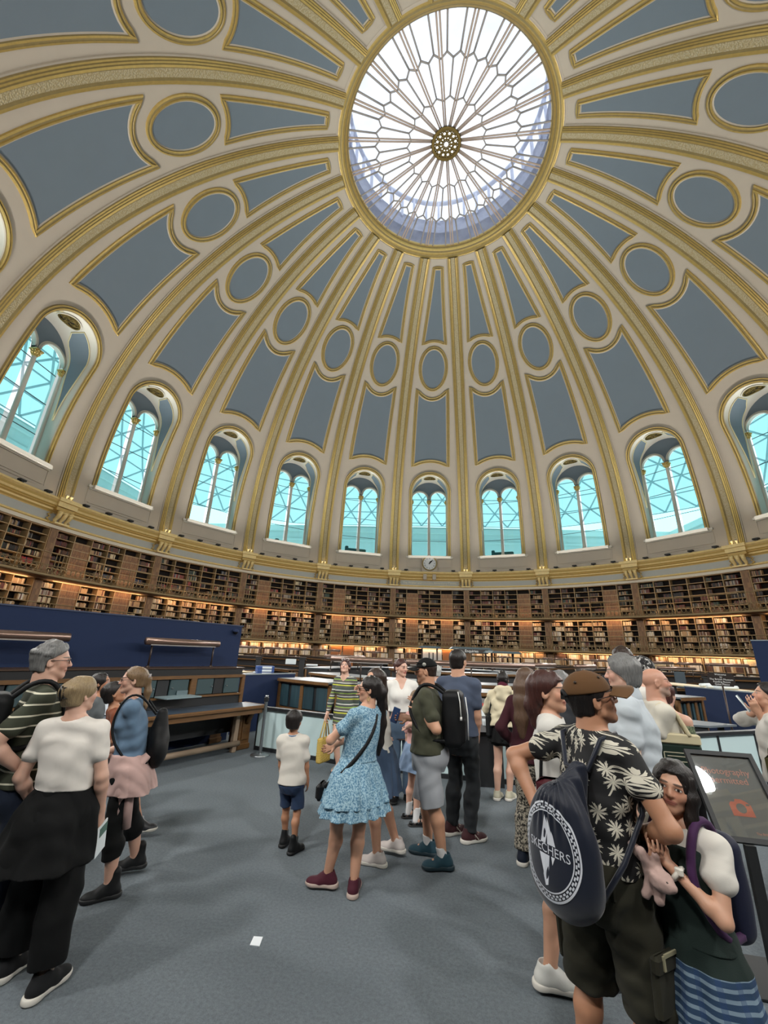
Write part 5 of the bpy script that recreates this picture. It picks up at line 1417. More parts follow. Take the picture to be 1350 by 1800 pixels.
        for sx in (-1, 1):
            Me = Matrix.Rotation(sx * .35, 3, 'Z') @ Matrix.Rotation(-.25, 3, 'X')
            F.op(p_ell(s.hd((sx * .345, -.03, -.03)), (.036 * u, .10 * u, .155 * u), s.RH @ Me), .03 * u); F.op(p_ell(s.hd((sx * .375, -.0, -.02)), (.03 * u, .05 * u, .09 * u), s.RH @ Me), .015 * u, 'sub')
        nr = s.h * (.034 if s.f or s.child else .039) * (1 if not s.child else .9)
        F.op(p_cone(s.hd((0, -.10, -.18)), s.neck0 - Vector((0, .0, .02 * s.h)), nr, nr * 1.12), .04 * u)
    def body(s, bust=0.0, shoes=True):
        F = s.field(); h = s.h
        F.op(p_loft(s.secs()), .02)
        for i in (0, 1):
            for p in s.arm_prims(i): F.op(p, .022 * h / 1.7)
            for p in s.leg_prims(i): F.op(p, .02)
            Hj, K, A, fa = s.legs[i]; d = Vector((math.sin(fa), math.cos(fa), 0))
            F.op(p_cone(A, A - Vector((0, 0, .022 * h)) + d * .05 * h, .0215 * h, .02 * h), .02); F.op(p_cone(A - Vector((0, 0, .02 * h)), A + d * (.105 if s.heels else .03) * h - Vector((0, 0, .028 * h)), .017 * h, .012 * h), .015)
            F.op(p_cone(s.sh[i], s.ctr(s.zs + .02 * h), .028 * h, .032 * h), .03); s.hand(F, i)
        F.op(p_ell(s.hip + Vector((0, -.03 * h, -.02 * h)), (.085 * h * s.b, .06 * h * s.b, .07 * h)), .04)
        if bust: s.bust(F, bust)
        s.head_prims(F)
        V, Fc = F.mesh(); V = relax(V, Fc, 1, .35)
        inv = np.array(s.RH.transposed()); hl = (V - np.array(s.hc)) @ inv.T / s.hh
        o = link('body', np_mesh('body', V, Fc, s.skin, attr={'head': hl}), s.root); s.body_o = o; return o
    def bust(s, F, k, e=0.0):
        z = s.zh + .70 * (s.zs - s.zh)
        for sx in (-1, 1): c = s.ctr(z) + Vector((sx * .042 * s.h, .046 * s.h, 0)); F.op(p_ell(c, (.036 * s.h * k + e, .032 * s.h * k + e, .037 * s.h * k + e)), .035)
    def make(s, name, F, m, folds=.004, seed=0, fx=17.0, fz=19.0, rel=1, parent=None, post=None, ret=False):
        V, Fc = F.mesh()
        if rel: V = relax(V, Fc, rel, .4)
        if folds: V = fold(V, Fc, folds, fx, fz, seed + int(s.h * 977) % 97)
        if post: V = post(V)
        o = link(name, np_mesh(name, V, Fc, m), parent or s.root)
        return o
    # ---- garments
    def top(s, name, m, hem, sleeve=.55, e=.012, flare=.012, neck=.02, bust=0.0, folds=.004, hem_e=None, seed=0, sleeve_e=None, vneck=None, off=None, hood=False):
        F = s.field(hem - .02, s.zs + .10 * s.h); zt = s.zs + neck * s.h; se = e * .55 if sleeve_e is None else sleeve_e
        secs = s.secs(hem, zt); hem_e = e if hem_e is None else hem_e
        secs = [(z, x, y, rx + hem_e * max(0, 1 - (z - hem) / (.30 * s.h)), ry + hem_e * max(0, 1 - (z - hem) / (.30 * s.h))) for z, x, y, rx, ry in secs]
        F.op(p_loft(secs, e), .01)
        for i in (0, 1):
            F.op(p_cone(s.sh[i], s.ctr(s.zs + .012 * s.h), .029 * s.h + e * .6, .034 * s.h + e * .7), .03)
            if sleeve:
                for p in s.arm_prims(i, se, 0, sleeve): F.op(p, .035)
                S, E, W = s.arms[i]
                if sleeve <= 1: F.op(p_cone(S.lerp(E, max(0, sleeve - .2)), S.lerp(E, sleeve), .030 * s.h * (.88 if s.f or s.child else 1) + se, .027 * s.h * (.88 if s.f or s.child else 1) + se + flare), .012)
        F.op(p_ell(s.hip + Vector((0, -.03 * s.h, -.02 * s.h)), (.085 * s.h * s.b + e, .06 * s.h * s.b + e, .07 * s.h + e)), .04) if hem < s.hip.z else None
        if bust: s.bust(F, bust, e)
        nr = .046 * s.h; nc = s.ctr(s.zs + .05 * s.h)
        F.op(p_cone(nc + Vector((0, .006 * s.h, -.012 * s.h)), nc + Vector((0, .0, .08 * s.h)), nr, nr * 1.1), .006, 'sub')
        if vneck: F.op(p_cone(s.ctr(s.zs) + Vector((0, .07 * s.h, .03 * s.h)), s.ctr(s.zs - vneck) + Vector((0, .085 * s.h, 0)), .05 * s.h, .012 * s.h), .01, 'sub')
        if off: F.cut(lambda X, Y, Z: Z - off)
        if hem > 0: F.cut(lambda X, Y, Z: np.where((np.abs(X - s.ctr(hem).x) < .17 * s.h * s.b), hem - Z, -1.0) + 0 * X, .002)
        if hood:
            c = s.ctr(s.zs + .035 * s.h) + Vector((0, -.055 * s.h, 0)); F.op(p_ell(c, (.075 * s.h, .042 * s.h, .045 * s.h)), .02); F.op(p_ell(c + Vector((0, -.015 * s.h, -.05 * s.h)), (.06 * s.h, .03 * s.h, .05 * s.h)), .02)
        return s.make(name, F, m, folds, seed)
    def trousers(s, name, m, waist, t1=1.95, e=.012, flare=.0, r_hem=None, folds=.004, seed=3):
        A = min(l[0].lerp(l[1], min(1, t1)).z if t1 <= 1 else l[1].lerp(l[2], t1 - 1).z for l in s.legs)
        F = s.field(A - .08, waist); F.op(p_loft(s.secs(s.zh - .3 * (s.zs - s.zh), waist), e), .012)
        F.op(p_ell(s.hip + Vector((0, -.03 * s.h, -.02 * s.h)), (.085 * s.h * s.b + e, .06 * s.h * s.b + e, .07 * s.h + e)), .04)
        for i in (0, 1):
            for p in s.leg_prims(i, e, t1, flare, r_hem): F.op(p, .012)
            # square off the hem
            Hj, K, Ak, fa = s.legs[i]; a, b = (Hj, K) if t1 <= 1 else (K, Ak); q = t1 if t1 <= 1 else t1 - 1; c = a.lerp(b, q); d = (b - a).normalized()
            F.op(p_box(c + d * .065, (.13, .13, .0645), d.to_track_quat('Z', 'Y').to_matrix(), .002), .003, 'sub')
        F.cut(lambda X, Y, Z: Z - waist + 0 * X)
        return s.make(name, F, m, folds, seed)
    def skirt(s, name, m, waist, hem, top_e=.012, spread=.10, pleats=0, amp=.012, folds=.003, seed=5, dep=.8, shift=(0, 0), res=None):
        A = s.secs(min(hem, s.zh), waist); base = s.clip(s.secs(), max(hem, s.zh - .1), waist); n = 9; secs = []
        W = s.clip(s.secs(), waist - .001, waist)[-1]; Hs = [x for x in s.secs() if abs(x[0] - (s.zh + .04 * (s.zs - s.zh))) < .02 * s.h] or [s.secs()[2]]; Hs = Hs[0]
        for i in range(n + 1):
            t = i / n; z = lerp(hem, waist, t); q = (waist - z) / max(waist - hem, .01)
            if z > Hs[0]: k = (waist - z) / max(waist - Hs[0], .001); rx, ry = lerp(W[3], Hs[3], k), lerp(W[4], Hs[4], k)
            else: rx, ry = Hs[3], Hs[4]
            c = s.ctr(max(z, s.zh)); secs.append((z, c.x + shift[0] * q, c.y + shift[1] * q, rx + top_e + spread * q ** 1.1, ry + top_e + spread * dep * q ** 1.1))
        F = Field((secs[0][1] - .5, secs[0][2] - .5, hem - .04), (secs[0][1] + .5, secs[0][2] + .5, waist + .04), res or s.res)
        rip = None
        if pleats: rip = lambda th, Z: amp * np.clip((waist - Z) / max(waist - hem, .01), 0, 1) * (np.sin(th * pleats + .6 * np.sin(th * 3)) + .5 * np.sin(th * (pleats * 1.7) + 1))
        F.op(p_loft(secs, 0, 2.1, rip), .004)
        # hollow it from below so that it hangs as cloth
        sec2 = [(z - .012, x, y, rx - .014, ry - .014) for z, x, y, rx, ry in secs]
        F.op(p_loft([(hem - .04,) + tuple(sec2[0][1:])] + sec2[:-3], 0, 2.1, rip), .004, 'sub')
        return s.make(name, F, m, folds, seed)
    # ---- shoes
    def shoe(s, i, m, sole, kind='sneaker', name=None, extra=None):
        Hj, K, A, fa = s.legs[i]; d = Vector((math.sin(fa), math.cos(fa), 0)); sd = Vector((d.y, -d.x, 0)); h = s.h; L = h * (.158 if not s.child else .165); g = A.z - h * .045
        base = Vector((A.x, A.y, 0)) + Vector((0, 0, g)); rs = min(s.res, .005)
        P = lambda x, y, z: base + sd * x * L + d * y * L + Vector((0, 0, z * L))
        lo = np.array(base) - .26; hi = np.array(base) + .26; lo[2] = g - .02; hi[2] = g + .2 + h * .03
        F = Field(lo, hi, rs); hi_ = {'sneaker': .36, 'boot': .62, 'flat': .16, 'heel': .2}[kind]
        sh = .09 if kind in ('sneaker', 'boot') else .05
        F.op(p_cone(P(0, -.18, .17), P(0.01, .15, .16), .155 * L, .165 * L), .03); F.op(p_ell(P(.01, .40, .11), (.19 * L, .28 * L, .145 * L), Matrix.Rotation(-fa, 3, 'Z')), .035)
        if kind in ('sneaker', 'boot'): F.op(p_cone(P(0, -.12, .2), P(0, -.11, hi_), .15 * L, .145 * L), .03); F.op(p_cone(P(0, .1, .25), P(0, .0, .36), .12 * L, .12 * L), .04)
        F.op(p_cone(P(0, -.10, hi_ - .02), P(0, -.10, hi_ + .3), .115 * L if kind != 'flat' else .15 * L, .12 * L if kind != 'flat' else .2 * L), .004, 'sub') if kind != 'boot' else None
        if kind == 'flat': F.op(p_cone(P(0, -.2, .34), P(0, .2, .34), .2 * L, .2 * L), .01, 'sub')
        z0 = g + sh * L * .7
        F.cut(lambda X, Y, Z: z0 - Z + 0 * X, .004)
        up = s.make(name or {'sneaker': 'sneaker', 'boot': 'boot', 'flat': 'shoe', 'heel': 'shoe'}[kind], F, m, 0, rel=1)
        G_ = Field(lo, hi, rs); w = .185
        G_.op(p_cone(P(0, -.20, sh * .5), P(0, -.20, sh * .5 + .001), .175 * L, .175 * L), .01); G_.op(p_cone(P(0, -.2, sh), P(.01, .42, sh), .165 * L, .185 * L), .02); G_.op(p_ell(P(.012, .45, sh), (.19 * L, .25 * L, .12 * L), Matrix.Rotation(-fa, 3, 'Z')), .02)
        G_.cut(lambda X, Y, Z: np.maximum(g + .002 - Z, Z - (g + sh * L * 1.45)) + 0 * X, .004)
        s.make('sole', G_, sole, 0, rel=1, parent=up)
        if kind == 'sneaker':
            b = MB()
            for q in range(4):
                y = .08 + .07 * q; z = .40 - .055 * q; b.tube([P(-.09, y, z - .02), P(0, y + .02, z + .005), P(.09, y, z - .02)], .011 * L * 1.6, 5)
            b.build('laces', [extra or sole], up)
        return up
    def sock(s, i, m, t0=.72, e=.004):
        Hj, K, A, fa = s.legs[i]; r = .0215 * s.h + e; a = K.lerp(A, t0); F = Field(np.minimum(np.array(a), np.array(A)) - .1, np.maximum(np.array(a), np.array(A)) + .1, min(s.res, .005))
        F.op(p_cone(a, A - Vector((0, 0, .01)), r + .004, r), .01); F.op(p_box(a + (a - A).normalized() * .05, (.08, .08, .05), (a - A).to_track_quat('Z', 'Y').to_matrix(), .002), .003, 'sub'); return s.make('sock', F, m, .0)
    # ---- hair
    def hair_field(s, pad=.14, drop=0.0, res=None):
        c = np.array(s.hc); return Field(c - np.array([pad + .06, pad + .08, pad + .05 + drop]), c + np.array([pad + .06, pad + .08, pad + .06]), res or min(s.res, .006))
    def cap_hair(s, F, t=.045, line=(.04, .80), front=.33, vol=(1, 1, 1), nape=-.34):
        """skull cap of hair; line = (height over the ear, slope) of its edge, front = hairline height on the brow"""
        u = s.hh; F.op(p_ell(s.hd((0, -.075, .135)), ((.345 * vol[0] + t) * u, (.43 * vol[1] + t) * u, (.375 * vol[2] + t) * u), s.RH), .01)
        F.op(p_ell(s.hd((0, -.16, -.12)), ((.30 + t) * u, (.29 + t) * u, (.30 + t) * u), s.RH), .06 * u)
        inv = np.array(s.RH.transposed(), np.float32); c = np.array(s.hc, np.float32)
        def loc(X, Y, Z):
            x, y, z = X - c[0], Y - c[1], Z - c[2]; return [(inv[i, 0] * x + inv[i, 1] * y + inv[i, 2] * z) / u for i in range(3)]
        def fn(X, Y, Z):
            x, y, z = loc(X, Y, Z)
            e1 = np.where(y > -.12, line[0] + line[1] * np.maximum(y, -.12) - z, nape - z + 0 * y)
            e1 = np.where(y > .30, np.maximum(e1, front - z), e1)
            return e1 * u
        F.cut(fn, .006); return F
    def hair_done(s, F, m, name='hair', amp=.004, fz=6.0, fx=45.0, seed=1):
        return s.make(name, F, m, amp, seed, fx, fz, rel=0)
    def strand_path(s, F, pts, rs, k=.02):
        for i in range(len(pts) - 1): F.op(p_cone(pts[i], pts[i + 1], rs[i], rs[i + 1]), k)
    # ---- things worn
    def cap(s, m, brim=(0, 0), under=None, badge=None, back=False, z=.17):
        F = s.hair_field(); u = s.hh
        F.op(p_ell(s.hd((0, -.06, .15)), (.405 * u, .485 * u, .425 * u), s.RH), .01)
        inv = np.array(s.RH.transposed(), np.float32); c = np.array(s.hc, np.float32)
        def fn(X, Y, Z): x, y, zz = X - c[0], Y - c[1], Z - c[2]; return (z * u - .08 * (inv[1, 0] * x + inv[1, 1] * y + inv[1, 2] * zz) - (inv[2, 0] * x + inv[2, 1] * y + inv[2, 2] * zz))
        F.cut(fn, .005); o = s.make('cap', F, m, .0015)
        b = MB(); n = 16; P = []
        for j in range(6):
            row = []
            for i in range(n + 1):
                a = -1.05 + 2.1 * i / n; r0 = .42; r1 = .42 + .40 * j / 5; row.append(s.hd((r1 * math.sin(a) * (.92 if j else .95), .02 + (r1 * .98 + .03) * math.cos(a) * (1 if j else 1.02) , z - .015 + .04 * math.cos(a * 1.3) - .07 * (j / 5) - .16 * (abs(math.sin(a)) ** 2) * .6)))
            P.append(row)
        P2 = [[v + s.RH @ Vector((0, 0, -.018 * u)) for v in r] for r in P[::-1]]
        b.grid(P + P2 + [P[0]], 0, True); b.build('brim', [m], o); return o
    def specs(s, m, lens=None):
        b = MB()
        for sx in (-1, 1):
            c = (sx * .15, .43, .0); b.tube([s.hd((c[0] + .105 * math.cos(a), c[1] - .02 * abs(math.cos(a)), c[2] + .07 * math.sin(a))) for a in [2 * PI * k / 16 for k in range(16)]], .010 * s.hh, 5, closed=True)
            b.tube([s.hd((sx * .255, .41, .02)), s.hd((sx * .36, .2, .03)), s.hd((sx * .375, -.04, .02))], .011 * s.hh, 5)
        b.tube([s.hd((-.045, .44, .01)), s.hd((0, .455, .02)), s.hd((.045, .44, .01))], .009 * s.hh, 5)
        o = b.build('glasses', [m], s.root)
        if lens:
            q = MB()
            for sx in (-1, 1): q.add([s.hd((sx * .15 + .10 * math.cos(a), .432, .07 * math.sin(a))) for a in [2 * PI * k / 16 for k in range(16)]], [tuple(range(16))])
            q.build('lens', [lens], o)
        return o
    def worn(s, name, label, cat):
        o = thing(name, label, cat); o.matrix_world = s.M; return o
    def strap(s, mb, pts, w=.018, th=.004, n=None):
        """flat ribbon through points"""
        pts = [Vector(p) for p in pts]
        # smooth
        for _ in range(2):
            q = [pts[0]]
            for a, b in zip(pts[:-1], pts[1:]): q += [a.lerp(b, .25), a.lerp(b, .75)]
            pts = q + [pts[-1]]
        mb.tube(pts, w * .5, 6); return mb
    def backpack(s, name, label, m, w=.15, z0=None, z1=None, d=.16, strap_m=None, y=None, pocket=True, sw_=.034):
        r = s.worn(name, label, 'backpack'); h = s.h; z1 = z1 or s.zs + .01 * h; z0 = z0 or s.zh + .1 * h; zm = (z0 + z1) / 2
        c = s.ctr(zm) + Vector((0, -(.068 * h * s.b + .02 + d / 2), 0)); Rx = Matrix.Rotation(-math.atan2(s.lean[1], .5 * h) * .8, 3, 'X')
        F = Field(np.array(c) - np.array([w + .06, d + .08, (z1 - z0) / 2 + .08]), np.array(c) + np.array([w + .06, d + .08, (z1 - z0) / 2 + .08]), min(s.res, .006))
        if pocket: F.op(p_box(c, (w, d / 2, (z1 - z0) / 2), Rx, .06), .02)
        else: F.op(p_cone(c + Vector((0, 0, (z1 - z0) * .42)), c, .04, w * .55), .05)
        F.op(p_ell(c + Vector((0, -.01, -.02 if pocket else -.08)), (w * .95, d * .62, (z1 - z0) * (.5 if pocket else .36)), Rx), .03)
        if pocket: F.op(p_box(c + Vector((0, -d * .42, -(z1 - z0) * .2)), (w * .72, d * .2, (z1 - z0) * .22), Rx, .03), .012)
        V, Fc = F.mesh(); V = fold(relax(V, Fc, 1), Fc, .003, 6, 6, 2); link('bag', np_mesh('bag', V, Fc, m), r)
        for i, sx in ((0, 1), (1, -1)):
            S = s.sh[i]; b = MB(); hx = sx * .062 * h
            top = s.ctr(s.zs).xy; e = .075 * h * s.b + .012
            pts = [c + Vector((hx * .8, d * .35, (z1 - z0) * .42)), Vector((top.x + hx, top.y - .035 * h, s.zs + .052 * h)), Vector((top.x + hx * 1.05, top.y + .035 * h, s.zs + .045 * h)), Vector((top.x + hx * 1.1, s.ctr(s.zs - .08 * h).y + e, s.zs - .07 * h)), Vector((s.ctr(zm).x + sx * .088 * h, s.ctr(zm).y + e * .85, zm)), Vector((s.ctr(z0).x + sx * .098 * h * s.b, s.ctr(z0).y, z0 + .06)), c + Vector((sx * w * .8, d * .3, -(z1 - z0) * .38))]
            s.strap(b, pts, sw_); b.build('strap', [strap_m or m], r)
        return r, c
def vaz(P): return math.degrees(math.atan2(P[0] - CAM.x, P[1] - CAM.y))
def decal(name, verts, faces, target, O, U, V, m, parent, off=.002, mi=None):
    """lettering or a print laid on a surface: each point is dropped on the target along -(U x V)"""
    from mathutils.bvhtree import BVHTree
    me = target.data; bv = BVHTree.FromPolygons([v.co for v in me.vertices], [p.vertices for p in me.polygons]); N = U.cross(V).normalized(); out = []
    for x, y in verts:
        q = O + U * x + V * y; hit = bv.ray_cast(q + N * .4, -N, .8)
        out.append(hit[0] + N * off if hit[0] is not None else q)
    b = MB(); b.add(out, faces)
    if mi: b.m = list(mi)
    return b.build(name, m, parent)
def stand(px, py, stature, az_off=0):
    """plan point at which a head of that height shows at pixel px, py"""
    d = ray(px, py); t = (stature - CAM.z) / d.z; return (CAM.x + d.x * t, CAM.y + d.y * t)
# ---------------------------------------------------------------- the visitors
S_FAIR = lambda n, **k: skin_mat(n, '#c39a84', **k)
SKN = {}
def skin(tone, **k):
    key = (tone, tuple(sorted(k.items())))
    if key not in SKN: SKN[key] = skin_mat('skin_%d' % len(SKN), tone, **k)
    return SKN[key]
FAIR, LIGHT, TAN, BROWN = '#c9a08c', '#c4967c', '#ad7d60', '#8a5c42'
H_BLACK = hair_mat('hair_black', '#0d0b0b', '#2a2422'); H_DARK = hair_mat('hair_dark_brown', '#17100d', '#3b2a22'); H_RED = hair_mat('hair_red_brown', '#24120e', '#54302a')
H_BROWN = hair_mat('hair_brown', '#3a2a1f', '#6b5240'); H_LBROWN = hair_mat('hair_light_brown', '#4d3c2c', '#8a7050'); H_BLOND = hair_mat('hair_ash_blond', '#6d5a44', '#a8946f'); H_GREY = hair_mat('hair_grey', '#3f3f3f', '#8f8f8d'); H_WHITE = hair_mat('hair_white', '#8b8b88', '#c4c4c0')
W_SOLE = mat('white_sole', '#d3cfc6', .6); K_SOLE = mat('black_sole', '#1a1b1c', .6)
K_CL = cloth('black_cloth', '#090a0b', sheen=0); K_BAG = cloth('black_nylon', '#0c0d0f', .6, sheen=0)
def palm_mat():
    m = bpy.data.materials.new('palm_print_cloth'); t = NT(m); sp = t.n('ShaderNodeSeparateXYZ'); t.t.links.new(t.coord(), sp.inputs[0])
    u = t.math('MULTIPLY', t.math('ARCTAN2', sp.outputs[0], sp.outputs[1]), .24)
    cm = t.n('ShaderNodeCombineXYZ'); t.set(cm.inputs[0], t.math('ADD', u, t.math('MULTIPLY', sp.outputs[0], .55))); t.set(cm.inputs[1], sp.outputs[2])
    def layer(scale, loc):
        v = t.mapping(cm.outputs[0], (scale, scale, scale), loc=loc); vo = t.n('ShaderNodeTexVoronoi', voronoi_dimensions='2D', i_Scale=1.0); vo.inputs['Randomness'].default_value = .75; t.t.links.new(v, vo.inputs['Vector'])
        sb = t.n('ShaderNodeVectorMath', operation='SUBTRACT'); t.t.links.new(v, sb.inputs[0]); t.t.links.new(vo.outputs['Position'], sb.inputs[1]); s2 = t.n('ShaderNodeSeparateXYZ'); t.t.links.new(sb.outputs[0], s2.inputs[0])
        x, y = s2.outputs[0], s2.outputs[1]; r = t.math('SQRT', t.math('ADD', t.math('MULTIPLY', x, x), t.math('MULTIPLY', y, y))); a = t.math('ARCTAN2', y, x)
        fr = t.math('POWER', t.math('ABSOLUTE', t.math('COSINE', t.math('ADD', t.math('MULTIPLY', a, 4.5), t.math('MULTIPLY', r, 3.0)))), .8)
        jag = t.math('MULTIPLY', t.math('SINE', t.math('MULTIPLY', a, 31)), .05)
        leaf = t.math('MULTIPLY', t.math('LESS_THAN', r, t.math('ADD', t.math('MULTIPLY', fr, .40), jag)), t.math('GREATER_THAN', fr, t.math('ADD', .25, t.math('MULTIPLY', r, 1.1))))
        tx = t.math('ABSOLUTE', t.math('SUBTRACT', x, t.math('MULTIPLY', t.math('MULTIPLY', y, y), .45)))
        trunk = t.math('MULTIPLY', t.math('MULTIPLY', t.math('LESS_THAN', tx, .04), t.math('LESS_THAN', y, 0)), t.math('GREATER_THAN', y, -.75))
        return t.math('MAXIMUM', leaf, trunk)
    f = layer(12.5, (0.3, .1, 0))
    t.set(t.b.inputs['Base Color'], t.mix(f, lin('#131315'), lin('#c9c4b4'))); t.b.inputs['Roughness'].default_value = .8; t.bump(t.noise(400, 1), .12, .002); return m
def speckle(name, a, b_, sc=75, th=.5):
    m = bpy.data.materials.new(name); t = NT(m); n = t.noise(sc, 3, rough=.65)
    t.set(t.b.inputs['Base Color'], t.ramp(n, [(th - .06, a), (th + .06, b_)])); t.b.inputs['Roughness'].default_value = .85; return m
def plaid():
    m = bpy.data.materials.new('plaid_cloth'); t = NT(m); sp = t.n('ShaderNodeSeparateXYZ'); t.t.links.new(t.coord(), sp.inputs[0]); z = sp.outputs[2]
    a = t.math('ARCTAN2', sp.outputs[0], sp.outputs[1])
    band = t.ramp(t.math('DIVIDE', z, 1.0), [(0, '#5f6f7c'), (.20, '#15202c'), (.225, '#8595a2'), (.24, '#101a22'), (.255, '#12231f'), (.44, '#223b57'), (.66, '#12231f'), (1, '#10201c')], 'CONSTANT')
    st = t.math('MULTIPLY', t.math('GREATER_THAN', t.math('SINE', t.math('MULTIPLY', z, 230)), .3), t.math('MULTIPLY', t.math('GREATER_THAN', z, .44), t.math('LESS_THAN', z, .66)))
    st2 = t.math('MULTIPLY', t.math('GREATER_THAN', t.math('SINE', t.math('MULTIPLY', z, 620)), .1), t.math('LESS_THAN', z, .20))
    c = t.mix(t.math('MULTIPLY', st, .75), band, lin('#8297a6')); c = t.mix(t.math('MULTIPLY', st2, .6), c, lin('#26384a'))
    vv = t.math('MULTIPLY', t.math('GREATER_THAN', t.math('SINE', t.math('MULTIPLY', a, 16)), .55), t.math('LESS_THAN', z, .66)); c = t.mix(t.math('MULTIPLY', vv, .45), c, lin('#1f3a66'))
    t.set(t.b.inputs['Base Color'], c); t.b.inputs['Roughness'].default_value = .9; t.bump(t.noise(300, 1), .2, .003); return m
def person(label, P, rel, h, **k): return Person(label, P, vaz(P) + rel, h, **k)
def mid(a, b): A, B = G(*a), G(*b); return ((A.x + B.x) / 2, (A.y + B.y) / 2)
def long_hair(p, m, pts, rs, line=(-.3, .8), t=.05, front=.33, name='hair', amp=.004, drop=.6, k=.03, **kw):
    F = p.hair_field(drop=drop, pad=.22); p.cap_hair(F, t, line, front, **kw); p.strand_path(F, [p.hd(q) for q in pts], [r * p.hh for r in rs], k); return p.hair_done(F, m, name, amp)
def short_hair(p, m, t=.05, line=(.02, .85), front=.34, amp=.004, lump=0.0, **kw):
    F = p.hair_field(); p.cap_hair(F, t, line, front, **kw)
    if lump:
        r_ = random.Random(5)
        for _ in range(60):
            a, e = r_.uniform(0, 6.28), r_.uniform(.15, 1.5); v = Vector((math.cos(a) * math.cos(e) * .37, math.sin(a) * math.cos(e) * .46 - .08, math.sin(e) * .41 + .13))
            if v.y > .26 and v.z < .38: continue
            F.op(p_ell(p.hd(v), (lump * p.hh,) * 3), .012)
    return p.hair_done(F, m, 'hair', amp)

# -- grey haired man in a striped tee, left edge
P = at_dist(70, 1300, 3.75)
p = person('grey haired man in glasses and an olive striped tee at the left edge', P, 82, 1.73, res=.006, skin=skin(FAIR, brow='#5a5550'), head=(8, -2), head_px=(92, 1165), hands=(('px', 42, 1356, -.15), None), poles=((.1, -1, 0), None), palm=((-1, .3, 0), None), feet_az=(10, 0), build=1.02)
p.body(); p.top('striped_tee', striped('olive_stripes', [(0, '#cfcbb6'), (.15, '#34382a'), (1, '#34382a')], .062), .90, .62, bust=0, folds=.005); p.trousers('jeans', cloth('dark_jeans', '#151d2c'), .96, folds=.005)
short_hair(p, H_GREY, .05, (.10, .70), .37, lump=.075, amp=.006, nape=-.28); p.specs(mat('specs_dark', '#2a2220', .4))
for i in (0, 1): p.shoe(i, K_CL, K_SOLE)
p.backpack('backpack', 'black backpack worn by the grey haired man in the striped tee', K_BAG, .14, d=.17)
# -- woman in white top with black jacket round her waist
P = mid((28, 1712), (82, 1742))
p = person('woman in a white tee and wide black trousers seen from behind at lower left', P, 25, 1.53, female=True, build=1.10, res=.006, skin=skin(FAIR), head=(32, -6), head_px=(138, 1240), hands=(('px', 177, 1426, -.02), ('px', 60, 1420, .15)), poles=((.6, -.8, 0), (-.6, -.6, 0)), feet=((80, 1742), (24, 1708)), feet_az=(18, 12), shoulder=1.0, curl=(.9, .5))
p.body(bust=.9); p.top('white_tee', cloth('white_jersey', '#cfcac3', var=.04), p.zh + .13, .50, e=.014, bust=.9, folds=.007, flare=.010)
p.trousers('wide_trousers', cloth('black_trousers', '#08090a', sheen=0), p.zh + .14, 1.86, e=.02, flare=.03, r_hem=.085, folds=.007)
p.skirt('tied_jacket', K_CL, p.zh + .15, p.zh - .24, .02, .075, pleats=5, amp=.014, folds=.008, shift=(-.05, -.03))
for i in (0, 1): p.shoe(i, cloth('black_mesh', '#17181a'), W_SOLE); p.sock(i, cloth('skin_sock', '#8f8378'))
F = p.hair_field(); p.cap_hair(F, .06, (-.12, .8), .33, nape=-.30)
r_ = random.Random(2)
for k in range(9): a = r_.uniform(-1, 1); F.op(p_cone(p.hd((a * .25, -.36, .0 + .25 * r_.random())), p.hd((a * .12, -.52, .12 + .18 * r_.random())), .10 * p.hh, .05 * p.hh), .02)
F.op(p_ell(p.hd((0, -.44, .12)), (.24 * p.hh, .16 * p.hh, .25 * p.hh)), .03)
p.hair_done(F, H_BLOND, amp=.006)
b = MB()
for k in range(7):
    z = -.02 + .05 * k
    for s in (-1, 1): b.tube([p.hd((0, -.56, z)), p.hd((s * .12, -.60, z + .02)), p.hd((s * .2, -.50, z + .01))], .020 * p.hh, 5)
b.tube([p.hd((0, -.58, -.08)), p.hd((0, -.62, .14)), p.hd((0, -.58, .34))], .045 * p.hh, 8)
b.build('claw_clip', [mat('clip_black', '#120f10', .3)], p.root)
lf = thing('leaflet', 'white and green leaflet held by the woman in the white tee', 'leaflet'); lf.matrix_world = p.M
hb = p.arms[0][2] + (p.arms[0][2] - p.arms[0][1]).normalized() * .09
b = MB(); b.box(hb + Vector((.012, .02, -.075)), (.006, .11, .17), 0, Matrix.Rotation(.25, 3, 'X')); b.build('sheet', [m_pwhite], lf)
b = MB(); b.box(hb + Vector((.017, .02, -.03)), (.002, .08, .05), 0, Matrix.Rotation(.25, 3, 'X')); b.build('picture', [mat('leaflet_green', '#4c6a60', .6)], lf)
# -- girl in a blue top with pony tail
P = mid((172, 1582), (228, 1545))
p = person('young woman in a blue sweater with pony tail, facing left', P, -88, 1.56, female=True, res=.006, skin=skin(FAIR), head=(-4, 0), head_px=(232, 1205), hands=(('px', 190, 1328, .1), ('px', 183, 1322, -.02)), poles=((.5, -1, -.2), (-.3, -1, -.3)), feet=((226, 1536), (178, 1582)), feet_az=(0, -8), palm=((0, -1, 0), (0, -1, .4)), lift=(.02, 0), build=1.06, curl=(.9, .9))
p.body(bust=1.05); p.top('blue_sweater', cloth('dusty_blue', '#5a7188'), p.zh + .10, 1.45, e=.012, bust=1.05, folds=.006, flare=0)
p.trousers('capri_leggings', K_CL, p.zh + .14, 1.52, e=.012, r_hem=.062, folds=.004)
p.skirt('pink_sweater_tied_at_waist', cloth('dusty_pink', '#b39690'), p.zh + .11, p.zh - .16, .03, .045, pleats=4, amp=.014, folds=.010, shift=(.02, -.05))
b = MB()
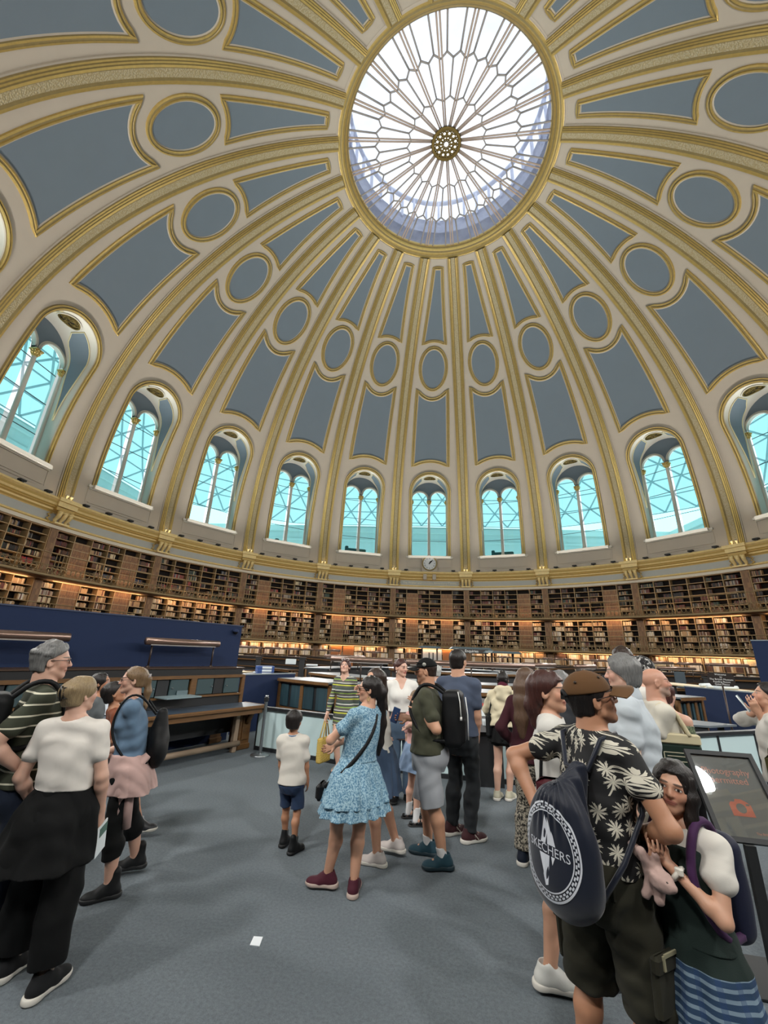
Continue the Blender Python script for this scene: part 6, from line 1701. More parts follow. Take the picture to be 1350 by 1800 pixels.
for q in (0, 1): b.tube([Vector((-.11, -.05, p.zh + .1)), Vector((-.15, .04 + .03 * q, p.zh - .02)), Vector((-.14, .02 + .06 * q, p.zh - .22)), Vector((-.13, 0 + .07 * q, p.zh - .38))], [.03, .035, .035, .03], 8)
b.build('tied_sleeve', [cloth('dusty_pink', '#b39690')], p.root)
for i in (0, 1): p.shoe(i, cloth('black_boot', '#141618', .6), K_SOLE, 'boot')
long_hair(p, H_LBROWN, [(0, -.40, .22), (0, -.56, .05), (0, -.62, -.45), (0, -.60, -1.0), (0, -.55, -1.5)], [.10, .10, .13, .11, .05], (-.05, .85), .035, nape=-.25)
b = MB(); b.lathe([(.02, -.012), (.036, 0), (.02, .012)], 14, M=(p.RH @ Matrix.Rotation(-.9, 3, 'X')), c=p.hd((0, -.53, .12))); b.build('scrunchie', [speckle('scrunchie_dots', '#22222a', '#c9c4c4', 120)], p.root)
p.specs(mat('specs_dark', '#2a2220', .4))
p.backpack('drawstring_bag', 'black drawstring backpack worn by the young woman in the blue sweater', K_BAG, .15, p.zh + .0, p.zs - .04, d=.13, pocket=False, sw_=.018)
# -- boy in brown orange tee behind them
P = (G(238, 1472).x, G(238, 1472).y)
zt = at_plan(208, 1208, P).z
p = person('boy in a rust orange tee looking down, behind the young woman in the blue sweater', P, 75, zt + .05, child=.6, res=.008, skin=skin(TAN), head=(10, -26), head_px=(198, 1236), hands=(('px', 222, 1290, -.1), None), poles=((.3, -1, 0), None), feet=((252, 1471), (205, 1478)), feet_az=(15, 0))
p.body(); p.top('rust_tee', cloth('rust_cloth', '#7a452f'), p.zh + .02, .8, folds=.006); p.trousers('dark_shorts', cloth('dark_shorts', '#17181c'), p.zh + .06, .95, e=.022, flare=.02)
short_hair(p, H_BLACK, .07, (.0, .8), .28)
for i in (0, 1):
    p.shoe(i, mat('sneaker_black_white', '#1b1d22', .5), W_SOLE, extra=mat('cream_lace', '#cbbf9c', .6)); p.sock(i, cloth('grey_sock', '#9a9ea3'), .8)
P = at_dist(150, 1300, 5.9)
p = person('dark haired visitor in a grey top half hidden behind the blonde clip haired woman', P, 100, 1.42, child=.4, res=.010, skin=skin(TAN), head=(0, -12))
p.body(); p.top('grey_top', cloth('grey_top', '#5d6265'), p.zh, 1.2); p.trousers('trousers', K_CL, p.zh + .08); long_hair(p, H_BLACK, [(0, -.3, .1), (0, -.42, -.4), (0, -.4, -.9)], [.2, .22, .1])
for i in (0, 1): p.shoe(i, K_CL, K_SOLE)
# -- little boy in white tee
P = mid((500, 1486), (519, 1500))
p = person('little boy in a white tee and blue shorts seen from behind', P, 14, at_plan(517, 1251, P).z + .01, child=1.0, res=.006, skin=skin(TAN), head=(8, 4), head_px=(517, 1275), feet=((519, 1498), (502, 1485)), feet_az=(28, 15), hands=(('px', 541, 1380, .02), ('px', 494, 1385, .1)), palm=((-1, 0, 0), (1, 0, 0)))
p.body(); p.top('white_tee', cloth('boy_white', '#c9c4bb', var=.03), p.zh - .03, .72, e=.016, folds=.007, flare=.012); p.trousers('blue_shorts', cloth('navy_shorts', '#2a3a55'), p.zh - .032, .88, e=.014, flare=.012, folds=.006)
short_hair(p, H_BLACK, .075, (-.12, .75), .30, nape=-.36)
for i in (0, 1): p.shoe(i, cloth('black_boot', '#141618', .6), K_SOLE, 'boot'); p.sock(i, cloth('dk_sock', '#55595a'), .7)
b = MB(); c = p.ctr(p.zs + .035 * p.h); b.tube([c + Vector((.048 * p.h * math.cos(a), .047 * p.h * math.sin(a), .012 * math.sin(a))) for a in [2 * PI * k / 20 for k in range(20)]], .007, 6, closed=True); b.build('blue_collar', [cloth('collar_blue', '#4a6a8f')], p.root)
# -- woman in the striped knit dress
P = mid((592, 1362), (612, 1356))
p = person('woman in a grey, white and lime striped knit dress looking down', P, -150, at_plan(606, 1160, P).z, female=True, res=.0075, skin=skin(FAIR), head=(-18, -22), head_px=(606, 1180), heels=.035, feet=((592, 1360), (614, 1355)), feet_az=(0, -10), hands=(('px', 573, 1262, -.02), ('px', 628, 1275, .1)), poles=((.6, -.8, 0), (-.6, -.8, 0)), curl=(1.3, .6))
SM = striped('knit_stripes', [(0, '#4c4f4a'), (.16, '#b9bb3c'), (.24, '#35383a'), (.34, '#c9c8bf'), (.40, '#5b5850'), (.58, '#8fae4a'), (.64, '#454845'), (.80, '#cfcfc6'), (.86, '#3f4a44')], .20)
p.body(bust=.8); p.top('knit_dress', SM, p.zh - .17, 1.75, e=.012, bust=.8, vneck=.06, folds=.004)
p.skirt('knit_skirt', SM, p.zh + .12, p.zh - .20, .016, .012, folds=.004)
for i in (0, 1): p.shoe(i, mat('silver_shoe', '#9a9488', .35, .4), K_SOLE, 'heel')
F = p.hair_field(); p.cap_hair(F, .06, (-.15, .8), .30)
for k in range(14): a = r_.uniform(0, 6.28); F.op(p_ell(p.hd((.18 * math.cos(a), -.30 + .16 * math.sin(a), .50 + r_.uniform(-.06, .1))), (.11 * p.hh,) * 3), .02)
p.hair_done(F, H_RED, amp=.006)
b = MB()
for sx in (-1, 1): b.tube([p.hd((sx * .16 + .12 * math.cos(a), .20 + .02 * math.sin(a), .50 + .08 * math.sin(a))) for a in [2 * PI * k / 14 for k in range(14)]], .018 * p.hh, 5, closed=True)
b.build('sunglasses_on_head', [mat('specs_pale', '#c8c8c8', .3)], p.root)
bg_ = thing('straw_bag', 'yellow woven straw bag held by the woman in the striped dress', 'bag'); bg_.matrix_world = p.M
hp_ = p.arms[0][2] + Vector((0, .02, -.07)); F = Field(np.array(hp_) - np.array([.2, .2, .62]), np.array(hp_) + np.array([.2, .2, .05]), .008); F.op(p_box(hp_ + Vector((0, 0, -.42)), (.045, .15, .17), None, .03), .01)
V, Fc = F.mesh(); link('pouch', np_mesh('pouch', fold(V, Fc, .003, 60, 90), Fc, mat('straw', '#b59a4c', .8, bump=.6, bscale=60)), bg_)
b = MB()
for s in (-.03, .03): b.tube([hp_ + Vector((s, -.09, -.27)), hp_ + Vector((s * .4, -.02, -.02)), hp_ + Vector((s * .4, .02, -.02)), hp_ + Vector((s, .09, -.27))], .010, 6)
b.build('handle', [mat('straw', '#b59a4c', .8)], bg_)
# -- woman in the light blue dress
P = mid((572, 1562), (624, 1574))
p = person('woman in a light blue tiered dress with long dark hair, seen from behind', P, -42, at_plan(655, 1190, P).z, female=True, res=.0055, skin=skin(LIGHT), head=(-44, -2), head_px=(648, 1218), feet=((622, 1568), (566, 1562)), feet_az=(50, -42), hands=((.06, .24, .96), (.0, .17, 1.06)), poles=((.7, -.5, -.4), (-1, -.2, -.5)), build=1.06, curl=(1.2, 1.2))
BD = speckle('blue_floral', '#4a7590', '#98b6c4', 85, .5)
p.body(bust=.9); p.top('dress_bodice', BD, p.zh + .10, .50, e=.016, bust=.9, folds=.006, flare=.012)
p.skirt('dress_skirt', BD, p.zh + .15, p.zh - .19, .016, .125, pleats=13, amp=.010, folds=.005); p.skirt('dress_lower_tier', BD, p.zh - .08, p.zh - .265, .085, .06, pleats=15, amp=.013, folds=.004)
b = MB(); c = p.ctr(p.zh + .15); W_ = p.clip(p.secs(), p.zh + .149, p.zh + .15)[-1]; b.tube([c + Vector(((W_[3] + .022) * math.cos(a), (W_[4] + .022) * math.sin(a), .006 * math.sin(a * 17))) for a in [2 * PI * k / 70 for k in range(70)]], .010, 5, closed=True); b.build('waist_ruffle', [BD], p.root)
for i in (0, 1):
    u_ = p.shoe(i, cloth('maroon_mesh', '#471a28', .7), mat('pale_pink_sole', '#b8a59b', .6)); 
long_hair(p, H_BLACK, [(0, -.34, .18), (0.05, -.52, -.10), (.22, -.62, -.62), (.38, -.64, -1.35), (.46, -.62, -2.1), (.48, -.60, -2.55)], [.26, .26, .18, .21, .18, .07], (-.16, .85), .05, nape=-.3, drop=.62)
p.specs(m_black, mat('dark_lens', '#0d0d10', .1))
b = MB(); b.tube([p.hd((-.40, -.03, -.30)), p.hd((-.41, -.03, -.24))], .012 * p.hh, 5); b.tube([p.hd((-.405, -.03 + .05 * math.cos(a), -.37 + .06 * math.sin(a))) for a in [2 * PI * k / 12 for k in range(12)]], .018 * p.hh, 5, closed=True); b.build('earring', [m_gold], p.root)
cb = p.worn('crossbody_strap', 'thin black bag strap crossing the back of the woman in the light blue dress', 'bag strap')
b = MB(); p.strap(b, [p.ctr(p.zs) + Vector((.07, .05, .05)), p.ctr(p.zs) + Vector((.075, -.055, .035)), p.ctr(p.zs - .15) + Vector((.0, -.125, 0)), p.ctr(p.zs - .32) + Vector((-.11, -.095, 0)), p.ctr(p.zh + .02) + Vector((-.20, -.02, 0)), p.ctr(p.zh - .08) + Vector((-.23, .12, 0))], .036); b.build('strap', [K_BAG], cb)
b = MB(); b.box(p.ctr(p.zh - .13) + Vector((-.20, .20, 0)), (.16, .06, .12), 0, Matrix.Rotation(.6, 3, 'Z'), bevel=.02); b.build('pouch', [K_BAG], cb)
# -- girl in denim skirt beside her
P = mid((655, 1523), (690, 1507))
p = person('girl in a white tee and denim skirt half hidden by the light blue dress', P, -70, at_plan(656, 1176, P).z, female=True, res=.0065, skin=skin(LIGHT), head=(-10, 0), head_px=(658, 1197), feet=((690, 1503), (656, 1521)), feet_az=(0, -5), lift=(.03, 0), hands=(('px', 640, 1215, .3), ('px', 648, 1212, .15)), poles=((.8, -.3, -.4), (-.9, -.5, .3)), curl=(1.1, 1.1))
p.body(bust=.6); p.top('white_tee', cloth('boy_white', '#c9c4bb', var=.03), p.zh + .05, .6, folds=.006)
p.skirt('denim_skirt', cloth('denim', '#39495f', var=.2), p.zh + .10, p.zh - .29, .028, .085, pleats=10, amp=.012, folds=.006)
for i in (0, 1): p.shoe(i, cloth('white_mesh', '#c4bcb8', .7), W_SOLE, extra=mat('purple_lace', '#5d3560', .6))
long_hair(p, H_DARK, [(0, -.36, .1), (0, -.5, -.4), (.02, -.52, -1.2), (.02, -.50, -2.1)], [.2, .14, .15, .06], (-.12, .85), .05, nape=-.3)
# -- woman in the white v neck
P = at_dist(708, 1300, 6.0)
p = person('woman in a white v neck crop top and blue jeans facing the room', P, 176, 1.68, female=True, res=.0075, skin=skin(FAIR, lips='#a04a48'), head=(-42, 0), head_px=(705, 1178), hands=(('px', 683, 1280, -.05), ('px', 737, 1280, .05)), poles=((.7, -.8, 0), (-.7, -.8, 0)), feet_az=(10, -10))
p.body(bust=1); p.top('white_crop_top', cloth('white_knit', '#d2d0cb', var=.03), p.zh + .16, 1.9, e=.012, bust=1, vneck=.10, folds=.006, sleeve_e=.008); p.trousers('jeans', cloth('blue_jeans', '#46586b', var=.2), p.zh + .08, 1.95, e=.012, r_hem=.075, flare=.01, folds=.006)
for i in (0, 1): p.shoe(i, K_CL, K_SOLE)
F = p.hair_field(); p.cap_hair(F, .04, (-.02, .85), .33); F.op(p_ell(p.hd((0, -.48, .15)), (.16 * p.hh,) * 3), .02); p.hair_done(F, H_RED)
b = MB(); c = p.ctr(p.zs); b.tube([c + Vector((-.05, -.02, .055)), c + Vector((-.055, .055, .02)), c + Vector((0, .11, -.11)), c + Vector((.055, .055, .02)), c + Vector((.05, -.02, .055))], .006, 5); b.build('necklace', [mat('necklace_brown', '#3a2618', .5)], p.root)
b = MB()
for sx in (-1, 1): b.tube([p.hd((sx * .385, -.02, -.19)), p.hd((sx * .395, -.02, -.29))], .03 * p.hh, 6)
b.build('earring', [mat('pearl', '#d8d4cc', .3)], p.root)
# -- man in olive tee and black cap
P = mid((742, 1502), (770, 1532))
p = person('man in an olive tee, grey shorts and black cap, facing left', P, -80, at_plan(745, 1157, P).z - .01, res=.0055, skin=skin('#bb8c70', brow='#1c1410', beard='#8c6a55'), head=(-6, 2), head_px=(748, 1182), feet=((746, 1502), (772, 1530)), feet_az=(-4, -22), hands=(('px', 716, 1262, .28), ('px', 738, 1244, -.13)), poles=((.4, -1, -.3), (-.5, -.9, -.8)), palm=((-1, 0, .2), (.6, .6, 0)), curl=(1.2, .35), build=1.16)
p.body(); p.top('olive_tee', cloth('olive_tee', '#3f4032'), p.zh + .0, .62, e=.018, folds=.007, flare=.014); p.trousers('grey_shorts', cloth('pale_grey_shorts', '#93969b', var=.05), p.zh + .08, 1.02, e=.024, flare=.026, folds=.007)
TEAL = cloth('teal_mesh', '#24404c', .7)
for i in (0, 1): p.shoe(i, TEAL, mat('teal_sole', '#1d3038', .6), extra=TEAL); p.sock(i, cloth('white_sock', '#cfcfcf'), .78)
co_ = p.cap(K_CL); short_hair(p, H_DARK, .02, (.05, .5), .2, nape=-.2)
b = MB(); b.lathe([(.001, .008), (.017, .007), (.019, 0)], 20, p.hd((-.385, .02, .28)), M=p.RH @ Matrix.Rotation(-PI / 2, 3, 'Y')); b.build('badge', [mat('badge_grey', '#8f8f88', .5)], co_)
b = MB()
for sx in (-1, 1): b.add([p.hd((sx * .14 + .11 * math.cos(a), .40 + .0 * math.sin(a), .36 + .07 * math.sin(a))) for a in [2 * PI * k / 14 for k in range(14)]], [tuple(range(14))]); b.tube([p.hd((sx * .25, .38, .36)), p.hd((sx * .38, .1, .34))], .012 * p.hh, 5)
b.build('sunglasses_on_cap', [mat('dark_lens', '#0d0d10', .1)], co_)
b = MB(); S, E, W = p.arms[1]; d_ = (W - E).normalized(); q_ = d_.orthogonal().normalized(); w_ = d_.cross(q_); c = W - d_ * .025; b.tube([c + (q_ * math.cos(a) + w_ * math.sin(a)) * .034 for a in [2 * PI * k / 16 for k in range(16)]], .009, 6, closed=True); b.box(c + q_ * .036, (.03, .03, .03), bevel=.008); b.build('wrist_watch', [mat('watch_steel', '#8b8f90', .3, .8)], p.root)
bp_, bc_ = p.backpack('backpack', 'large black backpack with white cords worn by the man in the olive tee', K_BAG, .155, p.zh + .06, p.zs + .04, d=.19)
b = MB(); b.tube([bc_ + Vector((-.12, -.06, .24)), bc_ + Vector((-.155, -.08, .16)), bc_ + Vector((-.165, -.09, .03))], .005, 5); b.tube([bc_ + Vector((-.165, -.09, .03)), bc_ + Vector((-.166, -.09, -.0))], .010, 6); b.tube([bc_ + Vector((-.13, -.13, .2)), bc_ + Vector((-.145, -.15, .05)), bc_ + Vector((-.14, -.15, -.16))], .005, 5); b.build('cord', [mat('white_cord', '#d0d0cc', .6)], bp_)
# phone held up in front of him
ph = thing('phone', 'dark blue phone held by the man in the olive tee', 'phone'); ph.matrix_world = p.M; hq = p.arms[0][2] + (p.arms[0][2] - p.arms[0][1]).normalized() * .10
b = MB(); b.box(hq + Vector((-.03, .02, .02)), (.012, .075, .15), 0, Matrix.Rotation(.3, 3, 'X'), bevel=.004); b.build('case', [mat('phone_blue', '#26406a', .3)], ph)
# -- child in pink
P = mid((722, 1440), (738, 1452))
p = person('small blond child in a pink tee with a denim jacket tied round the waist', P, 48, at_plan(735, 1213, P).z, female=True, child=.7, res=.0075, skin=skin(FAIR), head=(-20, -8), head_px=(735, 1232), feet=((735, 1452), (722, 1438)), feet_az=(30, 30), hands=(('px', 716, 1278, -.1), None))
p.body(); p.top('pink_tee', cloth('pink_tee', '#c79a94', var=.1), p.zh + .02, .7, folds=.006); p.skirt('denim_jacket_at_waist', cloth('pale_denim', '#7286a0', var=.2), p.zh + .12, p.zh - .16, .03, .07, pleats=6, amp=.016, folds=.009); p.trousers('navy_shorts', cloth('navy_shorts', '#2a3a55'), p.zh + .08, .55)
for i in (0, 1): p.shoe(i, mat('patent_black', '#101114', .25), K_SOLE, 'flat'); p.sock(i, cloth('white_sock', '#cfcfcf'), .62)
for i in (0, 1):
    Hj, K, A, fa = p.legs[i]; b = MB(); d_ = Vector((math.sin(fa), math.cos(fa), 0)); sd = Vector((d_.y, -d_.x, 0)); c = Vector((A.x, A.y, .055)) + d_ * .045; b.tube([c - sd * .036 - Vector((0, 0, .01)), c + Vector((0, 0, .024)), c + sd * .036 - Vector((0, 0, .01))], .008, 5); b.build('shoe_strap', [mat('patent_black', '#101114', .25)], p.root)
long_hair(p, H_LBROWN, [(0, -.34, .05), (0, -.46, -.4), (.0, -.48, -1.0)], [.24, .22, .10], (-.3, .8), .05)
# -- man in slate blue tee
P = mid((800, 1468), (832, 1482))
p = person('tall man in a slate blue tee and charcoal jeans seen from behind', P, 24, at_plan(806, 1143, P).z, res=.0065, skin=skin(LIGHT), head=(8, 0), head_px=(806, 1165), feet=((832, 1480), (800, 1466)), feet_az=(32, 30), hands=(('px', 838, 1302, .02), ('px', 790, 1300, .2)), poles=((.6, -.8, 0), (-.6, -.8, 0)), palm=((-1, 0, 0), (1, 0, 0)), build=1.05)
p.body(); p.top('slate_tee', cloth('slate_tee', '#454e60'), p.zh + .02, .62, e=.014, folds=.005); p.trousers('charcoal_jeans', cloth('charcoal_jeans', '#25282b', var=.2), p.zh + .1, 1.97, e=.014, r_hem=.06, folds=.006)
MAR = cloth('maroon_suede', '#3d2023', .7)
for i in (0, 1):
    u_ = p.shoe(i, MAR, W_SOLE, extra=MAR)
    Hj, K, A, fa = p.legs[i]; d_ = Vector((math.sin(fa), math.cos(fa), 0)); sd = Vector((d_.y, -d_.x, 0)); L_ = p.h * .158
    me_ = text_mesh('N', .075); O_ = Vector((A.x, A.y, .052)) + d_ * .045; decal('letter_mark', [(v.co.x, v.co.y) for v in me_.vertices], [tuple(f.vertices) for f in me_.polygons], u_, O_, d_, Vector((0, 0, 1)), [mat('shoe_letter', '#b9b2a8', .5)], u_, .003)
short_hair(p, H_BLACK, .05, (.0, .8), .33)
# -- girl in the cream hoodie
P = mid((876, 1404), (902, 1408))
p = person('girl in a cream hoodie and black ruffled shorts seen from behind, dark braids', P, 2, at_plan(884, 1181, P).z, female=True, res=.007, skin=skin(FAIR), head=(6, -10), head_px=(884, 1196), feet=((898, 1405), (876, 1404)), feet_az=(20, 12), hands=(('px', 905, 1262, .3), ('px', 868, 1262, .3)), poles=((.9, -.4, -.3), (-.9, -.4, -.3)), curl=(1, 1))
p.body(bust=.6); p.top('cream_hoodie', cloth('cream_fleece', '#c9bfa3', var=.05), p.zh + .07, 1.9, e=.034, folds=.012, sleeve_e=.022, hood=True)
F = p.hair_field(drop=.12); c = p.ctr(p.zs + .055 * p.h) + Vector((0, -.048 * p.h, 0)); F.op(p_ell(c, (.052 * p.h, .03 * p.h, .05 * p.h)), .01); F.op(p_ell(c + Vector((0, -.012, -.01)), (.044 * p.h, .024 * p.h, .052 * p.h)), .01); p.make('burgundy_hood_lining', F, cloth('burgundy', '#4a1526'), .004)
p.trousers('black_ruffled_shorts', K_CL, p.zh + .10, .42, e=.02, flare=.03, folds=.010)
p.skirt('ruffle_hem', K_CL, p.zh + .1, p.zh - .13, .02, .04, pleats=12, amp=.008)
for i in (0, 1): p.shoe(i, cloth('cream_mesh', '#b5b09c', .7), W_SOLE)
F = p.hair_field(drop=.3); p.cap_hair(F, .045, (-.1, .85), .33)
for sx in (-1, 1):
    for k in range(7): F.op(p_ell(p.hd((sx * (.10 + .03 * k), .25 - .12 * k, .50 - .02 * k * k * .6)), (.075 * p.hh,) * 3), .008)
    for k in range(10): F.op(p_ell(p.hd((sx * (.26 + .01 * k), -.42 + .02 * k, -.02 - .09 * k)), ((.075 - .004 * k) * p.hh,) * 3), .006)
p.hair_done(F, H_BLACK, amp=.003)
bb = p.worn('shoulder_bag', 'black shoulder bag of the girl in the cream hoodie', 'bag'); c = p.ctr(p.zh + .12) + Vector((-.19, .0, -.06))
b = MB(); b.box(c, (.09, .24, .30), bevel=.04); b.build('pouch', [K_BAG], bb); b = MB(); p.strap(b, [c + Vector((0, .08, .13)), p.sh[1] + Vector((.02, .06, .055)), p.sh[1] + Vector((.02, -.05, .055)), c + Vector((0, -.08, .13))], .022); b.build('strap', [K_BAG], bb)
# -- woman with very long brown hair
P = at_dist(925, 1300, 4.7)
p = person('woman with very long straight brown hair seen from behind, left of the palm shirt', P, 28, 1.655, female=True, res=.0075, skin=skin(FAIR), head=(18, 0), head_px=(928, 1195), hands=(('px', 955, 1300, .2), ('px', 905, 1310, .1)))
p.body(bust=.7); p.top('dark_jacket', cloth('maroon_top', '#3a1820'), p.zh - .02, 1.9, e=.02); p.trousers('spotted_trousers', speckle('spot_print', '#1c1a18', '#a49c8c', 60, .5), p.zh + .08, 1.92, r_hem=.08)
for i in (0, 1): p.shoe(i, cloth('navy_mesh', '#121a2a', .7), W_SOLE)
long_hair(p, H_BROWN, [(0, -.30, .15), (0, -.42, -.3), (.0, -.48, -.9), (.02, -.50, -1.6), (.03, -.48, -2.25)], [.28, .34, .35, .36, .26], (-.5, .8), .06, drop=.7)
# -- woman with red brown hair beside the cap
P = mid((978, 1748), (1066, 1728))
p = person('woman with shoulder length red brown hair standing beside the man in the brown cap', P, 88, 1.67, female=True, res=.0055, skin=skin(LIGHT, lips='#9a5a50', brow='#3a231a'), head=(14, -4), headk=1.10, head_px=(966, 1226, -.12), feet=((1062, 1732), (980, 1748)), feet_az=(0, -10), hands=(('px', 965, 1440, .1), ('px', 1010, 1400, .3)))
p.body(bust=.8); p.top('white_blouse', cloth('white_linen', '#c8c6c0', var=.03), p.zh - .02, .9, e=.02, bust=.8, folds=.007); p.skirt('black_skirt', K_CL, p.zh + .1, .52, .02, .05, pleats=5, amp=.01)
for i in (0, 1): p.shoe(i, cloth('white_leather', '#c9c9c4', .5), W_SOLE)
long_hair(p, H_RED, [(0, -.30, .1), (-.02, -.42, -.35), (-.04, -.42, -.78)], [.30, .29, .2], (-.05, .80), .07, front=.26)
sb = p.worn('handbag', 'maroon handbag with gold zip carried by the woman with red brown hair', 'handbag'); c = p.ctr(p.zh + .10) + Vector((.20, -.02, 0)); b = MB(); b.box(c, (.08, .22, .24), bevel=.03); b.build('pouch', [cloth('maroon_leather', '#43141c', .5)], sb); b = MB(); b.tube([c + Vector((.043, -.08, .02)), c + Vector((.043, .08, -.02))], .004, 5); b.build('zip', [m_gold], sb); b = MB(); p.strap(b, [c + Vector((0, -.08, .11)), p.sh[0] + Vector((-.01, -.04, .06)), p.sh[0] + Vector((-.01, .05, .06)), c + Vector((0, .08, .11))], .02); b.build('strap', [K_BAG], sb)
# -- man in the palm shirt and brown cap
P = at_dist(1040, 1420, 2.5)
p = person('man in a black palm print shirt and brown cap, hand on hip', P, 38, 1.69, res=.005, skin=skin(TAN, brow='#17100c'), head=(34, -14), head_px=(1040, 1228), hands=(('px', 1126, 1464, .02), ('px', 944, 1420, .0)), poles=(('px', 1178, 1452, -.2), (-1, -.5, -.25)), palm=((-.6, .5, 0), (.9, .3, .2)), curl=(.8, .5), build=.93, shoulder=.85, headk=1.08, feet=((.14, .03), (-.12, -.03)), feet_az=(14, -10))
p.body(); p.top('palm_print_shirt', palm_mat(), p.zh + .02, .44, e=.020, folds=.007, flare=.016, sleeve_e=.008)
CG = cloth('olive_cargo', '#2b2a20', var=.12)
tr_o = p.trousers('cargo_shorts', CG, p.zh + .08, 1.12, e=.026, flare=.03, folds=.009)
for i, sx in ((0, 1), (1, -1)):
    Hj, K, A, fa = p.legs[i]; c = Hj.lerp(K, .72) + Vector((sx * .098, -.01, 0)); b = MB(); b.box(c, (.035, .15, .19), 0, Matrix.Rotation(sx * .05, 3, 'Y'), bevel=.012); b.box(c + Vector((sx * .012, 0, .075)), (.035, .16, .06), 0, Matrix.Rotation(sx * .05, 3, 'Y'), bevel=.010); pk = b.build('cargo_pocket', [CG], p.root)
    if i == 0: b = MB(); b.box(c + Vector((sx * .032, .02, .105)), (.006, .11, .012)); b.box(c + Vector((sx * .032, -.04, .085)), (.006, .012, .045)); b.build('pale_flap_edge', [mat('pale_webbing', '#8f8a70', .7)], pk)
for i, sx in ((0, 1), (1, -1)):
    b = MB(); c = p.ctr(p.zh - .02) + Vector((sx * .085, -.135, 0)); b.box(c, (.12, .012, .05), 0, bevel=.005); b.build('back_pocket_flap', [CG], p.root)
BRC = cloth('brown_canvas', '#5a3f25', var=.15)
co_ = p.cap(BRC, z=.14); short_hair(p, H_BLACK, .028, (-.02, .5), .15, nape=-.26)
b = MB()
for a in (-.9, .0, .9, 2.2, -2.2): v = p.hd((.40 * .82 * math.sin(a), -.06 + .48 * .82 * math.cos(a), .15 + .425 * .58)); b.lathe([(.012 * p.hh * 2, 0), (.02 * p.hh * 1.6, .006), (.001, .008)], 8, v, M=(v - p.hd((0, -.06, .1))).to_track_quat('Z', 'Y').to_matrix())
b.lathe([(.001, .012), (.014, .008), (.016, 0)], 10, p.hd((0, -.06, .575)), M=p.RH); b.build('eyelet', [mat('eyelet_dark', '#2e1f12', .6)], co_)
b = MB(); b.tube([p.hd((.13 * math.cos(a), -.515, .15 + .11 * math.sin(a))) for a in [PI * k / 10 for k in range(11)]], .012, 6); b.box(p.hd((0, -.50, .12)), (.06, .012, .018)); b.build('back_strap', [K_BAG], co_)
p.specs(mat('specs_brown', '#3a2018', .3))
sk_ = p.worn('drawstring_bag', 'navy drawstring gym bag with a round white logo on the palm shirt man', 'bag')
bc = p.ctr(p.zh + .10) + Vector((-.02, -.235, .04))
F = Field(np.array(bc) - np.array([.28, .2, .36]), np.array(bc) + np.array([.28, .25, .40]), .0055)
F.op(p_ell(bc + Vector((0, 0, -.05)), (.185, .085, .235)), .02); F.op(p_ell(bc + Vector((0, -.0, -.16)), (.165, .085, .12)), .05); F.op(p_cone(bc + Vector((.02, .03, .13)), bc + Vector((.06, .085, .27)), .085, .03), .06)
def gather(V):
    d = V - np.array(bc); a = np.arctan2(d[:, 1], d[:, 0]); k = np.clip((d[:, 2] + .02) / .25, 0, 1); s_ = .010 * k * np.sin(a * 17); n = d.copy(); n[:, 2] = 0; n /= np.maximum(np.linalg.norm(n, axis=1), 1e-6)[:, None]; return V + n * s_[:, None]
V, Fc = F.mesh(); V = gather(fold(relax(V, Fc, 1), Fc, .006, 9, 6, 4)); NAVY = cloth('navy_nylon', '#0f1626', .45, sheen=.3); pouch = link('pouch', np_mesh('pouch', V, Fc, NAVY), sk_)
wl = mat('logo_white', '#c8ccd4', .6); ang = .10
Uv = Vector((math.cos(ang), math.sin(ang) * .4, 0)).normalized(); Vv = Vector((0, .10, 1)).normalized(); Uv = (Uv - Vv * Uv.dot(Vv)).normalized()
Oc = bc + Vector((-.01, -.0, -.045))
vs, fs = [], []
def ringpoly(r0, r1, a0, a1, n, sx=.86):
    for i in range(n):
        q0, q1 = lerp(a0, a1, i / n), lerp(a0, a1, (i + 1) / n); o = len(vs)
        vs.extend([(r0 * sx * math.cos(q0), r0 * math.sin(q0)), (r1 * sx * math.cos(q0), r1 * math.sin(q0)), (r1 * sx * math.cos(q1), r1 * math.sin(q1)), (r0 * sx * math.cos(q1), r0 * math.sin(q1))]); fs.append((o, o + 1, o + 2, o + 3))
ringpoly(.168, .176, 0, 2 * PI, 72); ringpoly(.140, .145, 0, 2 * PI, 72)
for k in range(44): a = 2 * PI * k / 44; ringpoly(.149, .156, a, a + .09, 2); ringpoly(.158, .165, a + .06, a + .15, 2)
def poly(pts):
    o = len(vs); vs.extend(pts); fs.append(tuple(range(o, o + len(pts))))
# a slanting stroke: two leaning blades and an arrow head, cut by the word
poly([(-.030, .022), (-.004, .022), (.010, .085), (-.004, .128)]); poly([(.006, .022), (.040, .022), (.016, .100), (.004, .120)]); poly([(.012, .098), (.034, .060), (.046, .022), (.034, .022)])
poly([(-.040, -.016), (-.008, -.016), (-.006, -.075), (-.014, -.090)]); poly([(-.014, -.016), (.016, -.016), (.004, -.12), (-.010, -.125), (-.018, -.09)]); poly([(.024, -.016), (.042, -.016), (.030, -.045)])
me_ = text_mesh('SKECHERS', .046); o = len(vs); vs.extend([(v.co.x * 1.0 + .004, v.co.y + .003 - v.co.x * .05) for v in me_.vertices]); fs.extend([tuple(i + o for i in f.vertices) for f in me_.polygons])
decal('logo', vs, fs, pouch, Oc, Uv, Vv, [wl], sk_, .0025)
b = MB(); tb = bc + Vector((.06, .09, .27))
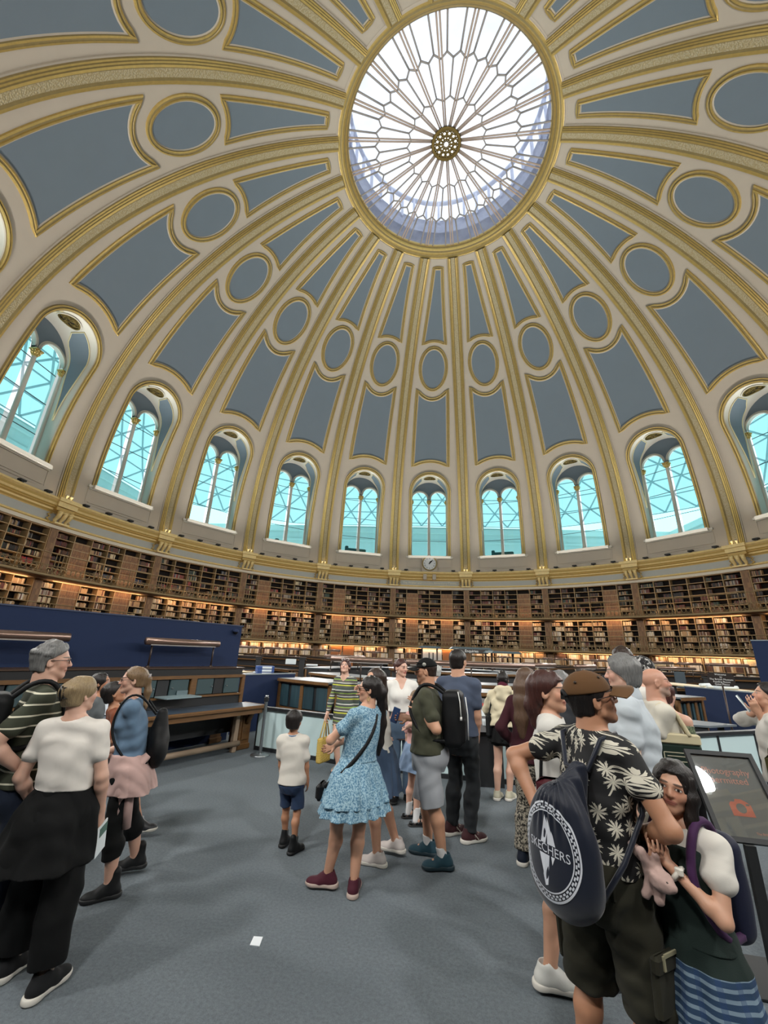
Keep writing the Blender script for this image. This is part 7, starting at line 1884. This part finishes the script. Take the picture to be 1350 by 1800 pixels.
for sx in (-1, 1):
    top = p.ctr(p.zs); b.tube([tb, top + Vector((sx * .06 + .0, -.135, -.10)), top + Vector((sx * .105, -.085, .03)), top + Vector((sx * .11, .02, .055)), p.ctr(p.zs - .1) + Vector((sx * .15, .09, 0)), p.ctr(p.zs - .25) + Vector((sx * .195, .03, 0)), p.ctr(p.zh + .1) + Vector((sx * .19, -.12, 0)), bc + Vector((sx * .13, .0, -.22))], .011, 7)
b.build('strap', [NAVY], sk_)
CAPMAN = p
# -- girl in the plaid dress
P = at_dist(1188, 1500, 2.5)
p = person('girl with long black hair in a white blouse and dark plaid pinafore dress', P, -142, 1.33, female=True, child=.55, res=.005, skin=skin(LIGHT, lips='#a5645a', brow='#2a1c16'), head=(-28, -6), tilt=-10, head_px=(1182, 1374), hands=(('px', 1150, 1516, -.10), ('px', 1178, 1522, -.12)), poles=((.6, -.5, -.6), (-.8, -.2, -.8)), palm=((0, 0, 1), (0, 0, 1)), curl=(.7, .7))
p.body(); p.top('white_blouse', cloth('white_cotton', '#d0ccc4', var=.03), p.zh + .06, .40, e=.008, folds=.006, sleeve_e=.010, flare=.016)
PL = plaid(); p.top('pinafore_bodice', PL, p.zh + .05, 0, e=.018, off=p.zs - .03, folds=.003); p.skirt('pinafore_skirt', PL, p.zh + .14, .14, .022, .13, pleats=8, amp=.014, folds=.005)
for i in (0, 1): p.shoe(i, K_CL, K_SOLE)
long_hair(p, H_BLACK, [(0, -.30, .1), (-.04, -.42, -.3), (-.10, -.44, -.8), (-.16, -.42, -1.35)], [.30, .32, .28, .14], (-.45, .80), .06, front=.30, drop=.5)
F = p.hair_field(drop=.4); p.strand_path(F, [p.hd((-.30, .12, .25)), p.hd((-.37, .14, -.1)), p.hd((-.36, .12, -.5)), p.hd((-.33, .12, -1.0))], [.10 * p.hh, .12 * p.hh, .12 * p.hh, .05 * p.hh], .02); p.hair_done(F, H_BLACK, 'front_lock')
S, E, W = p.arms[1]; d_ = (W - E).normalized(); q_ = d_.orthogonal().normalized(); w_ = d_.cross(q_); c = W - d_ * .03; b = MB(); b.tube([c + (q_ * math.cos(a) + w_ * math.sin(a)) * .026 for a in [2 * PI * k / 16 for k in range(16)]], .010, 6, closed=True); b.box(c + q_ * .03, (.032, .02, .03), bevel=.006); b.build('white_wrist_watch', [mat('watch_white', '#d6d3c8', .5)], p.root)
p.backpack('backpack', 'navy and purple backpack worn by the girl in the plaid dress', cloth('navy_purple', '#161a30', .6), .11, p.zh + .02, p.zs, d=.13, strap_m=cloth('purple_strap', '#3d1f45', .7))
GIRL = p
pl_ = thing('plush_toy', 'pale pink plush toy held by the girl in the plaid dress', 'plush toy'); O_ = p.M @ ((p.arms[0][2] + p.arms[1][2]) / 2 + Vector((0, .055, .0)))
pl_.location = O_; pl_.scale = (.74, .74, .74); rz_ = vaz(P); pl_.rotation_euler = (0, 0, -rz_ * D2)
F = Field((-.2, -.16, -.2), (.2, .16, .22), .0055)
for c, r in (((-.0, 0, -.03), (.05, .045, .075)), ((.035, -.04, -.045), (.058, .05, .048)), ((.065, -.065, -.055), (.036, .032, .028))): F.op(p_ell(c, r), .02)
for a_, b_2 in (((-.03, 0, .02), (-.085, .0, .075)), ((-.02, -.02, .0), (-.045, -.05, .07)), ((.0, .02, .0), (.02, .0, .055)), ((-.02, .0, -.07), (-.05, -.02, -.13)), ((.02, -.0, -.08), (.01, -.03, -.14))): F.op(p_cone(a_, b_2, .028, .024), .015)
V, Fc = F.mesh(); link('body', np_mesh('body', fold(V, Fc, .0025, 60, 60), Fc, cloth('pink_plush', '#b59a92', .95, .1, .8)), pl_)
b = MB(); b.lathe([(.001, .006), (.008, .003), (.009, -.004)], 10, (.058, -.086, -.035), M=Matrix.Rotation(PI / 2, 3, 'X')); b.build('eye', [mat('plush_eye', '#2c1b14', .3)], pl_)
# -- grey haired man in pale blue shirt
P = at_dist(1112, 1300, 3.75)
p = person('tall grey haired man in a pale blue short sleeved shirt, facing left', P, -84, 1.79, res=.0065, skin=skin(FAIR, brow='#6a645e'), head=(-4, 0), head_px=(1092, 1180), hands=(None, None), poles=((.5, -1, 0), (-.3, -1, 0)), palm=(None, (1, 0, 0)), build=1.12)
p.body(); p.top('pale_blue_shirt', cloth('pale_blue_shirt', '#b4bcc2', var=.04), p.zh + .02, .58, e=.022, folds=.008, flare=.018); p.trousers('grey_trousers', cloth('grey_trousers', '#55534e'), p.zh + .07, 1.96, e=.016, r_hem=.09)
F = Field(np.array(p.ctr(p.zs)) - .2, np.array(p.ctr(p.zs)) + .25, .006); c = p.ctr(p.zs + .04 * p.h); F.op(p_cone(c + Vector((0, -.01, -.02)), c + Vector((0, .0, .03)), .082, .078), .01); F.op(p_cone(c + Vector((0, .0, -.06)), c + Vector((0, .01, .08)), .066, .07), .006, 'sub'); p.make('collar', F, cloth('pale_blue_shirt', '#b4bcc2'), .0)
b = MB(); c = p.ctr(p.zh + .045); W_ = p.clip(p.secs(), c.z - .001, c.z)[-1]; b.tube([c + Vector(((W_[3] + .022) * math.cos(a), (W_[4] + .022) * math.sin(a), 0)) for a in [2 * PI * k / 40 for k in range(40)]], .018, 6, closed=True); b.build('belt', [mat('black_leather', '#17130f', .4)], p.root)
for i in (0, 1): p.shoe(i, cloth('brown_leather', '#2f2016', .5), K_SOLE)
short_hair(p, H_GREY, .085, (-.12, .8), .36, lump=.075, nape=-.42)
# -- bald man with tote bag
P = at_dist(1158, 1300, 4.5)
p = person('bald man with short grey beard in a cream shirt, facing right', P, 74, 1.71, res=.007, skin=skin('#b98a74', brow='#6a5a50', beard='#8f857c'), head=(6, -6), head_px=(1152, 1192), hands=(('px', 1190, 1318, .0), None), poles=((.5, -.9, -.3), None), palm=((-1, 0, 0), None), curl=(.9, .6), build=1.06)
p.body(); p.top('cream_shirt', cloth('cream_shirt', '#c4bfb2', var=.04), p.zh - .02, .55, e=.02, folds=.007); p.trousers('beige_trousers', cloth('dark_trousers', '#3a3733'), p.zh + .06)
for i in (0, 1): p.shoe(i, K_CL, K_SOLE)
tb_ = p.worn('tote_bag', 'cream and dark green tote bag with a white drawing hanging from the bald man', 'tote bag'); c = p.ctr(p.zh + .14) + Vector((.20, .04, .03))
b = MB(); b.box(c + Vector((0, 0, -.045)), (.05, .34, .31), 0, bevel=.018); b.build('pouch', [cloth('bottle_green', '#16261f')], tb_); b = MB(); b.box(c + Vector((0, 0, .145)), (.052, .342, .075), 0, bevel=.01); b.build('cream_top', [cloth('canvas_cream', '#c2b797')], tb_)
b = MB()
for s in (-1, 1): p.strap(b, [c + Vector((s * .02, .10, .17)), p.sh[0] + Vector((-.02, .06, .06)), p.sh[0] + Vector((-.02, -.06, .06)), c + Vector((s * .02, -.10, .17))], .034)
b.build('strap', [cloth('canvas_cream', '#c2b797')], tb_)
b = MB(); x_ = c.x + .0265
def ln(y0, z0, y1, z1, w=.006):
    v = Vector((0, y1 - y0, z1 - z0)); n = Vector((0, -v.z, v.y)).normalized() * w / 2; a = Vector((x_, c.y + y0, c.z - .05 + z0)); e = Vector((x_, c.y + y1, c.z - .05 + z1)); b.add([a + n, a - n, e - n, e + n], [(0, 1, 2, 3)])
for y0, z0, y1, z1 in ((-.10, .10, .10, .10), (-.10, -.12, .10, -.12), (-.10, .10, -.10, -.12), (.10, .10, .10, -.12), (-.08, .075, .08, .075), (-.06, .04, .06, .04), (-.06, .04, -.06, -.06), (.06, .04, .06, -.06), (-.06, -.06, .06, -.06), (-.02, .03, -.03, -.05), (.02, .03, .03, -.05), (-.08, -.08, .08, -.08), (-.08, -.10, .05, -.10)): ln(y0, z0, y1, z1)
b.build('white_drawing', [mat('tote_print', '#b9b39a', .7)], tb_)
pb = thing('bright_phone', 'phone with a bright orange and violet screen held by the bald man', 'phone'); pb.matrix_world = p.M; c = p.arms[0][2] + (p.arms[0][2] - p.arms[0][1]).normalized() * .13
b = MB(); b.box(c, (.10, .012, .17), 0, Matrix.Rotation(-.9, 3, 'X'), bevel=.004); b.build('case', [m_black], pb)
m_scr = bpy.data.materials.new('bright_screen'); t = NT(m_scr); cc = t.ramp(t.noise(9, 1), [(.3, '#5a2fd0'), (.45, '#e2452c'), (.62, '#f08a3a')]); t.set(t.b.inputs['Base Color'], cc); t.set(t.b.inputs['Emission Color'], cc); t.b.inputs['Emission Strength'].default_value = .8
b = MB(); b.box(c + Matrix.Rotation(-.9, 3, 'X') @ Vector((0, -.0075, 0)), (.09, .002, .16), 0, Matrix.Rotation(-.9, 3, 'X')); b.build('screen', [m_scr], pb)
# -- people farther back on the right
P = at_dist(1128, 1300, 5.2)
p = person('woman with a black and white floral headscarf behind the grey haired man', P, -82, 1.80, female=True, res=.009, skin=skin(FAIR), head_px=(1124, 1178))
p.body(bust=.8); p.top('white_top', cloth('white_linen', '#c8c6c0'), p.zh + .02, .7, bust=.8); p.trousers('dark_trousers', K_CL, p.zh + .08); short_hair(p, speckle('floral_scarf', '#101012', '#b9b7b4', 34, .56), .09, (-.05, .8), .28, nape=-.3)
for i in (0, 1): p.shoe(i, K_CL, K_SOLE)
P = at_dist(1097, 1300, 5.8)
p = person('tall visitor with dark curly hair behind the grey haired man', P, 10, 1.90, res=.010, skin=skin(TAN), head_px=(1095, 1155)); p.body(); p.top('dark_top', cloth('dark_grey_top', '#2d2f33'), p.zh, .8); p.trousers('dark_trousers', K_CL, p.zh + .08); short_hair(p, H_DARK, .10, (-.1, .8), .3, lump=.08)
for i in (0, 1): p.shoe(i, K_CL, K_SOLE)
P = at_dist(1182, 1300, 5.0)
p = person('woman with red brown hair in a green off shoulder top behind the bald man', P, 30, 1.58, female=True, res=.009, skin=skin(FAIR), head_px=(1168, 1212)); p.body(bust=.8); p.top('green_top', speckle('green_weave', '#3a4434', '#6f7a5f', 60), p.zh + .1, .7, off=p.zs - .05, bust=.8); p.trousers('dark_trousers', K_CL, p.zh + .1); long_hair(p, H_RED, [(0, -.3, .1), (0, -.42, -.4), (0, -.4, -.7)], [.28, .26, .14])
for i in (0, 1): p.shoe(i, K_CL, K_SOLE)
P = at_dist(1352, 1300, 5.3)
p = person('dark haired visitor in a white shirt reading a leaflet at the right edge', P, -88, 1.62, res=.008, skin=skin(LIGHT), head=(-6, -14), head_px=(1349, 1222), hands=(('px', 1331, 1250, .1), ('px', 1333, 1252, -.05)), poles=((.6, -.6, -.5), (-.5, -.6, -.6)), curl=(.8, .8)); p.body(); p.top('white_shirt', cloth('white_linen', '#c8c6c0'), p.zh + .0, 1.5, e=.02, folds=.008); p.trousers('dark_trousers', K_CL, p.zh + .08); short_hair(p, H_BLACK, .07)
for i in (0, 1): p.shoe(i, K_CL, K_SOLE)
lf = thing('leaflet', 'opened leaflet held by the visitor at the right edge', 'leaflet'); lf.matrix_world = p.M; c = (p.arms[0][2] + p.arms[1][2]) / 2 + Vector((0, .09, .06)); b = MB(); b.box(c + Vector((.055, 0, 0)), (.11, .003, .15), 0, Matrix.Rotation(-.5, 3, 'X')); b.build('grey_page', [mat('grey_notice', '#5e6f74', .7)], lf); b = MB(); b.box(c + Vector((-.055, 0, 0)), (.11, .003, .15), 0, Matrix.Rotation(-.5, 3, 'X')); b.build('white_page', [m_pwhite], lf)
ob = p.worn('hip_bag', 'olive bag hanging at the hip of the visitor at the right edge', 'bag'); c = p.ctr(p.zh + .14) + Vector((-.2, -.02, 0)); b = MB(); b.box(c, (.1, .24, .2), bevel=.05); b.build('pouch', [cloth('olive_canvas', '#4a4726')], ob); b = MB(); p.strap(b, [c + Vector((0, .08, .09)), p.sh[0] + Vector((-.06, .05, .06)), p.sh[0] + Vector((-.06, -.06, .06)), c + Vector((0, -.08, .09))], .025); b.build('strap', [cloth('olive_canvas', '#4a4726')], ob)
P = at_dist(986, 1300, 4.4)
p = person('grey parted hair visitor half hidden behind the brown cap', P, 20, 1.65, female=True, res=.010, skin=skin(FAIR), head_px=(986, 1200)); p.body(); p.top('dark_top', cloth('dark_grey_top', '#2d2f33'), p.zh, .8); p.trousers('dark_trousers', K_CL, p.zh + .08); long_hair(p, H_GREY, [(0, -.3, .1), (0, -.4, -.3)], [.28, .24])
for i in (0, 1): p.shoe(i, K_CL, K_SOLE)
P = at_dist(766, 1300, 8.1)
p = person('white capped visitor glimpsed behind the man in the black cap', P, 15, 1.56, res=.010, skin=skin(FAIR), head_px=(768, 1195)); p.body(); p.top('pale_top', cloth('pale_top', '#8c93a0'), p.zh, .8); p.trousers('dark_trousers', K_CL, p.zh + .08); short_hair(p, H_WHITE, .09, (-.05, .8), .3)
for i in (0, 1): p.shoe(i, K_CL, K_SOLE)
# ---------------------------------------------------------------- light
w = bpy.data.worlds.new('world'); SC.world = w; w.use_nodes = True
nt = w.node_tree; bg = nt.nodes['Background']
sky = nt.nodes.new('ShaderNodeTexSky'); sky.sky_type = 'HOSEK_WILKIE'; sky.turbidity = 9; sky.ground_albedo = .4; sky.sun_direction = (.2, -.5, .84)
hs = nt.nodes.new('ShaderNodeMix'); hs.data_type = 'RGBA'; hs.inputs[0].default_value = .85; hs.inputs[7].default_value = (.93, .97, 1, 1)
nt.links.new(sky.outputs[0], hs.inputs[6]); nt.links.new(hs.outputs[2], bg.inputs[0])
bg.inputs[1].default_value = 2.6
def area(name, loc, size, power, col, direction, sy=None, spread=PI, portal=False):
    l = bpy.data.lights.new(name, 'AREA'); l.energy = power; l.color = col; l.shape = 'RECTANGLE' if sy else 'DISK'; l.size = size
    if sy: l.size_y = sy
    l.spread = spread
    o = bpy.data.objects.new(name, l); C.objects.link(o); o.location = loc
    o.rotation_euler = Vector(direction).to_track_quat('-Z', 'Y').to_euler()
    if portal: l.cycles.is_portal = True
    return o
area('skylight_portal', (0, 0, 32.6), 12.6, 1, (1, 1, 1), (0, 0, -1), portal=True)
UP_W = 215
for k in range(20):
    a = 18 * k * D2
    area('cornice_uplight', (20.2 * math.sin(a), 20.2 * math.cos(a), 9.1), 4.4, UP_W, (1, .965, .90), (-math.sin(a) * .27, -math.cos(a) * .27, .96), sy=.25, spread=1.5)
SC.view_settings.view_transform = 'Standard'; SC.view_settings.look = 'None'; SC.view_settings.gamma = 1; SC.view_settings.use_curve_mapping = False
SC.view_settings.exposure = 0.0
cy = SC.cycles
cy.use_denoising = True
try: cy.denoiser = 'OPENIMAGEDENOISE'
except Exception: pass
cy.max_bounces = 6; cy.diffuse_bounces = 4; cy.glossy_bounces = 2; cy.transmission_bounces = 3; cy.transparent_max_bounces = 10
cy.caustics_reflective = False; cy.caustics_refractive = False
cy.sample_clamp_indirect = 6
cy.use_adaptive_sampling = True; cy.adaptive_threshold = .03
for k in range(-6, 6):
    a = 18 * k * D2
    for z, p, r in ((2.22, 26, 20.7), (4.66, 24, 20.6)):
        area('shelf_strip', (r * math.sin(a), r * math.cos(a), z), 5.4, p, (1, .60, .32), (math.sin(a) * .75, math.cos(a) * .75, -.66), sy=.06).rotation_euler = (Matrix.Rotation(-a, 3, 'Z') @ Matrix.Rotation(math.radians(48), 3, 'X')).to_euler()
    area('deck_strip', (20.3 * math.sin(a), 20.3 * math.cos(a), 4.95), 5.4, 14, (1, .66, .38), (0, 0, 1), sy=.06).rotation_euler = (Matrix.Rotation(-a, 3, 'Z') @ Matrix.Rotation(math.radians(130), 3, 'X')).to_euler()

SPOT_W = 350
for k in range(20):   # the twin spotlights at the rib feet, aimed down into the room
    a = (18 * k + 9) * D2
    area('rib_spot', (20.4 * math.sin(a), 20.4 * math.cos(a), 9.3), .9, SPOT_W, (1, .97, .93), (-math.sin(a) * 15, -math.cos(a) * 15, -8.5), spread=2.2)
